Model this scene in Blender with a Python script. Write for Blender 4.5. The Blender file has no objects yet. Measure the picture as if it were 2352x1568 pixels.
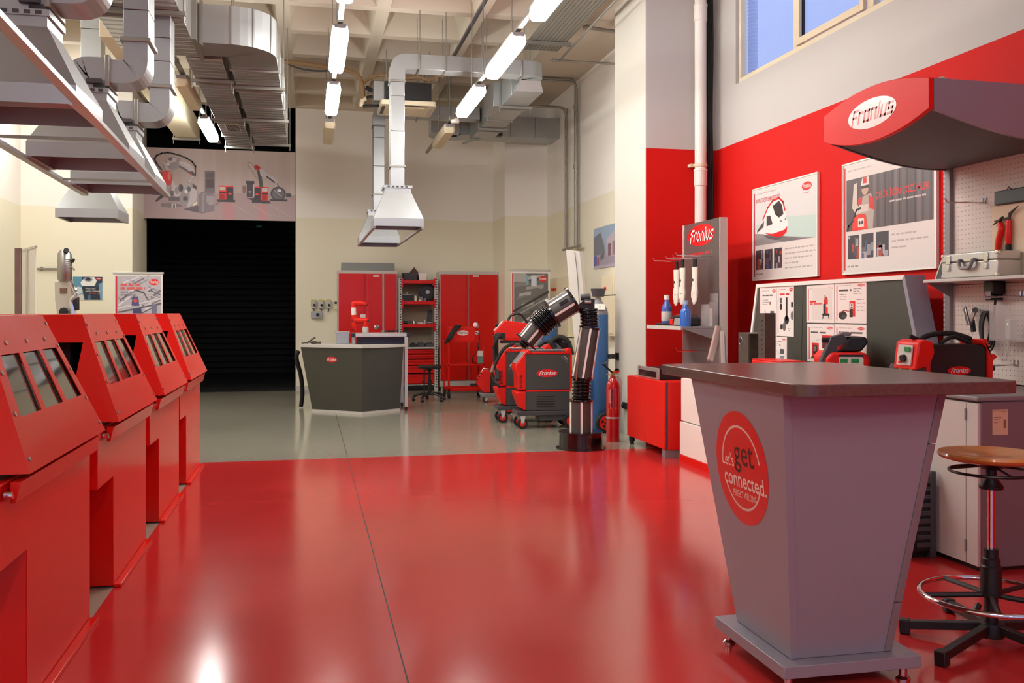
import bpy, math, random
from math import sin, cos, pi, radians, sqrt
from mathutils import Vector, Matrix
random.seed(7)
sc = bpy.context.scene
COL = sc.collection

# ---------------------------------------------------------------- camera, sky, exposure
YAW = radians(12.2); CY, SY = cos(YAW), sin(YAW)
FPX, CX, HY, CAMH = 2163.0, 1176.0, 716.0, 1.33
cam = bpy.data.cameras.new('camera'); cam_o = bpy.data.objects.new('camera', cam); COL.objects.link(cam_o)
cam.sensor_width = 36.0; cam.lens = FPX / 2352 * 36; cam.shift_y = -68 / 2352
cam_o.location = (0, 0, CAMH); cam_o.rotation_euler = (pi / 2, 0, -YAW)
cam.clip_start = 0.05
sc.camera = cam_o
w = bpy.data.worlds.new('dusk'); sc.world = w; w.use_nodes = True
bg = w.node_tree.nodes['Background']; bg.inputs[0].default_value = (0.36, 0.47, 0.92, 1); bg.inputs[1].default_value = 1.0
sc.view_settings.view_transform = 'Standard'; sc.view_settings.look = 'None'
sc.view_settings.gamma = 1.0; sc.view_settings.use_curve_mapping = False
sc.view_settings.exposure = 0.15
LAMP_POWER = 49.0
sc.cycles.use_denoising = True
sc.cycles.max_bounces = 8; sc.cycles.diffuse_bounces = 5; sc.cycles.glossy_bounces = 4
sc.cycles.transparent_max_bounces = 12
sc.cycles.sample_clamp_indirect = 2.5
sc.cycles.caustics_reflective = False; sc.cycles.caustics_refractive = False

def P(px, py, X=None, Y=None, Z=None, D=None):
    """world point seen at a photo pixel, on a plane of known X, Y, height Z or camera depth D"""
    a = (px - CX) / FPX; b = (HY - py) / FPX
    dx, dy = a * CY + SY, CY - a * SY
    if X is not None: d = X / dx
    elif Y is not None: d = Y / dy
    elif Z is not None: d = (Z - CAMH) / b
    else: d = D
    return Vector((dx * d, dy * d, CAMH + b * d))

# ---------------------------------------------------------------- materials
def lin(c):
    return tuple(((v / 255) / 12.92 if v / 255 <= 0.04045 else ((v / 255 + 0.055) / 1.055) ** 2.4) for v in c)
MATS = {}
def mat(name, col, rough=0.5, metal=0.0, var=0.06, vs=5.0, bump=0.0, bs=60.0, coat=0.0, spec=0.5, stretch=None, rvar=0.0):
    if name in MATS: return MATS[name]
    m = bpy.data.materials.new(name); m.use_nodes = True; MATS[name] = m
    nt = m.node_tree; N = nt.nodes; L = nt.links; p = N['Principled BSDF']
    c = lin(col)
    p.inputs['Roughness'].default_value = rough; p.inputs['Metallic'].default_value = metal
    p.inputs['Specular IOR Level'].default_value = spec
    if coat: p.inputs['Coat Weight'].default_value = coat; p.inputs['Coat Roughness'].default_value = 0.06
    tc = N.new('ShaderNodeTexCoord'); src = tc.outputs['Object']
    if stretch:
        mp = N.new('ShaderNodeMapping'); mp.inputs['Scale'].default_value = stretch; L.new(src, mp.inputs[0]); src = mp.outputs[0]
    nz = N.new('ShaderNodeTexNoise'); nz.inputs['Scale'].default_value = vs; nz.inputs['Detail'].default_value = 4; L.new(src, nz.inputs['Vector'])
    mx = N.new('ShaderNodeMix'); mx.data_type = 'RGBA'
    L.new(nz.outputs['Fac'], mx.inputs[0])
    mx.inputs[6].default_value = (*[max(0, v * (1 - var)) for v in c], 1); mx.inputs[7].default_value = (*[min(1, v * (1 + var)) for v in c], 1)
    L.new(mx.outputs[2], p.inputs['Base Color'])
    if rvar:
        mr = N.new('ShaderNodeMapRange'); mr.inputs['To Min'].default_value = max(0.02, rough - rvar); mr.inputs['To Max'].default_value = rough + rvar
        L.new(nz.outputs['Fac'], mr.inputs[0]); L.new(mr.outputs[0], p.inputs['Roughness'])
    if bump:
        n2 = N.new('ShaderNodeTexNoise'); n2.inputs['Scale'].default_value = bs; L.new(src, n2.inputs['Vector'])
        b = N.new('ShaderNodeBump'); b.inputs['Strength'].default_value = bump; b.inputs['Distance'].default_value = 0.01
        L.new(n2.outputs['Fac'], b.inputs['Height']); L.new(b.outputs[0], p.inputs['Normal'])
    return m
def two_tone(name, low, high, z, rough=0.6):
    """wall paint that changes colour at height z"""
    m = mat(name, low, rough, var=0.03, vs=0.8, bump=0.05, bs=120, spec=0.15); nt = m.node_tree; N = nt.nodes; L = nt.links
    p = N['Principled BSDF']; old = p.inputs['Base Color'].links[0].from_socket
    g = N.new('ShaderNodeNewGeometry'); s = N.new('ShaderNodeSeparateXYZ'); L.new(g.outputs['Position'], s.inputs[0])
    gt = N.new('ShaderNodeMath'); gt.operation = 'GREATER_THAN'; gt.inputs[1].default_value = z; L.new(s.outputs[2], gt.inputs[0])
    mx = N.new('ShaderNodeMix'); mx.data_type = 'RGBA'; L.new(gt.outputs[0], mx.inputs[0]); L.new(old, mx.inputs[6])
    mx.inputs[7].default_value = (*lin(high), 1); L.new(mx.outputs[2], p.inputs['Base Color'])
    return m
def emit(name, col, strength):
    m = bpy.data.materials.new(name); m.use_nodes = True; MATS[name] = m
    p = m.node_tree.nodes['Principled BSDF']; c = lin(col)
    p.inputs['Base Color'].default_value = (*c, 1); p.inputs['Emission Color'].default_value = (*c, 1); p.inputs['Emission Strength'].default_value = strength
    return m
def clear(name, tint, alpha, rough=0.02):
    m = bpy.data.materials.new(name); m.use_nodes = True; MATS[name] = m
    nt = m.node_tree; N = nt.nodes; L = nt.links; out = N['Material Output']; p = N['Principled BSDF']
    p.inputs['Base Color'].default_value = (*lin(tint), 1); p.inputs['Roughness'].default_value = rough
    t = N.new('ShaderNodeBsdfTransparent'); mx = N.new('ShaderNodeMixShader'); mx.inputs[0].default_value = alpha
    L.new(t.outputs[0], mx.inputs[1]); L.new(p.outputs[0], mx.inputs[2]); L.new(mx.outputs[0], out.inputs[0])
    return m

M_RED = mat('red_enamel', (210, 28, 20), 0.24, var=0.05, vs=2, coat=0.1, spec=0.3)
M_REDW = two_tone('wall_paint_red_white', (205, 24, 19), (194, 192, 188), 3.02, 0.65)
M_WHITEW = two_tone('wall_paint_cream', (238, 232, 210), (246, 242, 234), 2.92)
M_PLAIN = mat('wall_paint_white', (198, 195, 184), 0.6, var=0.03, vs=1, bump=0.05, bs=120)
M_CEIL = mat('ceiling_paint', (208, 198, 180), 0.75, var=0.05, vs=1.2, bump=0.08, bs=90)
M_FRED = mat('floor_epoxy_red', (188, 46, 45), 0.15, var=0.12, vs=1.3, bump=0.006, bs=5, spec=0.7, rvar=0.04)
M_FGREY = mat('floor_epoxy_grey', (146, 143, 128), 0.14, var=0.08, vs=1.1, bump=0.006, bs=5, spec=0.6, rvar=0.04)
M_FDARK = mat('floor_unlit_dark', (46, 46, 48), 0.4, var=0.15, vs=2)  # darkness of the unlit back room put into the floor colour
M_JOINT = mat('joint_filler', (58, 44, 40), 0.7)
M_BLACKW = mat('unlit_black', (20, 19, 21), 0.8)  # black stands in for missing light in the back room and booths
M_GALV = mat('galvanised_sheet', (170, 174, 175), 0.34, 0.62, var=0.05, vs=6)
M_GALV2 = mat('galvanised_rib_sheet', (200, 203, 203), 0.24, 0.7, var=0.12, vs=3, rvar=0.05)
def ribs(m):
    nt = m.node_tree; N = nt.nodes; L = nt.links; g = N.new('ShaderNodeNewGeometry'); wv = N.new('ShaderNodeTexWave'); wv.bands_direction = 'Y'
    wv.inputs['Scale'].default_value = 2.6; wv.inputs['Distortion'].default_value = 1.2; wv.inputs['Detail'].default_value = 1.0; wv.inputs['Detail Scale'].default_value = 0.6
    L.new(g.outputs['Position'], wv.inputs['Vector']); b = N.new('ShaderNodeBump'); b.inputs['Strength'].default_value = 0.6; b.inputs['Distance'].default_value = 0.012
    L.new(wv.outputs['Fac'], b.inputs['Height']); L.new(b.outputs[0], N['Principled BSDF'].inputs['Normal'])
ribs(M_GALV2)
M_STEEL = mat('steel', (165, 163, 158), 0.32, 0.95, var=0.1, vs=12)
M_CHROME = mat('chrome', (225, 225, 228), 0.07, 1.0, var=0.02)
M_ZINC = mat('zinc_channel', (150, 148, 140), 0.45, 0.8, var=0.1, vs=10)
M_BLACK = mat('black_plastic', (24, 23, 24), 0.42, var=0.1, vs=8)
M_BLKGL = mat('black_gloss', (15, 14, 15), 0.14, var=0.1, coat=0.4)
M_RUBBER = mat('black_rubber', (22, 21, 22), 0.7, var=0.1)
M_CHAR = mat('charcoal_panel', (64, 64, 62), 0.5, var=0.05, bump=0.05, bs=300)
M_OLIVE = mat('olive_grey_laminate', (62, 61, 53), 0.5, var=0.05, bump=0.04, bs=200)
M_SILVER = mat('silver_laminate', (148, 147, 158), 0.38, 0.25, var=0.04, vs=120)
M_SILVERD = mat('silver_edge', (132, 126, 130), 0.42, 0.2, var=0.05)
M_LGREY = mat('light_grey_paint', (196, 192, 186), 0.45, var=0.03)
M_MGREY = mat('mid_grey_paint', (128, 122, 124), 0.5, var=0.04)
M_DGREY = mat('dark_grey_paint', (66, 64, 68), 0.5, var=0.05)
M_WHITE = mat('white_paint', (236, 232, 224), 0.4, var=0.02)
M_CREAM = mat('cream_plastic', (226, 214, 184), 0.5, var=0.04)
M_ALU = mat('aluminium', (205, 203, 198), 0.35, 0.7, var=0.05, vs=30)
M_RED2 = mat('red_plastic', (222, 32, 24), 0.38, var=0.05, spec=0.3)
M_TAN = mat('pipe_insulation_tan', (140, 112, 78), 0.8, var=0.15, vs=20)
M_BLUE = mat('blue_cylinder_paint', (48, 96, 150), 0.4, var=0.06)
M_BRASS = mat('brass', (190, 150, 70), 0.3, 0.9, var=0.1)
M_OLDST = mat('scale_steel', (74, 64, 56), 0.6, 0.2, var=0.3, vs=14, bump=0.2, bs=40)
M_SEAT = mat('varnished_beech', (216, 142, 66), 0.25, var=0.16, vs=3, stretch=(1, 9, 1), coat=0.3)
M_WOOD = mat('dark_wood_laminate', (92, 68, 64), 0.24, var=0.34, vs=4, stretch=(14, 1.2, 14), spec=0.6, bump=0.03, bs=20)
M_GLOVE = mat('white_leather', (226, 220, 206), 0.7, var=0.06, bump=0.15, bs=60)
M_DARKGL = mat('dark_weld_glass', (52, 52, 42), 0.04, var=0.05, spec=1.0, coat=1.0)
M_MAT = clear('clear_mat', (170, 160, 140), 0.45, 0.25)
M_GLASS = clear('window_glass', (200, 215, 235), 0.10, 0.01)
M_ACRYL = clear('acrylic', (200, 190, 190), 0.28, 0.05)
M_LIT = emit('lit_diffuser', (255, 252, 246), LAMP_POWER)
M_SPOT = emit('lit_spot_lens', (255, 240, 250), 40.0)
M_LED = emit('green_led', (60, 255, 120), 3.0)
M_SCREEN = emit('green_display', (30, 120, 60), 0.12)

# print: colours carried by the flat art itself
def print_mat(name, rough, spec=0.5):
    m = bpy.data.materials.new(name); m.use_nodes = True; nt = m.node_tree
    a = nt.nodes.new('ShaderNodeAttribute'); a.attribute_name = 'ink'
    p = nt.nodes['Principled BSDF']; p.inputs['Roughness'].default_value = rough; p.inputs['Specular IOR Level'].default_value = spec
    nt.links.new(a.outputs['Color'], p.inputs['Base Color']); return m
M_PRINT = print_mat('printed_paper', 0.45)
M_PRINTG = print_mat('printed_gloss', 0.22)

# ---------------------------------------------------------------- mesh builder
class MB:
    def __init__(s): s.v = []; s.f = []; s.mi = []; s.cur = 0
    def add(s, vs, fs):
        o = len(s.v); s.v += [tuple(q) for q in vs]; s.f += [[i + o for i in f] for f in fs]; s.mi += [s.cur] * len(fs); return s
    def box(s, x0, x1, y0, y1, z0, z1):
        return s.add([(x0, y0, z0), (x1, y0, z0), (x1, y1, z0), (x0, y1, z0), (x0, y0, z1), (x1, y0, z1), (x1, y1, z1), (x0, y1, z1)],
                     [(3, 2, 1, 0), (4, 5, 6, 7), (0, 1, 5, 4), (1, 2, 6, 5), (2, 3, 7, 6), (3, 0, 4, 7)])
    def hexa(s, b, t):      # bottom and top quads, any shape
        return s.add(list(b) + list(t), [(3, 2, 1, 0), (4, 5, 6, 7), (0, 1, 5, 4), (1, 2, 6, 5), (2, 3, 7, 6), (3, 0, 4, 7)])
    def bar(s, p0, p1, w, h, up=(0, 0, 1)):
        p0, p1 = Vector(p0), Vector(p1); t = (p1 - p0).normalized(); up = Vector(up)
        if abs(t.dot(up)) > 0.95: up = Vector((0, 1, 0))
        r = t.cross(up).normalized(); u = r.cross(t).normalized(); a, b = r * w / 2, u * h / 2
        q = lambda p: [p - a - b, p + a - b, p + a + b, p - a + b]
        return s.add(q(p0) + q(p1), [(0, 1, 2, 3), (7, 6, 5, 4), (0, 4, 5, 1), (1, 5, 6, 2), (2, 6, 7, 3), (3, 7, 4, 0)])
    def cyl(s, p0, p1, r0, r1=None, n=16):
        return s.lathe([(0, 0), (r0, 0), (r0 if r1 is None else r1, (Vector(p1) - Vector(p0)).length), (0, (Vector(p1) - Vector(p0)).length)], n, p0, Vector(p1) - Vector(p0))
    def lathe(s, prof, n=20, at=(0, 0, 0), axis=(0, 0, 1)):
        at = Vector(at); z = Vector(axis).normalized(); x = z.cross(Vector((0, 1, 0)) if abs(z.y) < 0.9 else Vector((1, 0, 0))).normalized(); y = z.cross(x)
        vs = []; idx = []
        for r, h in prof:
            if r < 1e-6: vs.append(at + z * h); idx.append([len(vs) - 1] * n)
            else:
                idx.append(list(range(len(vs), len(vs) + n)))
                vs += [at + z * h + x * (r * cos(2 * pi * k / n)) + y * (r * sin(2 * pi * k / n)) for k in range(n)]
        fs = []
        for a, b in zip(idx, idx[1:]):
            for k in range(n):
                q = [a[k], a[(k + 1) % n], b[(k + 1) % n], b[k]]
                q2 = []
                for i in q:
                    if i not in q2: q2.append(i)
                if len(q2) > 2: fs.append(q2)
        return s.add(vs, fs)
    def tube(s, pts, r, n=8, closed=False):
        pts = [Vector(p) for p in pts]; m = len(pts); vs = []; fs = []; prev = None
        for i, p in enumerate(pts):
            if closed: t = pts[(i + 1) % m] - pts[i - 1]
            else: t = (pts[min(i + 1, m - 1)] - pts[max(i - 1, 0)])
            t.normalize()
            if prev is None:
                u = t.cross(Vector((0, 0, 1)) if abs(t.z) < 0.9 else Vector((1, 0, 0))).normalized()
            else:
                u = (prev - t * prev.dot(t)).normalized()
            prev = u; w2 = t.cross(u); rr = r[i] if isinstance(r, (list, tuple)) else r
            vs += [p + u * (rr * cos(2 * pi * k / n)) + w2 * (rr * sin(2 * pi * k / n)) for k in range(n)]
        for i in range(m if closed else m - 1):
            j = (i + 1) % m
            for k in range(n): fs.append((i * n + k, i * n + (k + 1) % n, j * n + (k + 1) % n, j * n + k))
        if not closed: fs += [tuple(reversed(range(n))), tuple(range((m - 1) * n, m * n))]
        return s.add(vs, fs)
    def prism(s, poly, plane, a0, a1):
        """polygon in 'xz' (extruded along y), 'yz' (along x) or 'xy' (along z)"""
        def q(p, a): return {'xz': (p[0], a, p[1]), 'yz': (a, p[0], p[1]), 'xy': (p[0], p[1], a)}[plane]
        n = len(poly); vs = [q(p, a0) for p in poly] + [q(p, a1) for p in poly]
        return s.add(vs, [tuple(range(n)), tuple(reversed(range(n, 2 * n)))] + [(i, i + n, (i + 1) % n + n, (i + 1) % n) for i in range(n)])
    def sweep(s, path, nrm, a, b, caps=True):
        """rectangular duct: half width a along nrm, half height b across it"""
        path = [Vector(p) for p in path]; nrm = Vector(nrm).normalized(); m = len(path); vs = []; fs = []
        for i, p in enumerate(path):
            t0 = (path[i] - path[i - 1]).normalized() if i else None
            t1 = (path[i + 1] - path[i]).normalized() if i < m - 1 else None
            t = ((t0 or t1) + (t1 or t0)).normalized(); q = t.cross(nrm).normalized()
            k = 1 / max(0.3, t.dot(t1 or t0))
            vs += [p - nrm * a - q * b * k, p + nrm * a - q * b * k, p + nrm * a + q * b * k, p - nrm * a + q * b * k]
        for i in range(m - 1):
            for k in range(4): fs.append((i * 4 + k, i * 4 + (k + 1) % 4, i * 4 + 4 + (k + 1) % 4, i * 4 + 4 + k))
        if caps: fs += [(3, 2, 1, 0), tuple(range((m - 1) * 4, m * 4))]
        return s.add(vs, fs)
    def rbox(s, x0, x1, y0, y1, z0, z1, r, n=5, plane='xy'):
        """box with rounded corners in a plane"""
        rg = {'xy': (x0, x1, y0, y1, z0, z1), 'xz': (x0, x1, z0, z1, y0, y1), 'yz': (y0, y1, z0, z1, x0, x1)}[plane]
        return s.prism(rrect(*rg[:4], r, n), plane, rg[4], rg[5])
    def build(s, name, m, parent=None, world=True, smooth=True, bevel=0.0, seg=2):
        vs = [Vector(q) for q in s.v]
        if parent is not None and world:
            inv = wm(parent).inverted(); vs = [inv @ q for q in vs]
        org = Vector((0, 0, 0))
        if parent is None:
            lo = [min(q[i] for q in vs) for i in range(3)]; hi = [max(q[i] for q in vs) for i in range(3)]
            org = Vector(((lo[0] + hi[0]) / 2, (lo[1] + hi[1]) / 2, lo[2])); vs = [q - org for q in vs]
        me = bpy.data.meshes.new(name); me.from_pydata([tuple(q) for q in vs], [], s.f); me.validate()
        for mm in (m if isinstance(m, (list, tuple)) else [m]): me.materials.append(mm)
        if isinstance(m, (list, tuple)) and len(me.polygons) == len(s.mi): me.polygons.foreach_set('material_index', s.mi)
        fix_normals(me)
        if smooth:
            me.polygons.foreach_set('use_smooth', [True] * len(me.polygons)); me.set_sharp_from_angle(angle=radians(38))
        me.update()
        o = bpy.data.objects.new(name, me); COL.objects.link(o); o.location = org
        if parent is not None: o.parent = parent
        if bevel:
            b = o.modifiers.new('bevel', 'BEVEL'); b.width = bevel; b.segments = seg; b.limit_method = 'ANGLE'; b.angle_limit = radians(40); b.harden_normals = False
        return o
def wm(o):
    m = o.matrix_basis.copy()
    return wm(o.parent) @ m if o.parent else m
import bmesh
def fix_normals(me):
    b = bmesh.new(); b.from_mesh(me); bmesh.ops.recalc_face_normals(b, faces=b.faces[:]); b.to_mesh(me); b.free()
def rrect(x0, x1, y0, y1, r, n=5):
    out = []
    for cx, cy, a0 in ((x1 - r, y0 + r, -90), (x1 - r, y1 - r, 0), (x0 + r, y1 - r, 90), (x0 + r, y0 + r, 180)):
        out += [(cx + r * cos(radians(a0 + 90 * k / n)), cy + r * sin(radians(a0 + 90 * k / n))) for k in range(n + 1)]
    return out
def fillet(pts, r, n=6):
    pts = [Vector(p) for p in pts]; out = [pts[0]]
    for a, b, c in zip(pts, pts[1:], pts[2:]):
        u, v = (a - b).normalized(), (c - b).normalized(); k = min(r, (a - b).length * 0.5, (c - b).length * 0.5)
        p0, p1 = b + u * k, b + v * k
        for i in range(n + 1):
            t = i / n; out.append((1 - t) ** 2 * p0 + 2 * t * (1 - t) * b + t * t * p1)
    out.append(pts[-1]); return out
def circ(c, r, n=32, z=None, a0=0, a1=2 * pi):
    return [(c[0] + r * cos(a0 + (a1 - a0) * k / n), c[1] + r * sin(a0 + (a1 - a0) * k / n), c[2] if z is None else z) for k in range(n)]

def thing(name, label, cat, loc=(0, 0, 0), rotz=0.0, group=None):
    o = bpy.data.objects.new(name, None); COL.objects.link(o); o.location = loc; o.rotation_euler = (0, 0, rotz)
    o.empty_display_size = 0.1; return tag(o, label, cat, group)
def tag(o, label, cat, group=None, kind=None):
    if label: o['label'] = label
    if cat: o['category'] = cat
    if group: o['group'] = group
    if kind: o['kind'] = kind
    return o
def struct(name, mb, m, **k):
    o = mb.build(name, m, **k); o['kind'] = 'structure'; return o

# ---------------------------------------------------------------- flat print (posters, lettering, emblems)
_txt = {}
def text_mesh(s, bold):
    if (s, bold) in _txt: return _txt[(s, bold)]
    cu = bpy.data.curves.new('t', 'FONT'); cu.body = s; cu.size = 1.0; cu.offset = bold; cu.resolution_u = 3
    ob = bpy.data.objects.new('t', cu); COL.objects.link(ob); dg = bpy.context.evaluated_depsgraph_get()
    me = bpy.data.meshes.new_from_object(ob.evaluated_get(dg))
    r = ([(q.co.x, q.co.y) for q in me.vertices], [list(p.vertices) for p in me.polygons])
    bpy.data.objects.remove(ob); bpy.data.curves.remove(cu); bpy.data.meshes.remove(me)
    _txt[(s, bold)] = r; return r
LOGO = [('F', [[(0.1, -0.14), (0.1, 1.3), (0.92, 1.3)], [(0.1, 0.66), (0.62, 0.66)]], 1.16), ('r', [[(0, 0), (0, 1), (0.56, 1)]], 0.98),
        ('o', [[(0, 0), (0.72, 0), (0.72, 1), (0, 1), (0, 0)]], 1.2), ('n', [[(0, 0), (0, 1), (0.72, 1), (0.72, 0)]], 1.2),
        ('i', [[(0, 0), (0, 0.98)], [(0, 1.3), (0, 1.42)]], 0.46), ('u', [[(0, 1), (0, 0), (0.72, 0), (0.72, 1)]], 1.18),
        ('s', [[(0.66, 1), (0, 1), (0, 0.5), (0.66, 0.5), (0.66, 0), (0, 0)]], 0.72)]
class Art:
    """flat coloured shapes in photo-like coordinates (y down) mapped on a W x H rectangle"""
    def __init__(s, x0, y0, x1, y1, W, H): s.b = (x0, y0, x1, y1, W, H); s.items = []
    def m(s, p):
        x0, y0, x1, y1, W, H = s.b; return ((p[0] - x0) / (x1 - x0) * W, (1 - (p[1] - y0) / (y1 - y0)) * H)
    def mesh(s, pts, faces, col):
        q = [s.m(p) for p in pts]; bb = (min(a for a, _ in q), min(b for _, b in q), max(a for a, _ in q), max(b for _, b in q)); ly = 1
        for it in s.items:
            o = it[3]
            if it[2] != col and not (o[2] <= bb[0] or o[0] >= bb[2] or o[3] <= bb[1] or o[1] >= bb[3]): ly = max(ly, it[4] + 1)
            elif it[2] == col and not (o[2] <= bb[0] or o[0] >= bb[2] or o[3] <= bb[1] or o[1] >= bb[3]): ly = max(ly, it[4])
        s.items.append((q, faces, col, bb, ly)); return s
    def poly(s, pts, col): return s.mesh(pts, [list(range(len(pts)))], col)
    def rect(s, a, b, c, d, col): return s.poly([(a, b), (c, b), (c, d), (a, d)], col)
    def ell(s, cx, cy, rx, ry, col, n=28, rot=0):
        c, k = cos(rot), sin(rot)
        return s.poly([(cx + rx * cos(2 * pi * i / n) * c - ry * sin(2 * pi * i / n) * k, cy + rx * cos(2 * pi * i / n) * k + ry * sin(2 * pi * i / n) * c) for i in range(n)], col)
    def line(s, pts, wd, col):
        vs = []; fs = []
        for (ax, ay), (bx, by) in zip(pts, pts[1:]):
            dx, dy = bx - ax, by - ay; l = sqrt(dx * dx + dy * dy) or 1; dx, dy = dx / l * wd / 2, dy / l * wd / 2; o = len(vs)
            vs += [(ax - dx + dy, ay - dy - dx), (bx + dx + dy, by + dy - dx), (bx + dx - dy, by + dy + dx), (ax - dx - dy, ay - dy + dx)]; fs.append([o, o + 1, o + 2, o + 3])
        return s.mesh(vs, fs, col)
    def text(s, t, x, y, h, col, wd=None, bold=0.0, shear=0.0, cen=False):
        """cap height h, baseline at y, optional total width"""
        vs, fs = text_mesh(t, bold); lo = min(a for a, _ in vs); hi = max(a for a, _ in vs); k = h / 0.73
        kx = k if wd is None else wd / (hi - lo); ox = x - (hi - lo) * kx / 2 if cen else x
        return s.mesh([(ox + (a - lo) * kx + shear * b * k, y - b * k) for a, b in vs], fs, col)
    def para(s, x, y, wds, dy, h, col):
        vs = []; fs = []
        for i, wd in enumerate(wds):
            x1 = x
            while x1 < x + wd:
                x2 = min(x1 + random.uniform(2.5, 7) * h, x + wd); o = len(vs); y0 = y + i * dy
                vs += [(x1, y0), (x2, y0), (x2, y0 + h), (x1, y0 + h)]; fs.append([o, o + 1, o + 2, o + 3]); x1 = x2 + h * 1.1
        s.mesh(vs, fs, col)
        return s
    def logo(s, cx, cy, wd, bgc=(216, 28, 30), fg=(244, 238, 234), oval=True, hk=0.44, wk=0.82, xk=1.0):
        if oval: s.ell(cx, cy, wd / 2 * xk, wd * hk / 2, bgc, 36)
        tot = sum(l[2] for l in LOGO); k = wd * wk / tot; x = cx - wd * wk / 2 * xk; y = cy + 0.62 * k; vs = []; fs = []
        for _, strokes, adv in LOGO:
            for st in strokes:
                for (ax, ay), (bx, by) in zip(st, st[1:]):
                    dx, dy = bx - ax, by - ay; l = sqrt(dx * dx + dy * dy) or 1; t = 0.13; dx, dy = dx / l * t, dy / l * t; o = len(vs)
                    for (qx, qy) in ((ax - dx + dy, ay - dy - dx), (bx + dx + dy, by + dy - dx), (bx + dx - dy, by + dy + dx), (ax - dx - dy, ay - dy + dx)):
                        vs.append((x + (qx + 0.28 * qy) * k * xk, y - qy * k))
                    fs.append([o, o + 1, o + 2, o + 3])
            x += adv * k * xk
        return s.mesh(vs, fs, fg)
    def build(s, name, parent, org, u, v, m=None, lift=0.0006, step=0.0003, fn=None, gain=1.0):
        org, u, v = Vector(org), Vector(u).normalized(), Vector(v).normalized(); n = u.cross(v).normalized()
        vs = []; fs = []; cols = []
        for q, faces, col, bb, ly in s.items:
            o = len(vs)
            for a, b in q:
                p = org + u * a + v * b + n * (lift + step * ly)
                vs.append(fn(a, b, lift + step * ly) if fn else p)
            for f in faces: fs.append([i + o for i in f]); cols.append(col)
        inv = wm(parent).inverted()
        me = bpy.data.meshes.new(name); me.from_pydata([tuple(inv @ Vector(q)) for q in vs], [], fs)
        at = me.attributes.new('ink', 'FLOAT_COLOR', 'CORNER'); i = 0; buf = [0.0] * (4 * len(me.loops))
        for p, col in zip(me.polygons, cols):
            c = lin([min(250, v * gain) for v in col])
            for li in p.loop_indices: buf[4 * li:4 * li + 4] = [c[0], c[1], c[2], 1]
        at.data.foreach_set('color', buf)
        me.materials.append(m or M_PRINT); me.update()
        ob = bpy.data.objects.new(name, me); COL.objects.link(ob); ob.parent = parent; return ob
# ================================================================ SETTING
XL, XR, XRF, YB, YN, ZC, ZT = -4.2, 4.18, 3.90, 16.3, -4.0, 4.76, 5.14
EDGE_Y, EDGE_X, JX = 8.70, -0.92, 0.35
# floor: grey epoxy slab, red coating, filled joint
b = MB()
def fl(x0, x1, y0, y1, z=0.0):
    b.add([(x0, y0, z), (x1, y0, z), (x1, y1, z), (x0, y1, z)], [(0, 1, 2, 3)])
b.cur = 0; fl(XL, EDGE_X, YN, YB); fl(EDGE_X, JX - 0.003, EDGE_Y, YB); fl(JX + 0.003, XR, EDGE_Y, YB)
b.cur = 1; fl(EDGE_X, JX - 0.003, YN, EDGE_Y); fl(JX + 0.003, XR, YN, EDGE_Y)
b.cur = 2; fl(JX - 0.02, JX + 0.02, YN, YB, -0.0008)
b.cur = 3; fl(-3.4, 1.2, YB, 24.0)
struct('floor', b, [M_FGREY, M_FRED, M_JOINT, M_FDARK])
# waffle ceiling
b = MB(); xs = []; x = XL
PX, RB = 1.115, 0.15
cells_x = [(-0.21 + PX * i, -0.21 + PX * i + PX - RB) for i in range(-3, 3)]
cells_y = [(YB - 0.10 - 1.09 * (j + 1) + 0.075, YB - 0.10 - 1.09 * j - 0.075) for j in range(0, 18)]
xe = [XL] + [v for c in cells_x for v in c] + [XR]; ye = [YN] + [v for c in reversed(cells_y) for v in c] + [YB]
for i in range(len(xe) - 1):
    for j in range(len(ye) - 1):
        x0, x1, y0, y1 = xe[i], xe[i + 1], ye[j], ye[j + 1]
        if i % 2 == 1 and j % 2 == 1 and y1 > 1.0:
            k = 0.12; lo = [(x0, y0, ZC), (x1, y0, ZC), (x1, y1, ZC), (x0, y1, ZC)]; hi = [(x0 + k, y0 + k, ZT), (x1 - k, y0 + k, ZT), (x1 - k, y1 - k, ZT), (x0 + k, y1 - k, ZT)]
            b.add(lo + hi, [(0, 1, 5, 4), (1, 2, 6, 5), (2, 3, 7, 6), (3, 0, 4, 7), (4, 5, 6, 7)])
        else:
            b.add([(x0, y0, ZC), (x1, y0, ZC), (x1, y1, ZC), (x0, y1, ZC)], [(0, 1, 2, 3)])
b.box(XL, XR + 0.3, YN, YB + 0.3, ZT + 0.02, ZT + 0.1)
struct('ceiling', b, M_CEIL, smooth=False)
# walls
b = MB(); b.box(-0.21, XRF + 0.3, YB, YB + 0.3, 0, ZT); struct('wall_back', b, M_WHITEW)
b = MB(); b.box(XL, -2.63, 15.3, YB + 0.3, 0, ZT); struct('wall_pier_back', b, M_WHITEW)
b = MB(); b.box(3.18, XRF, 15.27, YB, 0, ZT); struct('column_back', b, M_WHITEW)
b = MB(); b.box(XL - 0.3, XL, YN, 15.3, 0, ZT); struct('wall_left', b, M_WHITEW)
b = MB(); b.box(XRF, XRF + 0.4, 10.2, YB, 0, ZT); struct('wall_right_far', b, M_WHITEW)
b = MB(); b.cur = 0; b.box(3.40, XR + 0.3, 9.2, 10.2, 0, ZT)
b.mi[0:6] = [0, 0, 1, 0, 0, 0]      # the face towards the room's near end is red below the line
struct('column_right', b, [M_PLAIN, M_REDW])
SILL, HEAD = 3.605, 4.62
WIN = [(5.36, 8.74), (1.2, 4.9), (-3.0, 0.8)]
b = MB(); b.box(XR, XR + 0.12, YN, 9.2, 0, SILL); b.box(XR, XR + 0.12, YN, 9.2, HEAD, ZT)
yy = 9.2
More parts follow.
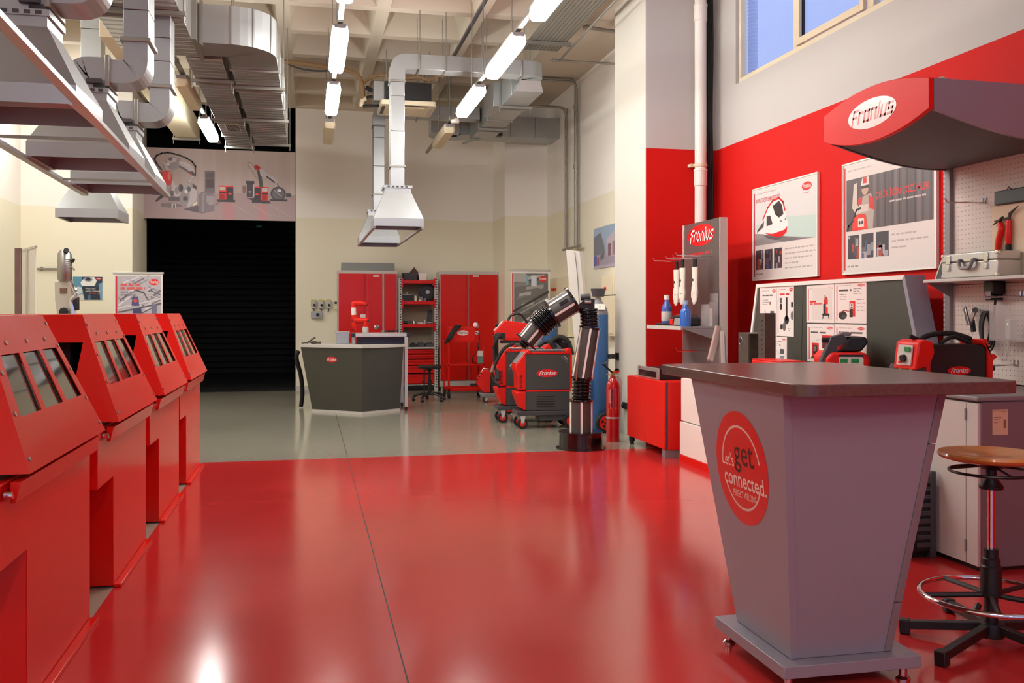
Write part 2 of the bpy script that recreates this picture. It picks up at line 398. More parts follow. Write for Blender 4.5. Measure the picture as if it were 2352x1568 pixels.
for y0, y1 in WIN: b.box(XR, XR + 0.12, y1, yy, SILL, HEAD); yy = y0
b.box(XR, XR + 0.12, YN, yy, SILL, HEAD); struct('wall_right', b, M_REDW)
# near wall behind the camera: shopfront glazing onto the dusk
b = MB(); b.box(XL, XR, YN - 0.3, YN, 0, 0.3); b.box(XL, XR, YN - 0.3, YN, 4.2, ZT); b.box(XL, -3.6, YN - 0.3, YN, 0.3, 4.2); b.box(3.9, XR, YN - 0.3, YN, 0.3, 4.2)
struct('wall_near', b, M_PLAIN)
# dark room behind the doorway
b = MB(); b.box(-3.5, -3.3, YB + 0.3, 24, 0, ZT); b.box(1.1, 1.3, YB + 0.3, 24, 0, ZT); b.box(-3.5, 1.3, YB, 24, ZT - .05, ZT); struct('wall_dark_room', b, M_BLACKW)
t = thing('roller_shutter', 'closed dark roller shutter at the end of the unlit room', 'shutter', (-1.0, 21.0, 0))
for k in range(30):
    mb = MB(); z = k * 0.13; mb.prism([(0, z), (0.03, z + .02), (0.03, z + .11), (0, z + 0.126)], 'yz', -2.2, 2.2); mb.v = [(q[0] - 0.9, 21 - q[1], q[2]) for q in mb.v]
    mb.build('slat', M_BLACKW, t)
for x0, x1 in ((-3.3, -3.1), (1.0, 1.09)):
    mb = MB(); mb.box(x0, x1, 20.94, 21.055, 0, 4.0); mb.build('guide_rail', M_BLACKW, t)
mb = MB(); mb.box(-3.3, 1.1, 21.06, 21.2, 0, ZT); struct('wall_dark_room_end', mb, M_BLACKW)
t = thing('exit_sign', 'tiny dim green exit lamp high in the dark room', 'sign', P(595, 520, Y=20.6))
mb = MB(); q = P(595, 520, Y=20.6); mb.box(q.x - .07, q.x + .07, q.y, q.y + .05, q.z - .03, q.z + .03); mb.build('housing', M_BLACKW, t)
mb = MB(); mb.box(q.x - .05, q.x + .05, q.y - .004, q.y, q.z - .015, q.z + .015); mb.build('lens', emit('dim_exit_lens', (20, 90, 90), 0.25), t)
# windows
def window(n, y0, y1):
    t = bpy.data.objects.new('window_%d' % n, None); COL.objects.link(t); t.location = (XR + 0.06, (y0 + y1) / 2, SILL); t['kind'] = 'structure'
    X0, X1 = XR + 0.035, XR + 0.10; k = round((y1 - y0) / 1.13); p = (y1 - y0) / k
    f = MB(); f.box(X0, X1, y0, y1, SILL, SILL + .06); f.box(X0, X1, y0, y1, HEAD - .06, HEAD)
    for i in range(k + 1):
        yc = y1 - i * p; f.box(X0, X1, max(y0, yc - .045), min(y1, yc + .045), SILL + .06, HEAD - .06)
    f.build('window_frame', M_CREAM, t, bevel=.004)
    for i in range(k):
        a, c = y1 - (i + 1) * p + .045, y1 - i * p - .045
        if i % 2 == 1:      # opening sash with its own frame and dark seal
            s = MB(); s.box(X0 - .03, X0, a, a + .06, SILL + .06, HEAD - .06); s.box(X0 - .03, X0, c - .06, c, SILL + .06, HEAD - .06)
            s.box(X0 - .03, X0, a + .06, c - .06, SILL + .06, SILL + .12); s.box(X0 - .03, X0, a + .06, c - .06, HEAD - .12, HEAD - .06); s.build('sash', M_CREAM, t, bevel=.004)
            s = MB(); e = .075; s.box(X0 + .005, X0 + .02, a + .05, a + e, SILL + .07, HEAD - .07); s.box(X0 + .005, X0 + .02, c - e, c - .05, SILL + .07, HEAD - .07); s.build('seal', M_BLACK, t)
        g = MB(); g.box(X0 + .03, X0 + .036, a, c, SILL + .06, HEAD - .06); g.build('pane', M_GLASS, t)
for i, (a, c) in enumerate(WIN): window(i + 1, a, c)
t = bpy.data.objects.new('window_4', None); COL.objects.link(t); t.location = (.4, YN - .15, .6); t['kind'] = 'structure'
f = MB()
for k in range(6): x = -3.6 + 1.5 * k; f.box(x - .04, x + .04, YN - .2, YN - .12, .3, 4.2)
f.box(-3.6, 3.9, YN - .2, YN - .12, .3, .38); f.box(-3.6, 3.9, YN - .2, YN - .12, 4.12, 4.2); f.build('window_frame', M_CREAM, t)
for k in range(5):
    x = -3.6 + 1.5 * k; g = MB(); g.box(x + .04, x + 1.46, YN - .165, YN - .159, .38, 4.12); g.build('pane', M_GLASS, t)
# street-side downpipe outside the window
t = thing('outside_downpipe', 'pale blue corrugated pipe standing outside the high window', 'pipe', P(1729, 100, X=5.3) * 1.0)
q = P(1729, 100, X=5.3); mb = MB(); prof = []
for k in range(60): z = 3.0 + k * .045; prof += [(.055, z), (.066, z + .022)]
mb.lathe(prof, 14, (q.x, q.y, 0)); mb.build('pipe', mat('pale_pipe', (190, 205, 235), .3), t)
mb = MB(); mb.lathe([(.06, 3.9), (.075, 3.9), (.075, 3.98), (.06, 3.98)], 14, (q.x, q.y, 0)); mb.build('coupling', M_LGREY, t)
# white bench built along the wall under the displays, with its red kick strip
BX, BY0, BY1, BZ = 3.26, 5.25, 7.92, 0.74
b = MB(); b.box(BX, XR - .003, BY0, BY1, 0.36, BZ); b.box(BX - .012, XR - .003, BY0 - .012, BY1, 0.06, 0.352)
bench = thing('display_bench', 'long white built-in display bench along the red wall', 'bench', (3.7, 6.6, 0))
b.build('body', M_WHITE, bench, bevel=.004)
b = MB(); b.box(BX - .02, XR - .003, BY0 - .02, BY1, 0, 0.06); b.build('kick_strip', M_RED, bench)
# skirting painted along the far walls
b = MB(); b.box(-0.20, 3.17, YB - .012, YB, 0, .08); struct('baseboard_back', b, M_LGREY)

# ================================================================ BANNER OVER THE DOORWAY
def banner():
    x0, x1, z0, z1 = -2.63, -0.215, 2.86, 4.02
    t = thing('wall_banner', 'wide grey printed banner of welding robots above the black doorway', 'banner', ((x0 + x1) / 2, YB, z0))
    mb = MB(); mb.box(x0, x1, YB + .002, YB + .04, z0, z1); mb.build('panel', M_LGREY, t)
    A = Art(55, 65, 2205, 1090, x1 - x0, z1 - z0)
    W, G, D = (168, 152, 152), (128, 118, 124), (58, 52, 58)
    A.rect(55, 65, 2205, 720, (160, 146, 144)); A.rect(55, 700, 2205, 1090, (150, 132, 134))
    for k in range(12):
        x = 100 + k * 180; A.rect(x, 70, x + 60, 690, (161 + k % 3 * 2, 148 + k % 3, 146 + k % 2))
    A.rect(2130, 65, 2205, 700, (172, 160, 160)); A.rect(1150, 840, 1330, 1080, (164, 122, 126)); A.rect(1660, 850, 1800, 1080, (166, 124, 128))
    for k in range(9): A.line([(1300 + k * 90, 860 + k % 3 * 50), (1420 + k * 90, 930 + k % 3 * 50)], 5, (176, 160, 160))
    # large robot
    LG, MG, DG = (178, 170, 174), (140, 132, 138), (98, 90, 96)
    A.line([(300, 380), (228, 290), (205, 230), (235, 180), (300, 148), (390, 132), (470, 148), (560, 170), (650, 205), (730, 255), (772, 320), (770, 450)], 24, D)
    A.poly([(170, 730), (390, 740), (230, 850), (210, 840), (290, 750), (170, 750)], D)
    A.poly([(305, 300), (345, 268), (390, 330), (470, 560), (540, 690), (520, 770), (440, 780), (400, 690), (420, 560), (350, 400)], LG); A.poly([(305, 300), (330, 290), (440, 600), (450, 760), (400, 690), (420, 560), (350, 400)], MG)
    A.poly([(350, 260), (420, 195), (480, 190), (560, 215), (556, 262), (600, 300), (540, 350), (470, 385), (420, 370), (370, 330)], MG); A.poly([(370, 250), (430, 200), (520, 215), (500, 260), (400, 290)], LG); A.ell(425, 225, 30, 24, DG); A.ell(390, 300, 26, 26, (196, 190, 192))
    A.poly([(545, 250), (640, 262), (710, 300), (760, 370), (765, 420), (735, 455), (700, 420), (620, 370), (545, 340)], LG); A.poly([(545, 310), (620, 345), (700, 400), (735, 455), (690, 430), (600, 372), (545, 340)], DG); A.line([(570, 268), (690, 318)], 8, (206, 200, 202))
    A.poly([(690, 400), (740, 390), (770, 440), (745, 465), (700, 440)], (84, 70, 74)); A.ell(712, 432, 14, 12, (200, 60, 56)); A.line([(740, 455), (705, 520), (690, 545)], 6, (196, 190, 190))
    A.poly([(325, 400), (400, 388), (440, 440), (456, 530), (430, 600), (385, 612), (345, 570), (325, 500)], (186, 70, 70)); A.ell(352, 492, 34, 84, (226, 56, 50)); A.ell(408, 470, 22, 60, (206, 120, 116)); A.rect(268, 410, 318, 470, (150, 60, 60))
    A.ell(505, 690, 64, 84, LG); A.ell(520, 680, 36, 56, MG); A.ell(568, 640, 34, 58, DG); A.ell(580, 640, 22, 46, (70, 64, 70)); A.rect(415, 685, 470, 760, (96, 92, 92)); A.poly([(400, 760), (550, 770), (560, 830), (400, 830)], DG)
    A.poly([(560, 850), (575, 720), (640, 610), (660, 540), (700, 565), (770, 570), (800, 660), (806, 780), (760, 860), (690, 915), (620, 915)], MG); A.poly([(700, 640), (780, 620), (800, 720), (780, 820), (700, 905), (650, 915), (690, 800)], (172, 164, 170))
    A.poly([(650, 560), (720, 570), (690, 700), (620, 720), (610, 660)], (150, 150, 152)); A.ell(680, 655, 30, 40, (92, 88, 92)); A.ell(645, 690, 22, 26, (206, 202, 204)); A.ell(634, 795, 40, 46, (112, 108, 116)); A.ell(634, 795, 20, 24, (70, 68, 76)); A.poly([(735, 575), (790, 610), (786, 660), (740, 630)], (60, 56, 60))
    A.poly([(600, 950), (800, 890), (1050, 960), (860, 1005)], (90, 82, 88)); A.poly([(730, 880), (800, 822), (795, 870), (745, 900)], (210, 202, 178))
    A.poly([(815, 990), (815, 740), (860, 690), (930, 672), (1000, 690), (1040, 740), (1040, 960), (850, 1000)], (116, 106, 114)); A.poly([(862, 985), (862, 720), (920, 690), (940, 690), (900, 730), (896, 980)], (138, 128, 136)); A.poly([(930, 745), (1038, 745), (1040, 860), (980, 890), (930, 840)], (146, 136, 144)); A.line([(1040, 880), (1120, 840)], 10, DG)
    A.poly([(290, 870), (440, 862), (560, 880), (600, 910), (430, 932), (300, 920)], (112, 104, 108)); A.rect(440, 872, 505, 930, (186, 178, 180)); A.rect(462, 880, 488, 930, (84, 78, 82))
    # cupboard, machines
    A.rect(905, 380, 1045, 700, (104, 96, 102)); A.rect(930, 410, 1030, 490, (84, 78, 84)); A.rect(930, 500, 1030, 630, (76, 66, 70))
    for x, fl in ((1105, 1), (1605, -1)):
        x2 = x + 205; A.rect(x, 600, x2, 800, (52, 48, 54)); A.rect(*( (x, 600, x + 105, 800) if fl > 0 else (x + 95, 605, x2, 800)), (214, 50, 46))
        a = x + 10 if fl > 0 else x + 115; A.rect(a, 610, a + 80, 660, (176, 172, 170)); A.rect(a - 4, 680, a + 90, 705, (60, 40, 44)); A.rect(a, 715, a + 70, 790, (150, 36, 36))
        c = x + 155 if fl > 0 else x + 45; A.ell(c, 705, 26, 14, (220, 60, 56)); A.rect(x - 30, 795, x2 + 25, 830, (60, 56, 60)); A.rect(x, 590, x2, 608, (220, 62, 56))
    # second robot and drum
    A.line([(1665, 500), (1600, 400), (1520, 280), (1515, 240), (1545, 235), (1600, 275)], 5, D); A.poly([(1600, 290), (1640, 265), (1700, 305), (1680, 350), (1620, 340)], (150, 40, 40))
    A.poly([(1650, 350), (1700, 340), (1740, 600), (1685, 600)], (66, 62, 66)); A.poly([(1680, 330), (1740, 340), (1800, 410), (1880, 430), (1940, 510), (1960, 580), (1900, 530), (1790, 460), (1700, 430)], (168, 162, 166))
    A.line([(1790, 440), (1900, 520)], 22, D); A.line([(1940, 540), (1975, 610)], 14, D)
    A.ell(1955, 690, 112, 105, (66, 62, 68)); A.ell(1955, 690, 88, 84, (94, 90, 98)); A.ell(1970, 640, 30, 22, (200, 206, 220)); A.line([(1900, 640), (1990, 720)], 6, (170, 170, 176))
    A.rect(1840, 770, 2090, 800, D); A.rect(2070, 680, 2145, 735, (70, 66, 72)); A.rect(1490, 510, 1610, 550, D); A.rect(1500, 550, 1590, 750, (64, 60, 66)); A.rect(1440, 580, 1490, 690, (120, 96, 98)); A.rect(1590, 570, 1610, 740, (176, 166, 166)); A.ell(1545, 670, 22, 10, (170, 165, 168))
    A.poly([(1490, 770), (1620, 760), (1860, 835), (1740, 840)], D)
    A.build('print', t, (x0, YB + .002, z0), (1, 0, 0), (0, 0, 1), gain=1.22)
banner()
# ================================================================ LAMPS
def lamp(x, y, z, lit, label, grp, L=1.24):
    t = thing('batten_lamp', label, 'lamp', (x, y + L / 2, z), 0, grp)
    b = MB(); b.prism(rrect(x - .066, x + .066, y + .002, y + L - .002, .03), 'xy', z + .101, z + .118); b.build('housing', M_LGREY, t)
    b = MB(); lo, mid, hi = [rrect(x - w_, x + w_, y + e_, y + L - e_, .03) for w_, e_ in ((.056, .02), (.074, .004), (.064, .006))]; n = len(lo)
    b.add([(p[0], p[1], z) for p in lo] + [(p[0], p[1], z + .04) for p in mid] + [(p[0], p[1], z + .10) for p in hi], [tuple(range(n)), tuple(reversed(range(2 * n, 3 * n)))] + [(k * n + i, k * n + n + i, k * n + n + (i + 1) % n, k * n + (i + 1) % n) for k in (0, 1) for i in range(n)])
    b.build('diffuser', M_LIT if lit else M_CREAM, t)
    for yy in (y + .02, y + L - .02):
        b = MB(); b.box(x - .05, x + .05, yy - .03, yy + .03, z + .08, z + .115); b.build('end_cap', M_MGREY, t)
    for yy in (y + .25, y + L - .25):
        b = MB(); b.box(x - .02, x + .02, yy - .015, yy + .015, z + .119, z + .135); b.build('clip', M_STEEL, t)
def rail(x, y0, y1, z, label, rods):
    t = thing('lamp_rail', label, 'rail', (x, (y0 + y1) / 2, z))
    b = MB(); b.box(x - .022, x + .022, y0, y1, z + .135, z + .165); b.build('channel', M_ZINC, t)
    for y in rods:
        b = MB(); b.cyl((x - .03, y, z + .14), (x - .03, y, ZC + .002), .006, n=6); b.build('hanger_rod', M_ZINC, t)
        b = MB(); b.box(x - .036, x + .03, y - .01, y + .01, z + .128, z + .175); b.build('bracket', M_ZINC, t)
LZ = 3.66
g = 'fluorescent batten lamps hung below the ceiling'
row1 = [(5.9, 1), (8.0, 1), (10.0, 1), (11.95, 0)]
ordn = ['cut by the picture top', 'second from the top', 'third from the top']
for i, (d, lit) in enumerate(row1):
    lamp(0.265, P(770, 0, D=d).y, LZ, lit, 'lit white batten lamp over the middle aisle, ' + ordn[i] if lit else 'unlit cream batten lamp at the wall end of the middle aisle row', g)
rail(0.265, 3.4, 14.1, LZ, 'long thin metal lamp rail hanging above the middle aisle', [5.4, 7.6, 8.1, 9.6, 11.6, 12.9])
for i, (d, lit) in enumerate([(6.25, 1), (8.2, 1), (10.15, 1), (12.4, 0)]):
    y = P(1140, 0, D=d).y; lamp(1.80, y, LZ, lit, 'lit white batten lamp beside the cable tray, ' + ordn[i] if lit else 'unlit cream batten lamp at the wall end of the cable tray row', g)
rail(1.80, 3.4, 14.6, LZ, 'long slotted metal lamp rail running beside the cable tray', [5.2, 7.2, 8.2, 9.6, 10.3, 12.0, 13.0])
for d, lit, lb in [(9.75, 0, 'unlit cream batten lamp between the sheet metal ducts'), (11.75, 1, 'lit white batten lamp between the ducts above the robot banner')]:
    lamp(-1.28, P(450, 0, D=d).y, LZ, lit, lb, g)
for y, nm in ((4.0, 'lowest'), (6.4, 'second'), (8.8, 'third'), (13.2, 'last')):  # row added out of sight to brighten the far walls and banner
    lamp(-3.5, y, 4.36, 1, 'lit white batten lamp added out of sight behind the hoods, %s along the wall' % nm, g)
rail(-3.5, 3.8, 15.1, 4.36, 'thin metal lamp rail of the added lamps hidden behind the hoods', [4.2, 7.9, 10.7, 13.2])
for x, nm in ((0.265, 'middle aisle'), (1.80, 'cable tray'), (-1.6, 'booth')):  # unseen lamps added as front fill for the near floor and counter
    for y in ((-2.9, -0.9) if x == 0.265 else (-2.9,)):
        lamp(x, y, LZ, 1, 'lit white batten lamp added unseen to the %s row, %s' % (nm, 'by the shopfront' if y < -2 else 'behind the viewpoint'), g)
    rail(x, -3.4, 0.8, LZ, 'thin metal lamp rail of the added %s lamps near the shopfront' % nm, [-3.0, -1.0, 0.6])
rail(-1.28, 9.2, 14.4, LZ, 'thin metal lamp rail running between the sheet metal ducts', [9.8, 11.2, 12.9, 14.0])

# ================================================================ EXTRACTION HOODS
HB = 2.29
def hood(cx, cy, label, grp, w=.60, dp=.57, riser=None, y_off=0.0, tw=.28):
    t = thing('extraction_hood', label, 'hood', (cx, cy, HB), 0, grp)
    x0, x1, y0, y1, k = cx - w / 2, cx + w / 2, cy - dp / 2, cy + dp / 2, tw / 2
    r = lambda z, a0, a1, c0, c1: [(a0, c0, z), (a1, c0, z), (a1, c1, z), (a0, c1, z)]
    L = [r(HB, x0, x1, y0, y1), r(HB + .09, x0, x1, y0, y1), r(HB + .39, cx - k, cx + k, cy - k, cy + k), r(HB + .44, cx - k, cx + k, cy - k, cy + k)]
    L2 = [[(p[0] + (.004 if p[0] < cx else -.004), p[1] + (.004 if p[1] < cy else -.004), p[2]) for p in q] for q in L]
    b = MB()
    for S in (L, L2):
        for a, c in zip(S, S[1:]): b.add(a + c, [(0, 1, 5, 4), (1, 2, 6, 5), (2, 3, 7, 6), (3, 0, 4, 7)])
    b.add(L[0] + L2[0], [(0, 1, 5, 4), (1, 2, 6, 5), (2, 3, 7, 6), (3, 0, 4, 7)])
    b.build('canopy', M_GALV, t, smooth=False)
    for s in (0, 1):      # inward turned bottom lips
        b = MB(); xa = x0 if s == 0 else x1 - .03; b.box(xa, xa + .03, y0, y1, HB - .004, HB); b.build('lip', M_GALV, t)
    b = MB(); z = HB + .44; k2 = k + .012; b.box(cx - k2, cx + k2, cy - k2, cy + k2, z, z + .03); b.build('collar', M_GALV, t)
    for i in range(5):
        b = MB(); xx = cx - k + .03 + i * .05; b.box(xx, xx + .028, cy - k2 - .003, cy - k2, z + .006, z + .024); b.build('slot', M_DGREY, t)
    return t
def flange(t, c, n, a, bq, th=.028, m=None):
    """joint frame round a duct; c centre, n axis 'x','y','z', half sizes a,b"""
    q = MB(); cx, cy, cz = c
    if n == 'z': q.box(cx - a, cx + a, cy - bq, cy + bq, cz - th / 2, cz + th / 2)
    if n == 'x': q.box(cx - th / 2, cx + th / 2, cy - a, cy + a, cz - bq, cz + bq)
    if n == 'y': q.box(cx - a, cx + a, cy - th / 2, cy + th / 2, cz - bq, cz + bq)
    q.build('flange', m or M_ZINC, t, bevel=.004)
g = 'extraction hoods over the welding booths'
for cx, cy, nm in ((-1.35, 4.97, 'first sheet metal hood on the booth frame, its duct cut by the picture top'), (-1.40, 6.58, 'sheet metal hood with a glaring face, middle one of the booth frame'), (-1.44, 7.86, 'sheet metal hood at the far end of the booth frame, beside the robot banner')):
    t = hood(cx, cy, nm, g); z0 = HB + .47; rx = cx + .31; zb = z0 + .115
    b = MB(); b.sweep([(cx - .03, cy, z0)] + fillet([(cx - .03, cy, z0 + .001), (cx - .03, cy, zb), (cx + .13, cy, zb)], .06, 5)[1:], (0, 1, 0), .13, .085); b.build('box_elbow', M_GALV, t, smooth=False)
    flange(t, (cx + .14, cy, zb), 'x', .145, .10)
    b = MB(); b.sweep(fillet([(cx + .154, cy, zb), (rx, cy, zb), (rx, cy, zb + .20)], .16, 10), (0, 1, 0), .13, .074); b.build('elbow', M_GALV, t, smooth=False)
    flange(t, (rx, cy, zb + .21), 'z', .095, .145)
    z = zb + .224; top = 3.648; nseg = 3; h = (top - z) / nseg
    for i in range(nseg):
        b = MB(); b.box(rx - .078, rx + .078, cy - .12, cy + .12, z + i * h + .002, z + (i + 1) * h - .002); b.build('riser_section', M_GALV, t, bevel=.004)
    b = MB(); b.box(cx + .02, cx + .11, cy - .165, cy - .13, zb - .088, zb - .06); b.build('damper_handle', M_DGREY, t)
# frame the three hoods sit on
t = thing('hood_frame', 'long angle iron frame carrying the hoods over the booths', 'frame', (-1.4, 5.8, HB - .03))
for s in (-1, 1):
    b = MB(); b.bar((-1.30 + s * .325, 3.2, HB - .012), (-1.445 + s * .315, 8.16, HB - .012), .045, .022); b.build('rail', M_GALV, t)
for y in (3.4, 5.55, 7.25):
    b = MB(); x = -1.305 - (y - 3.2) * .0285; b.bar((x - .30, y, HB - .012), (x + .30, y, HB - .012), .016, .016); b.build('cross_bar', M_ZINC, t)
# hood over the corner, behind
t = hood(-2.2, 10.55, 'lone sheet metal hood hanging beyond the booth frame before the cream wall', 'extraction hoods over the welding booths')
for i in range(4):
    b = MB(); z = HB + .47 + i * .5; b.box(-2.3, -2.1, 10.45, 10.65, z + .002, min(z + .498, ZC)); b.build('riser_section', M_GALV, t, bevel=.004)
# two hoods in the middle of the room
g = 'extraction hoods hanging in the middle of the workshop'
def mid_hood(cx, cy, zt, xe, nm, bend):
    t = hood(cx, cy, nm, g, .56, .50, tw=.30); z0 = HB + .47; zc = zt
    zs = [z0, z0 + .22, z0 + .62, z0 + 1.02, zc - .24]
    for a, c in zip(zs, zs[1:]):
        b = MB(); b.box(cx - .078, cx + .078, cy - .12, cy + .12, a + .001, c - .001); b.build('riser_section', M_GALV, t, bevel=.004)
    flange(t, (cx, cy, zs[1]), 'z', .092, .134, .02); flange(t, (cx, cy, zc - .23), 'z', .092, .134, .02)
    b = MB(); b.sweep(fillet([(cx, cy, zc - .22), (cx, cy, zc), (cx + .24, cy, zc)], .15, 8), (0, 1, 0), .12, .085); b.build('elbow', M_GALV, t)
    flange(t, (cx + .25, cy, zc), 'x', .134, .10, .02)
    n = 4; st = (xe - cx - .26) / n
    for i in range(n):
        b = MB(); b.box(cx + .26 + i * st + .001, cx + .26 + (i + 1) * st - .001, cy - .12, cy + .12, zc - .085, zc + .085); b.build('branch_section', M_GALV, t, bevel=.004)
    flange(t, (cx + .55, cy, zc), 'x', .134, .10, .02); flange(t, (xe, cy, zc), 'x', .134, .10, .02)
    if bend:
        b = MB(); b.sweep(fillet([(xe + .012, cy, zc), (xe + .17, cy, zc), (xe + .17, cy + .22, zc)], .16, 10), (0, 0, 1), .085, .12); b.build('branch_elbow', M_GALV, t)
        x = xe + .17; b = MB(); b.hexa([(x - .17, cy + .20, 3.98), (x + .17, cy + .20, 3.98), (x + .17, cy + .46, 3.98), (x - .17, cy + .46, 3.98)], [(x - .12, cy + .13, zc - .086), (x + .12, cy + .13, zc - .086), (x + .13, cy + .44, zc - .086), (x - .13, cy + .44, zc - .086)]); b.build('boot', M_GALV, t)
    for x, in ((cx + .25,), (cx + .55,), ((cx + xe) / 2 + .3,)):
        for dy in (-.14, .14):
            b = MB(); b.cyl((x, cy + dy, zc - .10), (x, cy + dy, ZC + .002), .005, n=6); b.build('hanger_rod', M_ZINC, t)
mid_hood(0.99, 10.83, 4.18, 2.43, 'sheet metal hood hanging in mid room, the one in front of its twin', True)
mid_hood(0.97, 13.45, 4.18, 2.40, 'sheet metal hood in the middle of the room, partly behind its twin', False)
t = thing('hood_frame', 'light angle frame linking the two hanging hoods in mid room', 'frame', (.98, 12.2, HB - .03))
for s in (-1, 1):
    b = MB(); b.bar((.99 + s * .27, 10.6, HB - .012), (.97 + s * .27, 13.68, HB - .012), .03, .02); b.build('rail', M_GALV, t)
b = MB(); b.bar((.70, 13.69, HB - .012), (1.24, 13.69, HB - .012), .03, .02); b.build('cross_bar', M_GALV, t)

# ================================================================ MAIN DUCTS
def duct(name, label, x0, x1, y0, y1, z0, z1, n, m=None, rods=True, flm=None):
    t = thing(name, label, 'duct', ((x0 + x1) / 2, (y0 + y1) / 2, z0)); h = (y1 - y0) / n; cx, cz = (x0 + x1) / 2, (z0 + z1) / 2
    for i in range(n):
        b = MB(); b.box(x0, x1, y0 + i * h + .001, y0 + (i + 1) * h - .001, z0, z1); b.build('duct_section', m or M_GALV2, t, bevel=.005)
        yj = y0 + (i + 1) * h
        if i < n - 1: flange(t, (cx, yj, cz), 'y', (x1 - x0) / 2 + .018, (z1 - z0) / 2 + .018, .03, flm)
        if rods and i % 2 == 0:
            b = MB(); b.box(x0 - .045, x1 + .045, yj - .22, yj - .18, z0 - .035, z0 - .004); b.build('hanger_channel', M_ZINC, t)
            for xx in (x0 - .03, x1 + .03):
                b = MB(); b.cyl((xx, yj - .2, z0 - .09), (xx, yj - .2, ZC + .002), .006, n=6); b.build('hanger_rod', M_ZINC, t)
    return t
MZ = 3.65
t = duct('main_duct', 'large ribbed sheet metal duct running overhead along the booths', -1.62, -.97, 2.2, 8.98, MZ, MZ + .34, 6)
b = MB(); b.sweep([(-.97, 8.72, MZ + .17), (-.93, 8.72, MZ + .17)], (0, 0, 1), .18, .35); b.build('flange', M_ZINC, t)
path = fillet([(-.93, 8.72, MZ + .17), (-.50, 8.72, MZ + .17), (-.50, 9.35, MZ + .17)], .42, 10)
full = MB().sweep(path, (0, 0, 1), .168, .215, caps=False)
for i in range(0, len(path) - 1, 2):
    k = min(2, len(path) - 1 - i); b = MB(); b.add(full.v[4 * i:4 * (i + k + 1)], [(q * 4 + j, q * 4 + (j + 1) % 4, q * 4 + 4 + (j + 1) % 4, q * 4 + 4 + j) for q in range(k) for j in range(4)]); b.build('elbow_section', M_GALV, t, smooth=False)
for p_, q_ in ((path[2], path[1]), (path[5], path[4]), (path[8], path[7]), (path[11], path[10])):
    tn = (p_ - q_).normalized(); nn = Vector((tn.y, -tn.x, 0)); c0 = p_ + nn * .217; b = MB(); b.bar(c0 - Vector((0, 0, .168)), c0 + Vector((0, 0, .168)), .012, .008, nn); b.build('seam', M_STEEL, t)
b = MB(); b.sweep([(-.915, 8.50, MZ + .17), (-.89, 8.50, MZ + .17)], (0, 0, 1), .19, .03); b.build('flange', M_ZINC, t)
flange(t, (-.50, 9.36, MZ + .17), 'y', .235, .19)
duct('ribbed_duct', 'ribbed bright duct overhead beside the waffle ceiling, ending above the banner', -.72, -.28, 9.38, 13.6, MZ, MZ + .34, 5)
t = duct('ribbed_duct', 'ribbed duct overhead with a small vent grille, next to the lit lamp', -1.10, -.78, 9.05, 13.9, MZ, MZ + .30, 5)
b = MB(); b.box(-1.02, -.84, 12.05, 12.5, MZ - .014, MZ - .004); b.build('grille_frame', M_LGREY, t)
for i in range(8):
    b = MB(); x = -.995 + i * .02; b.box(x, x + .009, 12.08, 12.47, MZ - .018, MZ - .014); b.build('grille_slot', M_BLACK, t)
duct('painted_duct', 'smooth cream painted duct overhead behind the unlit lamp', -1.95, -1.64, 9.6, 15.1, 3.95, 4.25, 3, M_CREAM, True, M_CREAM)
t = duct('supply_duct', 'pale sheet metal duct overhead near the red column with stepped joints', 2.43, 2.77, 11.30, 14.3, 3.98, 4.30, 4, M_GALV)
b = MB(); b.box(2.33, 2.43, 11.9, 12.6, 3.98, 4.30); b.build('side_step', M_GALV, t, bevel=.004)
t = thing('cross_duct', 'short sheet metal duct crossing to the corner under the ceiling', 'duct', (3.2, 14.7, 4.08))
for i in range(4):
    b = MB(); b.box(2.3 + i * .4 + .001, 2.7 + i * .4 - .001, 14.45, 14.95, 4.08, 4.40); b.build('duct_section', M_GALV, t, bevel=.004)
b = MB(); b.sweep(fillet([(2.29, 14.7, 4.24), (2.05, 14.7, 4.24), (2.05, 14.3, 4.24)], .2, 6), (0, 0, 1), .17, .22); b.build('duct_elbow', M_GALV, t)
b = MB(); b.box(2.78, 2.90, 14.1, 14.25, 4.02, 4.20); b.build('actuator', M_BLACK, t)
b = MB(); b.bar((2.3, 14.2, 3.9), (2.75, 14.2, 4.05), .03, .03); b.build('brace', M_ZINC, t)
# cable tray
t = thing('cable_tray', 'wide perforated metal cable tray running under the ceiling', 'cable tray', (2.76, 8.6, 4.5))
for i in range(9):
    x = 2.56 + i * .045; b = MB(); b.box(x, x + .037, 4.5, 11.1, 4.50, 4.512 + (i % 2) * .004); b.build('tray_strip', M_ZINC, t)
for s, x in ((0, 2.555), (1, 2.965)):
    b = MB(); b.box(x - .004, x + .004, 4.5, 11.1, 4.50, 4.56); b.build('side_rail', M_ZINC, t)
for y in (6.2, 8.9, 10.7):
    b = MB(); b.box(2.42, 3.02, y - .02, y + .02, 4.455, 4.495); b.build('hanger_channel', M_ZINC, t)
    for x in (2.46, 2.98):
        b = MB(); b.cyl((x, y, 4.44), (x, y, ZC + .002), .006, n=6); b.build('hanger_rod', M_ZINC, t)
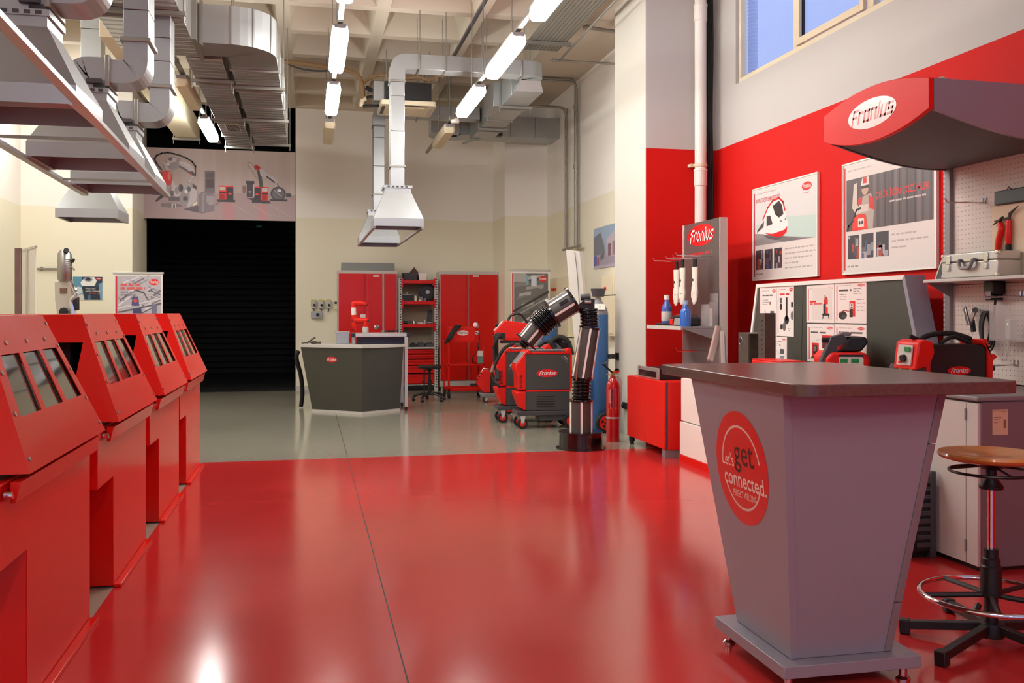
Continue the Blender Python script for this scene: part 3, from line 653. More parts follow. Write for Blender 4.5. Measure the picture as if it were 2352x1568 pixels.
# ceiling pipes
def pipe(name, label, pts, r, m, n=10, fil=0.12, cat='pipe', fit=()):
    pts = [Vector(p) for p in pts]; t = thing(name, label, cat, pts[0]); b = MB(); b.tube(fillet(pts, fil, 6) if len(pts) > 2 else pts, r, n); b.build('tube', m, t)
    for p, ax in fit:
        b = MB(); p = Vector(p); ax = Vector(ax); b.cyl(p - ax * .03, p + ax * .03, r * 1.45, n=12); b.build('fitting', m, t)
    return t
pipe('dark_pipe', 'long dark pipe fixed under the waffle ceiling', [(1.83, 6.0, 4.62), (1.83, 12.5, 4.62)], .022, M_DGREY)
z = 4.30
A0 = P(1322, 570, X=3.84); A1 = P(1322, 183, X=3.84); A2 = P(1268, 182, Y=A1.y)
pipe('conduit_pipe', 'galvanised pipe down the far side wall with a bend at the top', [(2.9, A1.y, A1.z), A1, (A1.x, A1.y, A0.z)], .022, M_ZINC, fit=[((A1.x, A1.y, A1.z - .4), (0, 0, 1)), ((A1.x, A1.y, A0.z + 1.2), (0, 0, 1))])
pipe('conduit_pipe', 'second galvanised pipe tight beside the bent one on the side wall', [(2.9, A1.y - .07, A1.z - .05), (A1.x - .0, A1.y - .07, A1.z - .05), (A1.x, A1.y - .07, A0.z)], .014, M_ZINC)
B1 = P(1300, 247, X=3.84)
pipe('conduit_pipe', 'thin galvanised pipe near the corner, bending below the cross duct', [(2.85, B1.y, B1.z), B1, (B1.x, B1.y, P(1300, 570, X=3.84).z)], .02, M_ZINC, fit=[((B1.x, B1.y, B1.z - .05), (0, 0, 1))])
C0 = P(1265, 138, Y=11.2)
pipe('sprinkler_pipe', 'thin pipe crossing to the side wall above the supply duct', [C0, (3.88, 11.2, C0.z)], .014, M_ZINC, fit=[(C0 + Vector((.05, 0, 0)), (1, 0, 0))])
pipe('sprinkler_pipe', 'thin pipe running under the ceiling beside the cable tray', [(3.05, 6.5, 4.55), (3.02, 11.2, 4.42)], .014, M_ZINC)
C1 = P(1340, 62, Y=10.6)
pipe('sprinkler_pipe', 'thin pipe with a bracket crossing above the cable tray end', [C1, (3.88, 10.6, C1.z - .06)], .022, M_ZINC, fit=[(C1 + Vector((.06, 0, 0)), (1, 0, 0))])
# bracket frame where the conduits end
q0, q1 = P(1300, 570, X=3.84), P(1332, 578, X=3.84)
t = thing('pipe_bracket', 'small metal bracket frame at the foot of the wall pipes', 'bracket', (3.84, q0.y, q0.z))
b = MB(); b.bar((3.82, q0.y + .1, q0.z - .02), (3.82, q1.y - .1, q0.z - .02), .03, .03); b.build('bar', M_ZINC, t)
b = MB(); b.bar((3.85, q0.y, q0.z - .03), (3.85, q0.y, q0.z + .12), .03, .03); b.build('post', M_ZINC, t)
# air conditioner cassette
ac = thing('air_conditioner', 'white cassette air conditioner with a black box body under the ceiling', 'air conditioner', (1.45, 12.4, 4.04))
b = MB(); b.box(1.08, 1.68, 12.15, 12.75, 4.09, 4.34); b.build('body', M_BLACK, ac, bevel=.005)
b = MB(); b.prism(rrect(1.02, 1.74, 12.08, 12.80, .05), 'xy', 4.03, 4.09); b.build('panel', M_CREAM, ac, bevel=.006)
for i, (x0, x1, y0, y1) in enumerate(((1.14, 1.62, 12.11, 12.15), (1.14, 1.62, 12.73, 12.77), (1.05, 1.09, 12.2, 12.68), (1.67, 1.71, 12.2, 12.68))):
    b = MB(); b.box(x0, x1, y0, y1, 4.026, 4.031); b.build('louver', M_BLACK if i % 2 == 0 else M_LGREY, ac)
b = MB(); b.box(1.16, 1.60, 12.24, 12.64, 4.024, 4.03); b.build('intake_grille', M_CREAM, ac, bevel=.004)
b = MB(); b.box(.94, 1.08, 12.2, 12.5, 4.10, 4.35); b.build('valve_box', M_GALV, ac, bevel=.005)
for x, y in ((1.1, 12.2), (1.66, 12.2), (1.1, 12.7), (1.66, 12.7)):
    b = MB(); b.cyl((x, y, 4.34), (x, y, ZC + .002), .005, n=6); b.build('hanger_rod', M_ZINC, ac)
for o_ in ac.children: o_.location = (0, 0, 0)
ac.location.x -= .12; ac.location.z -= .05
# insulated lines feeding it
def px_path(pts, D): return [P(a, c, D=D) for a, c in pts]
def smooth(pts, k=5):
    out = []; n = len(pts)
    for i in range(n - 1):
        a, b_, c, d = pts[max(i - 1, 0)], pts[i], pts[i + 1], pts[min(i + 2, n - 1)]
        for j in range(k):
            u = j / k; out.append(0.5 * ((2 * b_) + (c - a) * u + (2 * a - 5 * b_ + 4 * c - d) * u * u + (3 * b_ - a - 3 * c + d) * u ** 3))
    out.append(pts[-1]); return out
def cord(name, label, pts, r, m, cat='cable', n=8, parent=None, k=5):
    pts = smooth([Vector(p) for p in pts], k); b = MB(); b.tube(pts, r, n)
    if parent: return b.build(name, m, parent)
    return tag(b.build(name, m), label, cat)
D = 12.3
cord('insulated_pipe', 'tan insulated pipe curving down to the air conditioner', px_path([(646, 141), (700, 146), (760, 155), (800, 162), (820, 172), (832, 195), (834, 228)], D), .03, M_TAN, 'pipe')
cord('insulated_pipe', 'tan insulated pipe arching behind the front hood riser', px_path([(836, 190), (850, 180), (880, 172), (930, 180), (962, 178), (985, 184), (1005, 175), (1027, 158)], D), .022, M_TAN, 'pipe')
cord('drain_hose', 'thin grey hose sagging beside the tan insulated pipe', px_path([(658, 146), (690, 158), (730, 163), (762, 162)], D + .05), .012, M_DGREY, 'hose')
cord('refrigerant_line', 'upper black insulated line entering the air conditioner', px_path([(841, 200), (855, 208), (878, 214)], D), .026, M_RUBBER, 'pipe')
cord('refrigerant_line', 'middle black insulated line with a white elbow at the air conditioner', px_path([(838, 226), (850, 222), (880, 225)], D), .018, M_RUBBER, 'pipe')
t = thing('pipe_elbow', 'white plastic elbow on the black line left of the air conditioner', 'fitting', P(832, 240, D=D))
b = MB(); b.tube(smooth(px_path([(842, 226), (833, 230), (829, 245)], D)), .03, 10); b.build('elbow', M_CREAM, t)
b = MB(); b.tube(px_path([(832, 243), (880, 243)], D), .02, 8); b.build('pipe', M_RUBBER, t)
# smoke detector on the lamp rail
t = thing('smoke_detector', 'small white round detector below the unlit lamp by the tray', 'detector', P(1045, 283, D=12.1))
q = P(1045, 283, D=12.1); b = MB(); b.lathe([(0, 0), (.05, 0), (.06, .03), (.05, .06), (0, .06)], 16, q); b.build('cover', M_WHITE, t); b = MB(); b.cyl(q + Vector((0, 0, .06)), (q.x, q.y, LZ + .14), .012, n=8); b.build('stem', M_WHITE, t)
# ================================================================ WELDING BOOTHS
def booth(F, label):
    t = thing('welding_booth', label, 'welding booth', (-1.3, F - .6, 0), 0, 'red welding booths in a row')
    N0, L0, xb = F - 1.28, F - .93, -1.72
    b = MB(); b.prism([(N0, .80), (N0, .535), (L0, .535), (L0, .008), (F, .008), (F, .80)], 'yz', xb, -.92); b.build('base', M_RED, t, bevel=.004)
    b = MB(); b.box(-.92, -.885, L0, F, 0.0, .016); b.build('floor_flange', M_RED, t, bevel=.003)
    b = MB(); b.hexa([(-.905, N0 + .12, .735), (-.89, N0 + .12, .735), (-.89, F - .02, .735), (-.905, F - .02, .735)], [(-.905, N0 + .12, .80), (-.875, N0 + .12, .80), (-.875, F - .02, .80), (-.905, F - .02, .80)]); b.build('front_lip', M_RED, t)
    B = [Vector((-.857, F - 1.13, .82)), Vector((-.857, F, .82))]; T = [Vector((-1.06, F - .93, 1.317)), Vector((-1.06, F - .19, 1.317))]
    nrm = (B[1] - B[0]).cross(T[0] - B[0]).normalized(); nrm = nrm if nrm.x > 0 else -nrm
    pt = lambda u, v, o=0: (B[0] * (1 - u) + B[1] * u) * (1 - v) + (T[0] * (1 - u) + T[1] * u) * v - nrm * o
    us, vsx = [0, .085, .33, .385, .63, .685, .93, 1], [0, .33, .735, 1]
    b = MB()
    for i in range(7):
        for j in range(3):
            if j == 1 and i % 2 == 1: continue
            q = lambda o: [pt(us[i], vsx[j], o), pt(us[i + 1], vsx[j], o), pt(us[i + 1], vsx[j + 1], o), pt(us[i], vsx[j + 1], o)]
            b.hexa(q(.004), q(0))
    fp = b.build('front_panel', M_RED, t, smooth=False)
    for i in (1, 3, 5):
        a, c, e, g2 = us[i] - .012, us[i + 1] + .012, vsx[1] - .012, vsx[2] + .012
        q = lambda o: [pt(a, e, o), pt(c, e, o), pt(c, g2, o), pt(a, g2, o)]
        b = MB(); b.hexa(q(.018), q(.010)); b.build('window_pane', M_DARKGL, t, smooth=False)
    b = MB()
    for u, v in [(.03, .08), (.03, .36), (.03, .62), (.03, .9), (.97, .08), (.97, .3), (.97, .55), (.97, .75), (.97, .93), (.2, .81), (.5, .81), (.8, .81)]:
        p = pt(u, v, 0); b.cyl(p - nrm * .001, p + nrm * .004, .008, n=8)
    tag(b.build('screw_heads', M_ZINC, t), None, None, None, 'stuff')
    # shell: near side with an arm opening, far side, back, top and bottom
    def side(yb, yt, hole):
        o = [Vector((xb, yb, .82)), Vector((-.857, yb, .82)), Vector((-1.06, yt, 1.317)), Vector((xb, yt, 1.317))]
        yz = lambda z: yb + (yt - yb) * (z - .82) / .497
        s = MB()
        if hole:
            h = [Vector((-1.48, yz(.92), .92)), Vector((-1.075, yz(.92), .92)), Vector((-1.045, yz(1.185), 1.185)), Vector((-1.55, yz(1.185), 1.185))]
            for k in range(4): s.add([o[k], o[(k + 1) % 4], h[(k + 1) % 4], h[k]], [(0, 1, 2, 3)])
        else: s.add(o, [(0, 1, 2, 3)])
        return s
    side(F - 1.13, F - .93, True).build('near_side', M_RED, t, smooth=False); side(F, F - .19, False).build('far_side', M_RED, t, smooth=False)
    b = MB(); b.add([(xb, F - .93, 1.317), (-1.06, F - .93, 1.317), (-1.06, F - .19, 1.317), (xb, F - .19, 1.317)], [(0, 1, 2, 3)])
    b.add([(xb, F - 1.13, .82), (xb, F, .82), (xb, F - .19, 1.317), (xb, F - .93, 1.317)], [(0, 1, 2, 3)]); b.add([(xb, F - 1.13, .82), (-.857, F - 1.13, .82), (-.857, F, .82), (xb, F, .82)], [(0, 1, 2, 3)])
    b.build('shell', M_RED, t, smooth=False)
    b = MB(); b.box(xb + .03, -1.13, F - .86, F - .26, .85, 1.28); b.build('shade_block', M_BLACKW, t)  # black block painting the shade seen through the arm opening
    b = MB(); b.box(xb, -.95, N0 + .1, F, .80, .822); b.build('table', M_DGREY, t)
    b = MB(); b.cyl((-.915, N0 + .09, .765), (-.89, N0 + .09, .765), .012, n=10); b.build('bolt', M_CHROME, t)
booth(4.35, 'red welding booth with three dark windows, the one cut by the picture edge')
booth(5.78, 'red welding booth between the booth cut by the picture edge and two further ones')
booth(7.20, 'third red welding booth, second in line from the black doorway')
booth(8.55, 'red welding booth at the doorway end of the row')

# ================================================================ BAR COUNTER
ct = thing('bar_counter', 'tapered silver grey bar counter with a dark wood top and round red sticker', 'counter', (1.87, 3.25, 0))
b0 = [(1.67, 3.05), (2.07, 3.05), (2.07, 3.48), (1.67, 3.48)]; t0 = [(1.585, 2.95), (2.20, 2.92), (2.20, 3.74), (1.585, 3.74)]; zb, zt = .10, 1.05
q3 = lambda i, f: Vector((b0[i][0] * (1 - f) + t0[i][0] * f, b0[i][1] * (1 - f) + t0[i][1] * f, zb * (1 - f) + zt * f))
b = MB(); b.prism(rrect(1.61, 2.15, 2.99, 3.56, .003, 1), 'xy', .055, .098); b.build('base_plate', M_SILVER, ct, bevel=.002)
for x, y in ((1.655, 3.04), (2.105, 3.035), (1.655, 3.52), (2.105, 3.52)):
    b = MB(); b.lathe([(0, 0), (.026, 0), (.026, .006), (.02, .012), (.014, .014), (.014, .054), (0, .054)], 20, (x, y, 0)); b.build('foot', M_CHROME, ct)
# outer side panels with their edge showing to the front, front panel let in between
def slab(i0, i1, f0, f1, off, th, name, m):
    a = [q3(i0, f0), q3(i1, f0), q3(i1, f1), q3(i0, f1)]; n = (a[1] - a[0]).cross(a[3] - a[0]).normalized()
    b = MB(); b.hexa([p - n * off for p in a], [p - n * (off + th) for p in a]); return b.build(name, m, ct, smooth=False, bevel=.0008)
def edge_in(p, ax, v): p = Vector(p); p[ax] += v; return p
b = MB()
L = [q3(0, 0), q3(3, 0), q3(3, 1), q3(0, 1)]
side_l = b.hexa(L, [edge_in(p, 0, .03) for p in L]).build('side_panel', M_SILVER, ct, smooth=False, bevel=.001)
R = [q3(1, 0), q3(2, 0), q3(2, 1), q3(1, 1)]
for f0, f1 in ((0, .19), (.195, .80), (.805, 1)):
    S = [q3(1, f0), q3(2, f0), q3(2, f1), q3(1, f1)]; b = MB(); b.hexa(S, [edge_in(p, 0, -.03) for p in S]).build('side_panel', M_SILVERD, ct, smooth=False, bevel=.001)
Fr = [q3(0, 0), q3(1, 0), q3(1, 1), q3(0, 1)]; Fi = [edge_in(edge_in(p, 0, .031 if k in (0, 3) else -.031), 1, .004) for k, p in enumerate(Fr)]
b = MB(); b.hexa(Fi, [edge_in(p, 1, .02) for p in Fi]).build('front_panel', M_SILVER, ct, smooth=False)
Bk = [q3(3, 0), q3(2, 0), q3(2, 1), q3(3, 1)]; Bi = [edge_in(edge_in(p, 0, .031 if k in (0, 3) else -.031), 1, -.01) for k, p in enumerate(Bk)]
b = MB(); b.hexa(Bi, [edge_in(p, 1, -.02) for p in Bi]).build('back_panel', M_SILVER, ct, smooth=False)
b = MB(); b.prism(rrect(1.56, 2.41, 2.79, 4.07, .07, 8), 'xy', zt, 1.092); b.build('top', M_WOOD, ct, bevel=.003)
# round sticker on the side panel
vdir = (q3(0, 1) - q3(0, 0)); vdir = Vector((vdir.x, 0, vdir.z)).normalized(); u = Vector((0, -1, 0))
A = Art(0, 0, 100, 100, .435, .435); wht = (238, 214, 200)
A.ell(50, 50, 50, 50, (208, 28, 28), 64)
arc = lambda a0, a1: [(50 + 36.5 * cos(radians(a0 + (a1 - a0) * k / 20)), 50 + 36.5 * sin(radians(a0 + (a1 - a0) * k / 20))) for k in range(21)]
A.line(arc(182, 346), 2.0, wht); A.line(arc(28, 152), 2.0, wht)
A.text("Let's", 13, 51, 12, wht, wd=23); A.text('get', 38, 47, 24, (34, 14, 14), wd=37, bold=.004); A.text('connected.', 15, 67.5, 14.5, wht, wd=80, bold=.012); A.text('PERFECT WELDING', 31, 77, 6.2, wht, wd=44)
cz = .735; f = (cz - zb) / (zt - zb); c = (q3(0, f) + q3(3, f)) / 2; c.y = 3.325
A.build('sticker', ct, c - u * .2175 - vdir * .2175, u, vdir, M_PRINTG)

# ================================================================ DRAFTING STOOL
SX, SYY = 2.68, 3.29
st = thing('drafting_stool', 'tall drafting stool with a round varnished wood seat, black base and chrome foot ring', 'stool', (SX, SYY, 0))
b = MB(); b.lathe([(0, .735), (.16, .735), (.192, .745), (.20, .756), (.196, .766), (.17, .768), (.10, .762), (0, .760)], 48, (SX, SYY, 0)); b.build('seat', M_SEAT, st)
b = MB(); b.lathe([(0, .70), (.035, .70), (.09, .733), (0, .734)], 20, (SX, SYY, 0)); b.build('seat_plate', M_BLACK, st)
b = MB(); b.tube(circ((SX, SYY, .69), .155, 40), .006, 8, True); b.build('lever_ring', M_BLACK, st)
for a in (20, 140, 260):
    b = MB(); b.cyl((SX + .03 * cos(radians(a)), SYY + .03 * sin(radians(a)), .71), (SX + .155 * cos(radians(a)), SYY + .155 * sin(radians(a)), .69), .005, n=6); b.build('ring_spoke', M_BLACK, st)
b = MB(); b.lathe([(0, .62), (.044, .62), (.046, .632), (.022, .665), (.02, .70), (0, .70)], 24, (SX, SYY, 0)); b.build('bell', M_BLACK, st)
b = MB(); b.cyl((SX, SYY, .36), (SX, SYY, .63), .0135, n=20); b.build('spindle', M_CHROME, st)
b = MB(); b.lathe([(0, .075), (.026, .075), (.026, .19), (.040, .195), (.040, .31), (.034, .315), (.034, .34), (.027, .345), (.027, .38), (0, .38)], 24, (SX, SYY, 0)); b.build('column', M_BLACK, st)
b = MB(); b.tube(circ((SX, SYY, .19), .265, 56), .0105, 10, True); b.build('foot_ring', M_CHROME, st)
for a in (165, 237, 309, 21, 93):
    b = MB(); b.cyl((SX + .03 * cos(radians(a)), SYY + .03 * sin(radians(a)), .195), (SX + .262 * cos(radians(a)), SYY + .262 * sin(radians(a)), .190), .011, n=8); b.build('ring_spoke', M_BLACK, st)
b = MB(); b.cyl((SX - .13, SYY - .09, .19), (SX - .16, SYY - .11, .165), .012, n=10); b.build('clamp_knob', M_BLACK, st)
b = MB(); b.lathe([(0, .03), (.05, .03), (.055, .05), (.05, .085), (0, .088)], 20, (SX, SYY, 0)); b.build('hub', M_BLACK, st)
for a in (206, 146, 76, 6, 286):
    dx, dy = cos(radians(a)), sin(radians(a)); e = .33 if a == 146 else .40
    b = MB(); b.bar((SX + .03 * dx, SYY + .03 * dy, .068), (SX + e * dx, SYY + e * dy, .036), .034, .034); lg = b.build('leg', M_BLACK, st, bevel=.003)
    b = MB(); b.bar((SX + (e - .03) * dx, SYY + (e - .03) * dy, .032), (SX + (e + .012) * dx, SYY + (e + .012) * dy, .029), .044, .058); b.build('foot_cap', M_BLACK, lg, bevel=.004)
# ================================================================ FAR END: CUPBOARDS, RACK, WALL DEVICES
YF = 15.78
def cupboard(pl, pr, label, groove, lock):
    x0, x1 = P(pl, 700, Y=YF).x, P(pr, 700, Y=YF).x; z0, z1 = .17, 1.965; g0, g1 = P(groove[0], 700, Y=YF).x, P(groove[1], 700, Y=YF).x
    t = thing('tool_cupboard', label, 'cupboard', ((x0 + x1) / 2, 16.0, 0), 0, 'red tool cupboards on the back wall')
    b = MB(); b.box(x0 - .015, x1 + .015, YF + .025, 16.27, .06, z1 + .05); b.build('carcass', M_LGREY, t, bevel=.004)
    b = MB(); b.box(x0, x1, YF + .01, YF + .024, .07, z0 - .01); b.build('plinth', M_LGREY, t)
    for a, c in ((x0, g0 - .002), (g1 + .002, x1)):
        b = MB(); b.box(a, c, YF, YF + .022, z0, z1); b.build('door', M_RED, t, bevel=.003)
    b = MB(); b.box(g0, (g0 + g1) / 2 - .004, YF + .014, YF + .024, z0, z1); b.build('handle_strip', M_RED, t)
    b = MB(); b.box((g0 + g1) / 2 + .004, g1, YF + .01, YF + .024, z0, z1); b.build('handle_strip', M_RED, t)
    q = P(lock[0], lock[1], Y=YF); b = MB(); b.lathe([(0, 0), (.04, 0), (.04, .012), (.03, .016), (.03, .01), (0, .01)], 20, (q.x, YF, q.z), (0, -1, 0)); b.build('lock', M_CHROME, t)
    q = P(lock[0] - 1, 634, Y=YF); b = MB(); b.box(q.x - .05, q.x + .05, YF - .003, YF, q.z - .012, q.z + .012); b.build('name_plate', M_WHITE, t)
    for x in (x0 + .03, x1 - .03):
        for y in (YF + .06, 16.2):
            b = MB(); b.cyl((x, y, 0), (x, y, .06), .02, n=8); b.build('foot', M_LGREY, t)
cupboard(778, 911, 'tall red double door cupboard behind the small red robot arm', (837, 852), (865, 751))
cupboard(1012, 1143, 'tall red double door cupboard behind the red trolley', (1071, 1083), (1094, 748))
t = thing('metal_sheet', 'bare grey metal sheet leaning on top of the cupboard', 'sheet', (.95, 16.1, 2.016))
b = MB(); b.hexa([(.53, 16.0, 2.017), (1.43, 16.0, 2.017), (1.43, 16.006, 2.017), (.53, 16.006, 2.017)], [(.54, 16.05, 2.16), (1.43, 16.05, 2.155), (1.43, 16.056, 2.155), (.54, 16.056, 2.16)]); b.build('sheet', M_GALV, t)
# rack
rx0, rx1 = P(913, 700, Y=YF).x + .02, P(1009, 700, Y=YF).x - .02
rk = thing('shelf_rack', 'open rack with red shelves and perforated white uprights between the cupboards', 'rack', ((rx0 + rx1) / 2, 16.0, 0))
hole_m = M_DGREY
for x in (rx0, rx1 - .06):
    for y in (YF, 16.2):
        b = MB(); b.box(x, x + .06, y, y + .05, 0, 1.90); u_ = b.build('upright', M_LGREY, rk, bevel=.003)
        if y == YF:
            b = MB()
            for k in range(44):
                z = .06 + k * .042; b.box(x + .016, x + .044, y - .002, y, z, z + .018)
            tag(b.build('slot_holes', M_BLACK, u_), None, None, None, 'stuff')
def zc(py): return P(960, py, Y=YF).z
SHELF = {}
for py in (647, 695, 748):
    z = zc(py); SHELF[py] = z + .028
    b = MB(); b.box(rx0 + .062, rx1 - .062, YF + .01, 16.2, z - .028, z + .028); b.build('shelf', M_RED, rk, bevel=.003)
    for x in (rx0 + .045, rx1 - .075):
        b = MB(); b.box(x, x + .03, YF - .008, YF - .003, z - .09, z + .06); b.build('connector', M_RED, rk)
zt = zc(797); b = MB(); b.box(rx0 + .062, rx1 - .062, YF - .02, 16.2, zt - .025, zt); b.build('worktop', M_LGREY, rk); SHELF[797] = zt
b = MB(); b.box(rx0 + .062, rx1 - .062, 16.21, 16.225, .5, 1.86); b.build('back_sheet', mat('rack_back', (170, 158, 134), .6), rk)
zz = [zt - .03, zc(813), zc(825), zc(839), zc(858), zc(882)]
for a, c in zip(zz, zz[1:]):
    b = MB(); b.box(rx0 + .064, rx1 - .064, YF, YF + .38, c + .012, a - .008); dr = b.build('drawer', M_RED, rk, bevel=.003)
    b = MB(); b.box(rx0 + .07, rx1 - .07, YF - .018, YF - .001, a - .035, a - .018); b.build('handle', M_RED, dr)
b = MB(); b.box(rx0 + .064, rx1 - .064, YF + .01, 16.2, .10, zc(883)); b.build('plinth', M_LGREY, rk)
def item(name, label, cat, mb, m, bevel=.003, grp=None): return tag(mb.build(name, m, bevel=bevel), label, cat, grp)
yS = 15.90
def sx(px): return P(px, 700, Y=yS).x
z = SHELF[647]
b = MB(); b.hexa([(sx(929), 15.86, z), (sx(957), 15.86, z), (sx(957), 16.1, z), (sx(929), 16.1, z)], [(sx(925), 15.84, z + .125), (sx(958), 15.84, z + .125), (sx(958), 16.12, z + .125), (sx(925), 16.12, z + .125)]); item('storage_bin', 'dark grey bin on the top shelf of the rack', 'bin', b, M_DGREY)
b = MB(); b.prism([(sx(943), z + .13), (sx(955), z + .235), (sx(964), z + .15), (sx(965), z)], 'xz', 16.13, 16.19); item('cardboard_offcut', 'pointed brown piece standing behind the grey bin', 'board', b, mat('brown_board', (92, 56, 44), .7))
b = MB(); b.hexa([(sx(963), 15.86, z), (sx(979), 15.86, z), (sx(979), 16.0, z), (sx(963), 16.0, z)], [(sx(960), 15.85, z + .13), (sx(980), 15.85, z + .122), (sx(980), 16.02, z + .122), (sx(960), 16.02, z + .13)]); item('paper_bag', 'white paper bag on the top shelf of the rack', 'bag', b, M_WHITE)
z = SHELF[695]
t = thing('wire_spool', 'large dark wire spool standing on the second rack shelf', 'spool', (sx(982), 15.98, z))
c = Vector((sx(983), 15.99, z + .155)); b = MB(); b.lathe([(0, 0), (.15, 0), (.152, .012), (.12, .014), (.12, .05), (0, .05)], 28, c + Vector((0, .02, 0)), (0, -1, 0)); b.build('rim', M_BLACK, t)
b = MB(); b.lathe([(0, 0), (.035, 0), (.035, .02), (0, .02)], 16, c + Vector((0, -.03, 0)), (0, -1, 0)); b.build('hub', M_STEEL, t)
b = MB(); b.box(sx(922), sx(949), 15.84, 16.05, z, z + .105); item('tool_box', 'black box on the second rack shelf, holding tools', 'box', b, M_BLACK)
b = MB(); b.cyl((sx(934), 15.835, z + .106), (sx(934), 15.835, z + .155), .008, n=8); b.box(sx(926), sx(944), 15.832, 15.838, z + .106, z + .114); item('steel_tool', 'thin steel T tool lying on the black box', 'tool', b, M_STEEL, 0)
b = MB(); b.lathe([(0, 0), (.022, 0), (.022, .075), (.012, .09), (0, .09)], 14, (sx(954), 15.83, z)); item('spray_can', 'cream spray can on the second rack shelf', 'can', b, M_CREAM, 0)
b = MB(); b.box(sx(960), sx(970), 15.84, 15.92, z, z + .075); b.box(sx(972), sx(978), 15.83, 15.9, z, z + .05); item('small_carton', 'grey cartons before the wire spool', 'carton', b, M_MGREY)
b = MB(); b.box(sx(960), sx(966), 15.80, 15.83, z, z + .022); item('white_block', 'small white block at the front of the second shelf', 'block', b, M_WHITE)
z = SHELF[748]
for i, (a, c, h, m, lb, nm) in enumerate([(924, 937, .05, M_BLACK, 'black grinder body on the third rack shelf', 'grinder'), (939, 944, .06, M_DGREY, 'dark cylinder beside the grinder on the third shelf', 'cylinder'), (946, 955, .055, M_STEEL, 'clear jar of screws on the third rack shelf', 'jar'), (958, 972, .035, M_ALU, 'flat aluminium fitting on the third rack shelf', 'fitting'), (974, 977, .07, M_LGREY, 'thin upright steel pin on the third rack shelf', 'pin'), (979, 990, .05, M_STEEL, 'short steel turned part on the third rack shelf', 'part')]):
    b = MB()
    if nm in ('jar', 'cylinder', 'pin'): b.lathe([(0, 0), ((sx(c) - sx(a)) / 2, 0), ((sx(c) - sx(a)) / 2, h * .8), ((sx(c) - sx(a)) / 2.4, h), (0, h)], 14, ((sx(a) + sx(c)) / 2, 15.86, z))
    else:
        b.tube([(sx(a), 15.86, z + h / 2), (sx((a + c) / 2), 15.86, z + h / 2 + .002), (sx(c), 15.86, z + h / 2)], h / 2, 10); b.box(sx(a) + .02, sx(c) - .02, 15.84, 15.9, z, z + h * .8)
    item({'part': 'turned_part', 'pin': 'steel_pin', 'fitting': 'pipe_fitting', 'cylinder': 'dark_cylinder', 'jar': 'screw_jar', 'grinder': 'angle_grinder'}[nm], lb, nm, b, m, .002)
b = MB(); b.hexa([(sx(984), 16.1, z), (sx(994), 16.1, z), (sx(994), 16.13, z), (sx(984), 16.13, z)], [(sx(987), 16.15, z + .24), (sx(997), 16.15, z + .235), (sx(997), 16.18, z + .235), (sx(987), 16.18, z + .24)]); item('metal_plate', 'dark plate leaning at the back of the third shelf', 'plate', b, M_DGREY)
z = SHELF[797]
for a, c, h, lb in [(941, 957, .05, 'black case on the rack worktop, beside the desk'), (960, 974, .065, 'grey metal block on the rack worktop'), (976, 996, .055, 'dark vice lying on the rack worktop')]:
    b = MB(); b.box(sx(a), sx(c), 15.82, 16.0, z, z + h); b.box(sx(a) + .02, sx(c) - .03, 15.86, 15.95, z + h, z + h + .018); item({'b': 'black_case', 'g': 'metal_block', 'd': 'bench_vice'}[lb[0]], lb, 'tool', b, M_DGREY if 'black' not in lb else M_BLACK)
# wall sockets
YW = YB - .001
def wq(px, py): return P(px, py, Y=YW)
for i, px in enumerate((720, 737, 754)):
    q0, q1 = wq(px - 6, 712), wq(px + 6, 688); cx = (q0.x + q1.x) / 2
    t = thing('wall_socket', 'grey industrial wall socket, %s of three in a row' % ('the one nearest the doorway', 'middle one', 'the one by the red cupboard')[i] if i != 0 else 'grey industrial wall socket at the doorway end of the row of three', 'socket', (cx, YB, q0.z), 0, 'industrial sockets on the back wall')
    b = MB(); b.prism([(q0.x + .01, q0.z + .03), (q1.x - .01, q0.z + .03), (q1.x, q0.z + .06), (q1.x, q1.z), (q0.x, q1.z), (q0.x, q0.z + .06)], 'xz', YW - .07, YW); b.build('housing', M_LGREY, t, bevel=.006)
    b = MB(); b.box(q0.x + .005, q1.x - .005, YW - .074, YW - .069, q1.z - .022, q1.z - .004); b.build('yellow_label', mat('yellow_label', (216, 190, 60), .5), t)
    b = MB(); b.cyl((cx + .012, YW - .07, q0.z + .085), (cx + .012, YW - .09, q0.z + .085), .022, n=14); b.build('knob', M_BLACK, t)
    b = MB(); b.tube([(cx, YW - .03, q0.z + .03), (cx + .01, YW - .035, q0.z - .01), (cx - .01, YW - .03, q0.z - .03)], .01, 6); b.build('plug_lead', M_DGREY, t)
q0, q1 = wq(714, 731), wq(740, 714); t = thing('switch_box', 'grey switch box with a black rotary knob below the wall sockets', 'switch box', ((q0.x + q1.x) / 2, YB, q0.z))
b = MB(); b.rbox(q0.x, q1.x, YW - .07, YW, q0.z, q1.z, .02, 4, 'xz'); b.build('housing', mat('cool_grey', (170, 172, 180), .5), t, bevel=.005)
b = MB(); b.cyl(((q0.x * .4 + q1.x * .6), YW - .07, (q0.z + q1.z) / 2), ((q0.x * .4 + q1.x * .6), YW - .1, (q0.z + q1.z) / 2), .028, n=16); b.build('knob', M_BLACK, t)
b = MB(); b.box(q0.x + .06, q0.x + .1, YW - .074, YW - .069, q1.z - .018, q1.z - .003); b.build('yellow_label', MATS['yellow_label'], t)
q0, q1 = wq(767, 711), wq(775, 691); t = thing('room_thermostat', 'slim white wall control beside the red cupboard', 'control', ((q0.x + q1.x) / 2, YB, q0.z))
b = MB(); b.box(q0.x, q1.x, YW - .04, YW, q0.z, q1.z); b.build('housing', M_CREAM, t, bevel=.006)
b = MB(); b.box(q0.x + .01, q1.x - .01, YW - .044, YW - .039, q1.z - .05, q1.z - .012); b.build('display', M_DGREY, t)

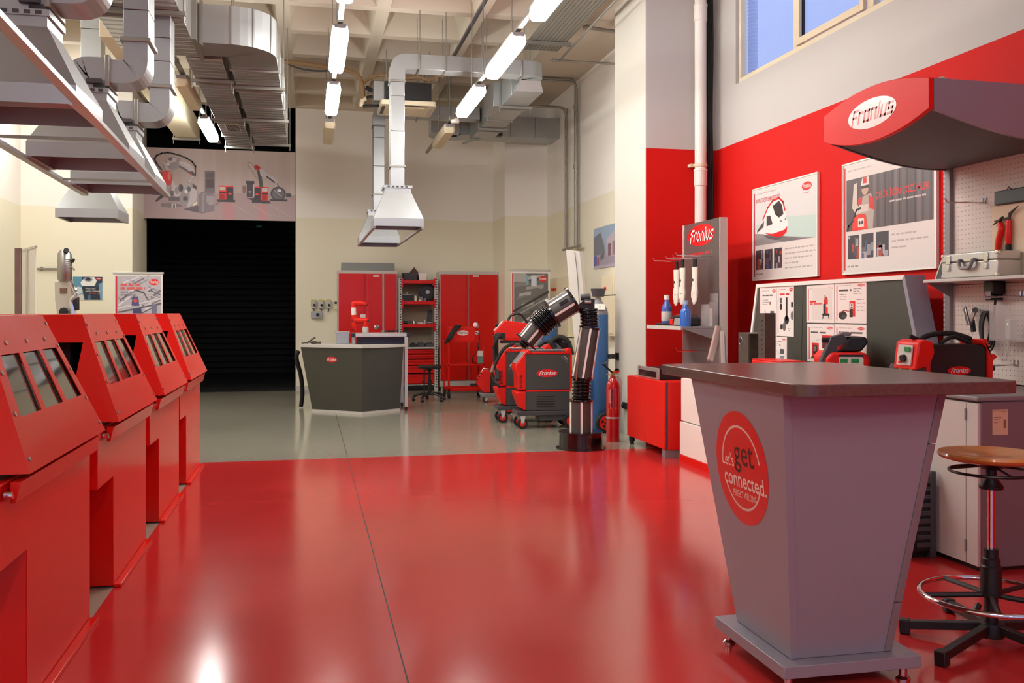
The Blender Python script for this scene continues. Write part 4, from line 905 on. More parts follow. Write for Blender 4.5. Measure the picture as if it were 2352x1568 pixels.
# ================================================================ ROBOT DESK AND TABLE
t = thing('demo_desk', 'angular dark grey display desk with a light top and small red emblem', 'desk', (.65, 12.9, 0))
bp = [(.05, 12.83), (.68, 12.33), (1.20, 12.68), (1.20, 13.25), (.05, 13.25)]; tp = [(-.10, 12.861), (.67, 12.25), (1.245, 12.637), (1.245, 13.3), (-.10, 13.3)]
def ring(z, f, pts0=bp, pts1=tp): return [(a[0] * (1 - f) + c[0] * f, a[1] * (1 - f) + c[1] * f, z) for a, c in zip(pts0, pts1)]
for i in range(5):
    j = (i + 1) % 5; A0, A1 = ring(.035, 0), ring(.86, 1); ins = lambda p: (p[0] + (.62 - p[0]) * .02, p[1] + (12.95 - p[1]) * .02, p[2])
    b = MB(); b.hexa([A0[i], A0[j], ins(A0[j]), ins(A0[i])], [A1[i], A1[j], ins(A1[j]), ins(A1[i])]); b.build('panel', M_OLIVE if i != 1 else M_CHAR, t, smooth=False)
b = MB(); b.prism([(p[0] + (p[0] - .6) * .03, p[1] + (p[1] - 12.9) * .04) for p in tp], 'xy', .862, .895); b.build('top', M_LGREY, t)
b = MB(); b.prism(bp, 'xy', 0, .034); b.build('base', M_LGREY, t)
u = (Vector((tp[1][0] - tp[0][0], tp[1][1] - tp[0][1], 0))).normalized(); v = (Vector(ring(.86, 1)[1]) - Vector(ring(.035, 0)[1])); v = (v - u * v.dot(u)).normalized()
q = P(769, 824, D=12.4); A = Art(0, 0, 100, 44, .17, .075); A.logo(50, 22, 100)
fo = Vector(ring(.86, 1)[0]); n = u.cross(v); q = q - n * (q - fo).dot(n); A.build('emblem', t, q - u * .085 - v * .037, u, v, None, .002)
t = thing('torch_holder', 'old welding clamps lying on the corner of the display desk', 'clamp', (-.02, 13.05, .896))
for p0, p1 in (((-.09, 13.08, .905), (.10, 13.02, .93)), ((-.02, 13.1, .905), (.09, 13.05, .985)), ((.03, 13.06, .91), (.17, 13.1, .905))):
    b = MB(); b.bar(p0, p1, .025, .016); b.build('arm', M_OLDST, t, bevel=.003)
for k in range(3):
    b = MB(); b.bar((.05 + k * .02, 13.04, .90), (.16 - k * .03, 13.0 + k * .05, .92), .02, .02); b.build('jaw', M_BRASS if k == 1 else M_OLDST, t)
cord('black_hose', 'black hose hanging down the doorway side of the display desk', [(-.13, 13.2, .80), (-.16, 13.2, .7), (-.10, 13.25, .45), (-.08, 13.35, .2), (-.10, 13.4, .02)], .03, M_RUBBER, 'hose')
# aluminium profile table
t = thing('profile_table', 'aluminium profile table with black corner joints, standing behind the desk', 'table', (.95, 13.1, 0))
x0, x1, y0, y1, zt = .60, 1.31, 12.74, 13.34, 1.04
for x, y, zb in ((x1 - .02, y0, 0), (x1 - .02, y1, 0), (x0, y0 + .15, .897), (x0, y1 - .1, .897)):
    b = MB(); b.box(x - .022, x + .022, y - .022, y + .022, zb + (.05 if zb == 0 else 0), zt - .046); lg = b.build('leg', M_ALU, t, bevel=.003)
    if zb == 0:
        b = MB(); b.cyl((x, y, 0), (x, y, .05), .018, n=10); b.build('caster', M_BLACK, lg)
for a, c in (((x0, y0, zt - .022), (x1, y0, zt - .022)), ((x0, y1, zt - .022), (x1, y1, zt - .022)), ((x0, y0, zt - .022), (x0, y1, zt - .022)), ((x1, y0, zt - .022), (x1, y1, zt - .022))):
    b = MB(); b.bar(a, c, .044, .044); b.build('beam', M_ALU, t, bevel=.003)
for x, y in ((x0 - .015, y0 - .002), (x1 + .015, y0 - .002)):
    b = MB(); b.box(x - .03, x + .03, y - .024, y + .024, zt - .048, zt + .003); b.build('corner_joint', M_BLACK, t, bevel=.004)
b = MB(); b.box(x0 + .03, x1 - .03, y0 + .03, y0 + .05, .90, zt - .05); b.build('back_panel', mat('navy_panel', (20, 20, 34), .25), t)
b = MB(); b.box(x0 + .02, x1 - .02, y0 + .02, y1 - .02, zt - .02, zt - .004); b.build('table_plate', M_ALU, t)
t = thing('metal_box', 'brushed grey control box on the desk beside the profile table', 'box', (.46, 13.1, .896))
b = MB(); b.box(.37, .545, 12.98, 13.26, .896, 1.05); b.build('body', M_GALV, t, bevel=.004); b = MB(); b.box(.365, .55, 12.975, 13.265, 1.05, 1.062); b.build('lid', M_ALU, t)
# small red robot arm
def rq(px, py, D=13.0): return P(px, py, D=D)
ra = thing('robot_arm', 'small red and white jointed robot arm on the profile table', 'robot', rq(838, 764))
b = MB(); p = rq(839, 764); b.lathe([(0, 0), (.045, 0), (.045, .07), (.035, .085), (0, .085)], 18, (p.x, p.y, zt)); b.build('base', M_LGREY, ra)
b = MB(); b.tube([rq(839, 751), rq(839, 742), rq(838, 736)], [.034, .034, .03], 14); b.build('shoulder', M_RED2, ra)
b = MB(); b.tube([rq(844, 735), rq(828, 736), rq(816, 735), rq(812, 733)], [.03, .042, .042, .03], 14); b.build('upper_joint', M_RED2, ra)
b = MB(); b.tube([rq(813, 740), rq(814, 752), rq(818, 760)], [.036, .038, .02], 14); b.build('counter_joint', M_RED2, ra)
b = MB(); b.tube([rq(814, 733), rq(813, 723)], [.036, .035], 14); b.build('lower_link', M_RED2, ra)
b = MB(); b.tube([rq(813, 723), rq(812, 706)], [.034, .033], 14); b.build('white_link', M_WHITE, ra)
b = MB(); b.tube([rq(812, 706), rq(812, 697), rq(815, 694)], [.034, .036, .03], 14); b.build('elbow', M_RED2, ra)
b = MB(); b.tube([rq(813, 696), rq(828, 696), rq(838, 698), rq(842, 700)], [.032, .038, .034, .018], 14); b.build('forearm', M_RED2, ra)
for px, py in ((809, 700), (843, 700), (811, 737), (846, 737), (811, 756)):
    b = MB(); p = rq(px, py); b.cyl(p - Vector((.012, 0, 0)), p + Vector((.012, 0, 0)), .014, n=10); b.build('joint_cap', M_BLACK, ra)
b = MB(); p = rq(834, 728); b.box(p.x - .035, p.x + .035, p.y + .06, p.y + .1, p.z - .08, p.z + .04); b.build('teach_plate', M_LGREY, ra)
t = thing('slim_pole', 'slim grey steel pole standing on the profile table', 'pole', rq(881, 764, 13.2))
p = rq(880.5, 764, 13.2); p1 = rq(880.5, 629, 13.2); b = MB(); b.cyl((p.x, p.y, zt), (p.x, p.y, p1.z), .014, n=10); b.build('pole', M_ZINC, t); b = MB(); b.cyl((p.x, p.y, zt), (p.x, p.y, zt + .03), .03, n=12); b.build('foot', M_ZINC, t)
t = thing('cable_bundle', 'small tangle of dark cables lying on the profile table', 'cable', rq(895, 763, 13.1))
for k in range(3):
    b = MB(); p = rq(885 + k * 8, 763, 13.1); b.tube(smooth([Vector((p.x, p.y + .05 * k, zt + .012)), Vector((p.x + .05, p.y, zt + .03)), Vector((p.x + .08, p.y + .04, zt + .012))]), .01, 6); b.build('cable', M_RUBBER, t)

# ================================================================ STOOL, TROLLEY, MAT
wx, wy = 1.77, 14.0
t = thing('work_stool', 'low black swivel stool with a star base on casters', 'stool', (wx, wy, 0))
b = MB(); b.lathe([(0, .485), (.16, .485), (.185, .50), (.185, .52), (.16, .535), (0, .537)], 28, (wx, wy, 0)); b.build('seat', M_BLACK, t)
b = MB(); b.lathe([(0, .10), (.03, .10), (.03, .32), (.018, .325), (.018, .45), (.07, .484), (0, .484)], 16, (wx, wy, 0)); b.build('column', M_BLACK, t)
b = MB(); b.bar((wx - .08, wy, .10), (wx - .08, wy, .47), .02, .012, (0, 1, 0)); b.bar((wx - .08, wy, .46), (wx, wy, .47), .02, .012); b.build('back_rod', M_BLACK, t)
b = MB(); b.bar((wx - .12, wy, .29), (wx - .07, wy, .29), .025, .025); b.build('lever', M_BLACK, t)
for k in range(5):
    a = radians(20 + 72 * k); b = MB(); b.tube(smooth([Vector((wx, wy, .11)), Vector((wx + .12 * cos(a), wy + .12 * sin(a), .11)), Vector((wx + .24 * cos(a), wy + .24 * sin(a), .075))], 4), .018, 8); lg = b.build('leg', M_BLACK, t)
    b = MB(); c = Vector((wx + .245 * cos(a), wy + .245 * sin(a), .03)); b.cyl(c - Vector((.022, 0, 0)), c + Vector((.022, 0, 0)), .03, n=14); b.box(c.x - .01, c.x + .01, c.y - .01, c.y + .01, .03, .075); b.build('caster', M_BLACK, lg)
q = [P(*p, Z=0) for p in ((938, 930), (948, 949), (1150, 944), (1085, 914), (950, 914))]
t = thing('chair_mat', 'translucent floor mat under the black swivel stool', 'mat', (1.9, 13.4, 0)); b = MB(); b.prism([(p.x, p.y) for p in q], 'xy', .001, .005); b.build('sheet', M_MAT, t)
tx0, tx1, ty0, ty1 = P(1031, 800, Y=14.35).x, P(1112, 800, Y=14.35).x, 14.35, 14.85
tr = thing('red_trolley', 'red tube trolley with a box shelf before the red cupboard', 'trolley', ((tx0 + tx1) / 2, 14.6, 0))
for x in (tx0, tx1):
    for y in (ty0, ty1):
        b = MB(); b.box(x - .014, x + .014, y - .014, y + .014, .11, .875); b.build('leg', M_RED, tr, bevel=.002)
        b = MB(); c = Vector((x, y, .05)); b.cyl(c - Vector((.018, 0, 0)), c + Vector((.018, 0, 0)), .05, n=16); b.box(x - .012, x + .012, y - .012, y + .012, .06, .11); b.build('caster', M_RUBBER, tr)
for zz_, th in ((.11, .04), (.50, .025), (.86, .02)):
    b = MB(); b.box(tx0 - .014, tx1 + .014, ty0 - .014, ty1 + .014, zz_, zz_ + th); b.build('shelf', M_RED, tr, bevel=.003)
b = MB(); b.bar((tx0 - .02, ty0 - .03, .875), (tx0 - .02, ty1, .875), .02, .02); b.build('push_handle', M_RED, tr)
bx0, bx1 = P(1034, 770, Y=14.4).x, P(1092, 770, Y=14.4).x
t = thing('cooling_unit', 'red box unit with white emblem on top of the red trolley', 'machine', ((bx0 + bx1) / 2, 14.6, .881))
b = MB(); b.box(bx0, bx1, 14.4, 14.78, .881, 1.10); b.build('body', M_RED2, t, bevel=.008)
A = Art(0, 0, 100, 44, .18, .08); A.logo(50, 22, 100, (240, 232, 226), (214, 34, 30)); A.build('emblem', t, ((bx0 + bx1) / 2 - .09, 14.4, .965), (1, 0, 0), (0, 0, 1))
b = MB(); b.lathe([(0, 0), (.045, 0), (.045, .02), (.035, .03), (0, .03)], 20, (bx1 + .02, 14.5, 1.13), (-.3, -1, 0)); b.build('pressure_gauge', M_CHROME, t)
b = MB(); b.box(bx1, bx1 + .06, 14.45, 14.5, .98, 1.03); b.build('valve', M_WHITE, t)
for k in range(5):
    b = MB(); b.tube(smooth([P(1046 + k * 3, 748, D=14.5), P(1040 + k, 757 + k, D=14.42), P(1029 + k * 2, 775, D=14.4), P(1023 + k, 788 - k, D=14.42)]), .018, 7); b.build('hose_loop', M_RUBBER, t)
cord('grey_lead', 'thin grey lead hanging beside the red trolley shelf', [P(1093, 763, D=14.5), P(1101, 770, D=14.45), P(1098, 800, D=14.42), P(1087, 818, D=14.42), P(1085, 830, D=14.5), P(1096, 836, D=14.6)], .008, M_RUBBER, 'cable')
jx0, jx1 = P(1096, 820, Y=14.5).x, P(1113, 820, Y=14.5).x
t = thing('water_jug', 'translucent white jug half full of green liquid on the trolley', 'jug', ((jx0 + jx1) / 2, 14.5, .526))
b = MB(); b.rbox(jx0, jx1, 14.45, 14.56, .635, .72, .03, 4); b.build('body', M_WHITE, t, bevel=.006)
b = MB(); b.rbox(jx0, jx1, 14.45, 14.56, .526, .634, .03, 4); b.build('liquid', mat('green_liquid', (110, 150, 140), .2), t, bevel=.006)
b = MB(); b.cyl(((jx0 + jx1) / 2, 14.5, .72), ((jx0 + jx1) / 2, 14.5, .75), .025, n=12); b.build('cap', M_RED2, t)
# ================================================================ WELDING MACHINES
def emblem(t, c, u, w, name='emblem', v=(0, 0, 1), hk=.36, lift=.001):
    A = Art(0, 0, 100, 100 * hk, w, w * hk); A.logo(50, 50 * hk, 100, hk=hk, wk=.72); u = Vector(u).normalized(); v = Vector(v)
    return A.build(name, t, Vector(c) - u * w / 2 - v * (w * hk / 2), u, v, M_PRINTG, lift)
def caster(t, x, y, r, m_hub, yoke=True, w=.03):
    b = MB(); b.lathe([(0, -w / 2), (r, -w / 2), (r, w / 2), (0, w / 2)], 22, (x, y, r), (0, 1, 0)); k = b.build('wheel', M_RUBBER, t, world=False, bevel=.004)
    b = MB(); b.lathe([(0, 0), (r * .58, 0), (r * .58, .004), (0, .008)], 18, (x, y - w / 2, r), (0, -1, 0)); b.build('hub', m_hub, k, world=False)
    b = MB(); b.lathe([(0, 0), (r * .2, 0), (r * .2, .008), (0, .01)], 12, (x, y - w / 2 - .006, r), (0, -1, 0)); b.build('axle_cap', M_STEEL, k, world=False)
    if yoke:
        b = MB(); b.prism([(x - .012, r - .01), (x + .012, r - .01), (x + .035, 2 * r + .045), (x - .03, 2 * r + .045)], 'xz', y - w / 2 - .008, y - w / 2 - .004); b.build('yoke', M_LGREY, t, world=False)
def welder(loc, rot, label, grp, text=False):
    """tall inverter welder with cooler below on a wheeled base; local x along the long side, red control end at -x"""
    t = thing('welding_machine', label, 'welding machine', loc, rot, grp); D = .15
    W = dict(world=False)
    b = MB(); b.prism([(-.33, .17), (-.31, .20), (.31, .20), (.31, .15), (-.28, .15)], 'xz', -D - .02, D + .02); b.build('cart_base', M_DGREY, t, bevel=.006, **W)
    b = MB(); b.box(-.05, .31, -D, D, .09, .149); b.build('undertray', M_CHAR, t, **W)
    for x, y in ((-.25, -D + .01), (-.25, D - .03)): caster(t, x, y, .06, M_RED2)
    for y in (-D - .03, D + .03): caster(t, .30, y, .085, M_RED2, False, .04)
    b = MB(); b.prism([(-.21, .205), (-.21, .42), (.30, .42), (.30, .205)], 'xz', -D, D); b.build('cooler_side', M_CHAR, t, bevel=.004, **W)
    b = MB(); b.prism([(-.212, .205), (-.27, .235), (-.325, .38), (-.33, .42), (-.212, .425)], 'xz', -D - .006, D + .006); b.build('cooler_front', M_RED2, t, bevel=.008, **W)
    for k in range(5):
        b = MB(); b.box(-.09, .12, -D - .004, -D + .001, .25 + k * .028, .256 + k * .028); b.build('cooling_slot', M_BLACK, t, **W)
    b = MB(); b.box(-.21, .31, -D - .003, D + .003, .421, .440); b.build('red_band', M_RED2, t, **W)
    b = MB(); b.box(-.21, .30, -D, D, .443, .845); b.build('side_panel', M_CHAR, t, bevel=.004, **W)
    b = MB(); b.prism([(-.208, .443), (-.30, .443), (-.305, .60), (-.335, .70), (-.325, .735), (-.27, .80), (-.19, .90), (-.165, .90), (-.15, .845), (-.208, .845)], 'xz', -D - .008, D + .008); fr = b.build('control_front', M_RED2, t, bevel=.01, **W)
    b = MB(); b.hexa([(-.322, -.11, .742), (-.322, .11, .742), (-.215, .11, .868), (-.215, -.11, .868)], [(-.330, -.10, .746), (-.330, .10, .746), (-.224, .10, .874), (-.224, -.10, .874)]); b.build('display', M_MGREY, fr, **W)
    for k in range(8):
        b = MB(); b.box(-.285, -.255, -D - .0105, -D - .007, .47 + k * .02, .478 + k * .02); b.build('front_slot', M_BLACK, fr, **W)
    b = MB(); b.box(-.15, .31, -D - .006, D + .006, .846, .875); b.build('top_band', M_RED2, t, bevel=.006, **W)
    b = MB(); b.prism([(.30, .443), (.325, .46), (.325, .84), (.31, .915), (.275, .915), (.245, .876), (.30, .846)], 'xz', -D - .006, D + .006); b.build('rear_frame', M_RED2, t, bevel=.008, **W)
    b = MB(); b.bar((-.17, -.06, .892), (.27, -.06, .892), .02, .016); b.build('handle_bar', M_ALU, t, bevel=.003, **W)
    b = MB(); b.box(-.14, .26, -.12, .13, .876, .885); b.build('tray', M_DGREY, t, **W)
    emblem_local(t, (.035, -D, .63), .25)
    A = Art(0, 0, 100, 100, .1, .1); A.line([(10, 10), (92, 92)], 2, (200, 196, 190))
    for k in range(4): A.line([(38 + k * 9, 8 + k * 3), (86, 58 - k * 10)][:2] if k < 2 else [(52, 14 + k * 5), (80, 40 + k * 4)], 3, (210, 206, 200))
    A2 = A.build('corner_print', t, wm(t) @ Vector((.19, -D, .735)), wm(t).to_3x3() @ Vector((1, 0, 0)), (0, 0, 1), None, .001)
    if text:
        A = Art(0, 0, 100, 100, .2, .2)
        for k in range(14): A.line([(8 + k * 5, 88 - k * 5), (14 + k * 5, 94 - k * 5)], 1.5, (180, 176, 170))
        A.line([(20, 66), (62, 24)], 8, (214, 210, 204)); A.line([(34, 74), (72, 36)], 7, (214, 210, 204)); A.build('side_print', t, wm(t) @ Vector((-.2, -D, .62)), wm(t).to_3x3() @ Vector((1, 0, 0)), (0, 0, 1), None, .0025)
    return t
def emblem_local(t, c, w): m = wm(t); emblem(t, m @ Vector(c), m.to_3x3() @ Vector((1, 0, 0)), w)
g = 'large red and charcoal welders on wheels'
q = P(1254, 985, Z=0); welder((q.x, q.y + .2, 0), radians(-3), 'large red and charcoal welder on casters beside the black sculpture', g)
q = P(1206, 971, Z=0); welder((q.x, q.y + .2, 0), radians(-3), 'large welder half hidden behind the front welder, white slanted lettering', g, True)
q = P(1212, 958, Z=0); q2 = Vector((q.x + .1, q.y + .55, 0)); welder(q2, radians(-3), 'third large welder at the back with the wire feeder on it', g)
# wire feeder on the rear welder
fz = .955; fx, fy = q2.x - .22, q2.y
t = thing('wire_feeder', 'red wire feeder with white panel and two knobs on the rear welder', 'wire feeder', (fx, fy, fz), radians(-8)); W = dict(world=False)
b = MB(); b.box(-.12, .30, -.12, .12, -.035, 0); b.build('support', M_BLACK, t, **W)
b = MB(); b.prism([(-.20, .07), (-.17, .02), (-.02, .0), (.24, .0), (.27, .10), (.26, .22), (.12, .24), (-.03, .26), (-.07, .26), (-.20, .12)], 'xz', -.13, .13); b.build('body', M_RED2, t, bevel=.01, **W)
b = MB(); b.box(-.04, .24, -.136, -.130, .03, .21); b.build('side_cover', M_RED2, t, bevel=.004, **W)
m = Matrix.Rotation(0, 3, 'X'); b = MB(); b.hexa([(-.197, -.08, .128), (-.197, .08, .128), (-.085, .08, .25), (-.085, -.08, .25)], [(-.205, -.08, .135), (-.205, .08, .135), (-.093, .08, .257), (-.093, -.08, .257)]); pn = b.build('control_panel', M_WHITE, t, **W)
for y in (-.035, .035):
    b = MB(); b.cyl((-.155, y, .19), (-.178, y, .211), .022, n=14); b.build('knob', M_BLACK, pn, **W)
b = MB(); b.box(-.19, -.06, -.134, -.128, .02, .10); b.build('dark_recess', M_BLACK, t, **W); b = MB(); b.cyl((-.21, -.02, .05), (-.18, -.02, .06), .035, n=14); b.build('socket', M_BLACK, t, **W)
b = MB(); b.tube(smooth([Vector((-.02, 0, .255)), Vector((.03, 0, .33)), Vector((.15, 0, .34)), Vector((.24, 0, .23))]), .016, 8); b.build('carry_handle', M_BLACK, t, **W)
hp = thing('hose_pack', 'bundle of thick black hoses hanging from the red wire feeder', 'hose', (fx - .15, fy - .1, 0))
for k in range(4):
    c = [(1146 - k * 2, 768), (1134 + k * 2, 800), (1133 + k * 3, 832), (1131 + k * 5, 860)]
    cord('hose', None, [Vector((fx - .15, fy - .1 - .03 * k, fz + .05))] + [P(a, c2, D=11.3 + .06 * k) for a, c2 in c[:2 + (k % 3)]] + ([P(1136 + 3 * k, 872, D=11.2)] if k > 1 else []), .02, M_RUBBER, None, parent=hp)
cord('black_cable', 'black hose with a steel end dropping before the second welder', [P(1180, 788, D=10.95), P(1158, 800, D=10.9), P(1143, 825, D=10.9), P(1133, 846, D=10.9)], .02, M_RUBBER, 'hose')
t = thing('welding_torch', 'welding torch with a steel end hanging at the small welder', 'torch', P(1133, 850, D=10.9)); b = MB(); b.tube([P(1134, 838, D=10.9), P(1130, 854, D=10.9)], .022, 10); b.build('end_fitting', M_STEEL, t)
b = MB(); b.tube(smooth([P(1130, 854, D=10.9), P(1133, 868, D=10.9), P(1143, 882, D=10.85), P(1149, 890, D=10.85)]), .016, 8); b.build('neck', M_RUBBER, t)
for k, (pts, lb) in enumerate([([(1275, 800), (1268, 785), (1280, 775), (1297, 778), (1308, 790)], 'thick black hose coil lying on the front welder'), ([(1262, 792), (1276, 778), (1290, 790), (1304, 796)], 'corrugated black hose looped on top of the front welder'), ([(1236, 796), (1250, 786), (1264, 784), (1282, 782)], 'black torch lead across the top of the front welder')]):
    cord('black_hose', lb, [P(a, c, D=10.9 + .05 * k) for a, c in pts], .032 if k < 2 else .022, M_RUBBER, 'hose')
t = thing('tool_bag', 'dark angular cable holder at the rear of the front welder', 'holder', P(1300, 806, D=11.0)); p0, p1 = P(1296, 815, D=11.0), P(1313, 781, D=11.0)
b = MB(); b.prism([(p0.x - .06, p0.z), (p1.x + .05, p0.z), (p1.x, p1.z), (p0.x, p1.z)], 'xz', p0.y, p0.y + .2); b.build('bag', M_DGREY, t, bevel=.02)
# small welder near the trolley
q = P(1128, 924, Z=0); t = thing('compact_welder', 'small red and black welder on a low caster base near the trolley', 'welding machine', (q.x, q.y + .1, 0), radians(-6))
b = MB(); b.prism([(-.17, .14), (-.13, .08), (.22, .08), (.24, .14)], 'xz', -.13, .13); b.build('base', M_MGREY, t, bevel=.01, **W)
for x, y in ((-.06, -.08), (.2, -.08), (-.06, .08), (.2, .08)): caster(t, x, y, .028, M_BRASS, True, .025)
b = MB(); b.prism([(-.10, .145), (-.16, .22), (-.20, .27), (-.19, .36), (-.11, .47), (-.06, .48), (.0, .45), (.0, .145)], 'xz', -.12, .12); b.build('front', M_RED2, t, bevel=.01, **W)
b = MB(); b.box(.001, .26, -.11, .11, .145, .40); b.build('body', M_BLACK, t, bevel=.006, **W)
for k in range(7):
    b = MB(); b.box(.02, .24, -.114, -.109, .17 + k * .03, .182 + k * .03); b.build('rib', M_DGREY, t, **W)
b = MB(); b.box(-.02, .28, -.12, .12, .401, .435); b.build('top_band', M_RED2, t, bevel=.006, **W)
b = MB(); b.bar((-.04, -.05, .455), (.24, -.05, .455), .025, .02); b.build('handle', M_ALU, t, bevel=.004, **W)
b = MB(); b.tube([(-.14, -.09, .44), (-.10, -.09, .50), (-.02, -.09, .49)], .008, 6); b.build('lead_hook', M_STEEL, t, **W)
for k in range(3):
    b = MB(); z = .33 + k * .045; x = -.195 + k * .03; b.box(x - .012, x + .012, -.124, -.119, z, z + .018); b.build('knob', M_BLACK, t, **W)
b = MB(); b.box(-.29, -.15, -.02, .03, .24, .275); b.build('cable_socket', M_BLACK, t, bevel=.008, **W)

# ================================================================ BLACK ARM SCULPTURE
SD = 9.2; K = SD / FPX; so = P(1334, 1029, D=SD); so.z = 0
sp = thing('arm_sculpture', 'black segmented pipe arm sculpture with white strips on a round base', 'sculpture', so, -YAW)
lq = lambda px, py, y=0: Vector(((px - 1334) * K, y, CAMH - (py - HY) * K))
def seg(p0, p1, r0, r1, strips, name, m=M_CHAR, a0=0):
    b = MB(); b.cyl(p0, p1, r0, r1, 28); o = b.build(name, m, sp, **W); ax = (p1 - p0).normalized(); x = ax.cross(Vector((0, -1, 0))).normalized(); y = ax.cross(x)
    for k in range(strips):
        a = 2 * pi * k / strips + a0; d = x * cos(a) + y * sin(a); b = MB(); b.bar(p0 + d * r0 * 1.0, p1 + d * r1 * 1.0, .014, .02, d.cross(ax)); b.build('strip', M_WHITE, o, **W)
def bellows(p0, p1, r, n, nm='bellows'):
    L = (p1 - p0).length; pr = [(0, 0)]
    for k in range(n):
        h0 = L * k / n; h = L / n; pr += [(r * .82, h0), (r, h0 + h * .3), (r, h0 + h * .5), (r * .82, h0 + h * .9)]
    pr.append((0, L)); b = MB(); b.lathe(pr, 28, p0, p1 - p0); return b.build(nm, M_BLKGL, sp, **W)
def disc(p, ax, r, th, nm='flange_disc'):
    ax = Vector(ax).normalized(); b = MB(); b.cyl(p - ax * th / 2, p + ax * th / 2, r, n=30); return b.build(nm, M_BLKGL, sp, bevel=.002, **W)
b = MB(); b.lathe([(0, 0), (.243, 0), (.243, .012), (.215, .016), (.21, .15), (.218, .155), (.218, .165), (0, .165)], 44); b.build('base_drum', M_BLKGL, sp, **W)
seg(lq(1334, 992), lq(1334, 920), .115, .115, 6, 'lower_segment', a0=pi / 2); disc(lq(1334, 919), (0, 0, 1), .125, .02)
bellows(lq(1335, 917), lq(1337, 868), .094, 6); disc(lq(1337, 867), (.05, 0, 1), .11, .02)
seg(lq(1337, 866), lq(1355, 754), .105, .098, 6, 'middle_segment', a0=pi / 2); disc(lq(1355, 753), (.15, 0, 1), .105, .02)
bellows(lq(1355, 752), lq(1353, 712), .094, 5); disc(lq(1353, 710), (0, 0, 1), .085, .014)
b = MB(); b.box(lq(1340, 0).x, lq(1365, 0).x, -.05, .05, lq(0, 709).z, lq(0, 686).z); b.build('joint_block', M_BLACK, sp, bevel=.008, **W)
b = MB(); b.cyl(lq(1334, 683), lq(1356, 681), .03, n=18); b.build('joint_motor', M_DGREY, sp, **W)
b = MB(); b.cyl(lq(1342, 694, -.06), lq(1356, 694, -.06), .02, n=14); b.build('joint_pin', M_STEEL, sp, **W)
b = MB(); b.prism([(lq(1311, 0).x, lq(0, 718).z), (lq(1340, 0).x, lq(0, 718).z), (lq(1340, 0).x, lq(0, 690).z), (lq(1318, 0).x, lq(0, 708).z)], 'xz', -.03, .03); b.build('joint_bracket', M_BLACK, sp, **W)
ax = lq(1317, 690) - lq(1268, 721); disc(lq(1317, 690), ax, .148, .025)
seg(lq(1269, 720), lq(1315, 691), .118, .118, 6, 'upper_segment', a0=pi / 2 + .25); disc(lq(1268, 721), ax, .148, .025)
b = MB(); b.bar(lq(1284, 699, -.118), lq(1302, 688, -.118), .03, .012, (0, 1, 0)); b.build('slot_cover', M_BLACK, sp, **W)
bellows(lq(1267, 722), lq(1236, 751), .132, 6); disc(lq(1235, 752), lq(1267, 722) - lq(1236, 751), .118, .02)
seg(lq(1209, 783), lq(1234, 753), .088, .092, 6, 'forearm_segment', a0=pi / 2 + .2); disc(lq(1208, 784), lq(1236, 751) - lq(1209, 783), .125, .018)
b = MB(); b.lathe([(0, 0), (.05, 0), (.055, .02), (.045, .03), (.05, .045), (.04, .06), (0, .06)], 20, lq(1207, 786), lq(1200, 793) - lq(1207, 785)); b.build('tool_flange', M_BLKGL, sp, **W)
b = MB(); b.cyl(lq(1201, 792, -.01), lq(1199, 797, -.01), .028, n=16); b.build('brass_nozzle', M_BRASS, sp, **W)
b = MB(); b.tube([lq(1322, 870, -.1), lq(1327, 800, -.12), lq(1330, 786, -.12)], .008, 6); b.build('thin_rod', M_STEEL, sp, **W)

# ================================================================ GAS CYLINDERS, EXTINGUISHER
def gas(px, D, H, label, guard=True):
    p = P(px, 800, D=D); t = thing('gas_cylinder', label, 'gas cylinder', (p.x, p.y, 0), 0, 'blue gas cylinders'); r = .112
    b = MB(); b.lathe([(0, .02), (r * .9, .02), (r, .05), (r, H - .14)], 28, (p.x, p.y, 0)); b.build('body', M_BLUE, t)
    b = MB(); b.lathe([(r, H - .14), (r * .92, H - .08), (r * .6, H - .02), (.04, H + .01), (.035, H + .05), (0, H + .05)], 28, (p.x, p.y, 0)); b.build('shoulder', M_MGREY, t)
    if guard:
        b = MB(); b.lathe([(.05, H + .06), (.065, H + .06), (.085, H + .15), (.08, H + .15), (.05, H + .07)], 20, (p.x, p.y, 0)); b.build('valve_guard', M_DGREY, t)
        b = MB(); b.bar((p.x - .02, p.y, H + .07), (p.x + .20, p.y - .02, H + .08), .012, .012); b.build('valve_key', M_BLACK, t)
        A = Art(0, 0, 100, 60, .12, .07); A.rect(0, 0, 100, 60, (230, 228, 220)); A.poly([(40, 36), (52, 18), (64, 36)], (40, 150, 90))
        A.build('label', t, (p.x - .075, p.y - .108, H - .085), (c_(-.2), s_(-.2), 0), (0, .45, 1))
    b = MB(); b.lathe([(0, H + .03), (.02, H + .03), (.02, H + .09), (0, H + .09)], 12, (p.x, p.y, 0)); b.build('valve', M_BRASS, t)
    return t, p
def c_(a): return cos(a)
def s_(a): return sin(a)
t, p = gas(1374, 10.55, 1.44, 'blue gas cylinder with a grey shoulder behind the black sculpture')
tc = thing('cylinder_cart', 'dark cart with red spoked wheel holding the blue cylinder', 'cart', (p.x, p.y, 0))
b = MB(); b.lathe([(0, -.03), (.10, -.03), (.113, -.015), (.113, .015), (.10, .03), (0, .03)], 30, (p.x + .02, p.y - .20, .113), (0, 1, 0)); wl = b.build('wheel', M_RUBBER, tc)
b = MB(); b.lathe([(0, 0), (.078, 0), (.078, .006), (0, .008)], 24, (p.x + .02, p.y - .23, .113), (0, -1, 0)); b.build('rim', M_RED2, wl)
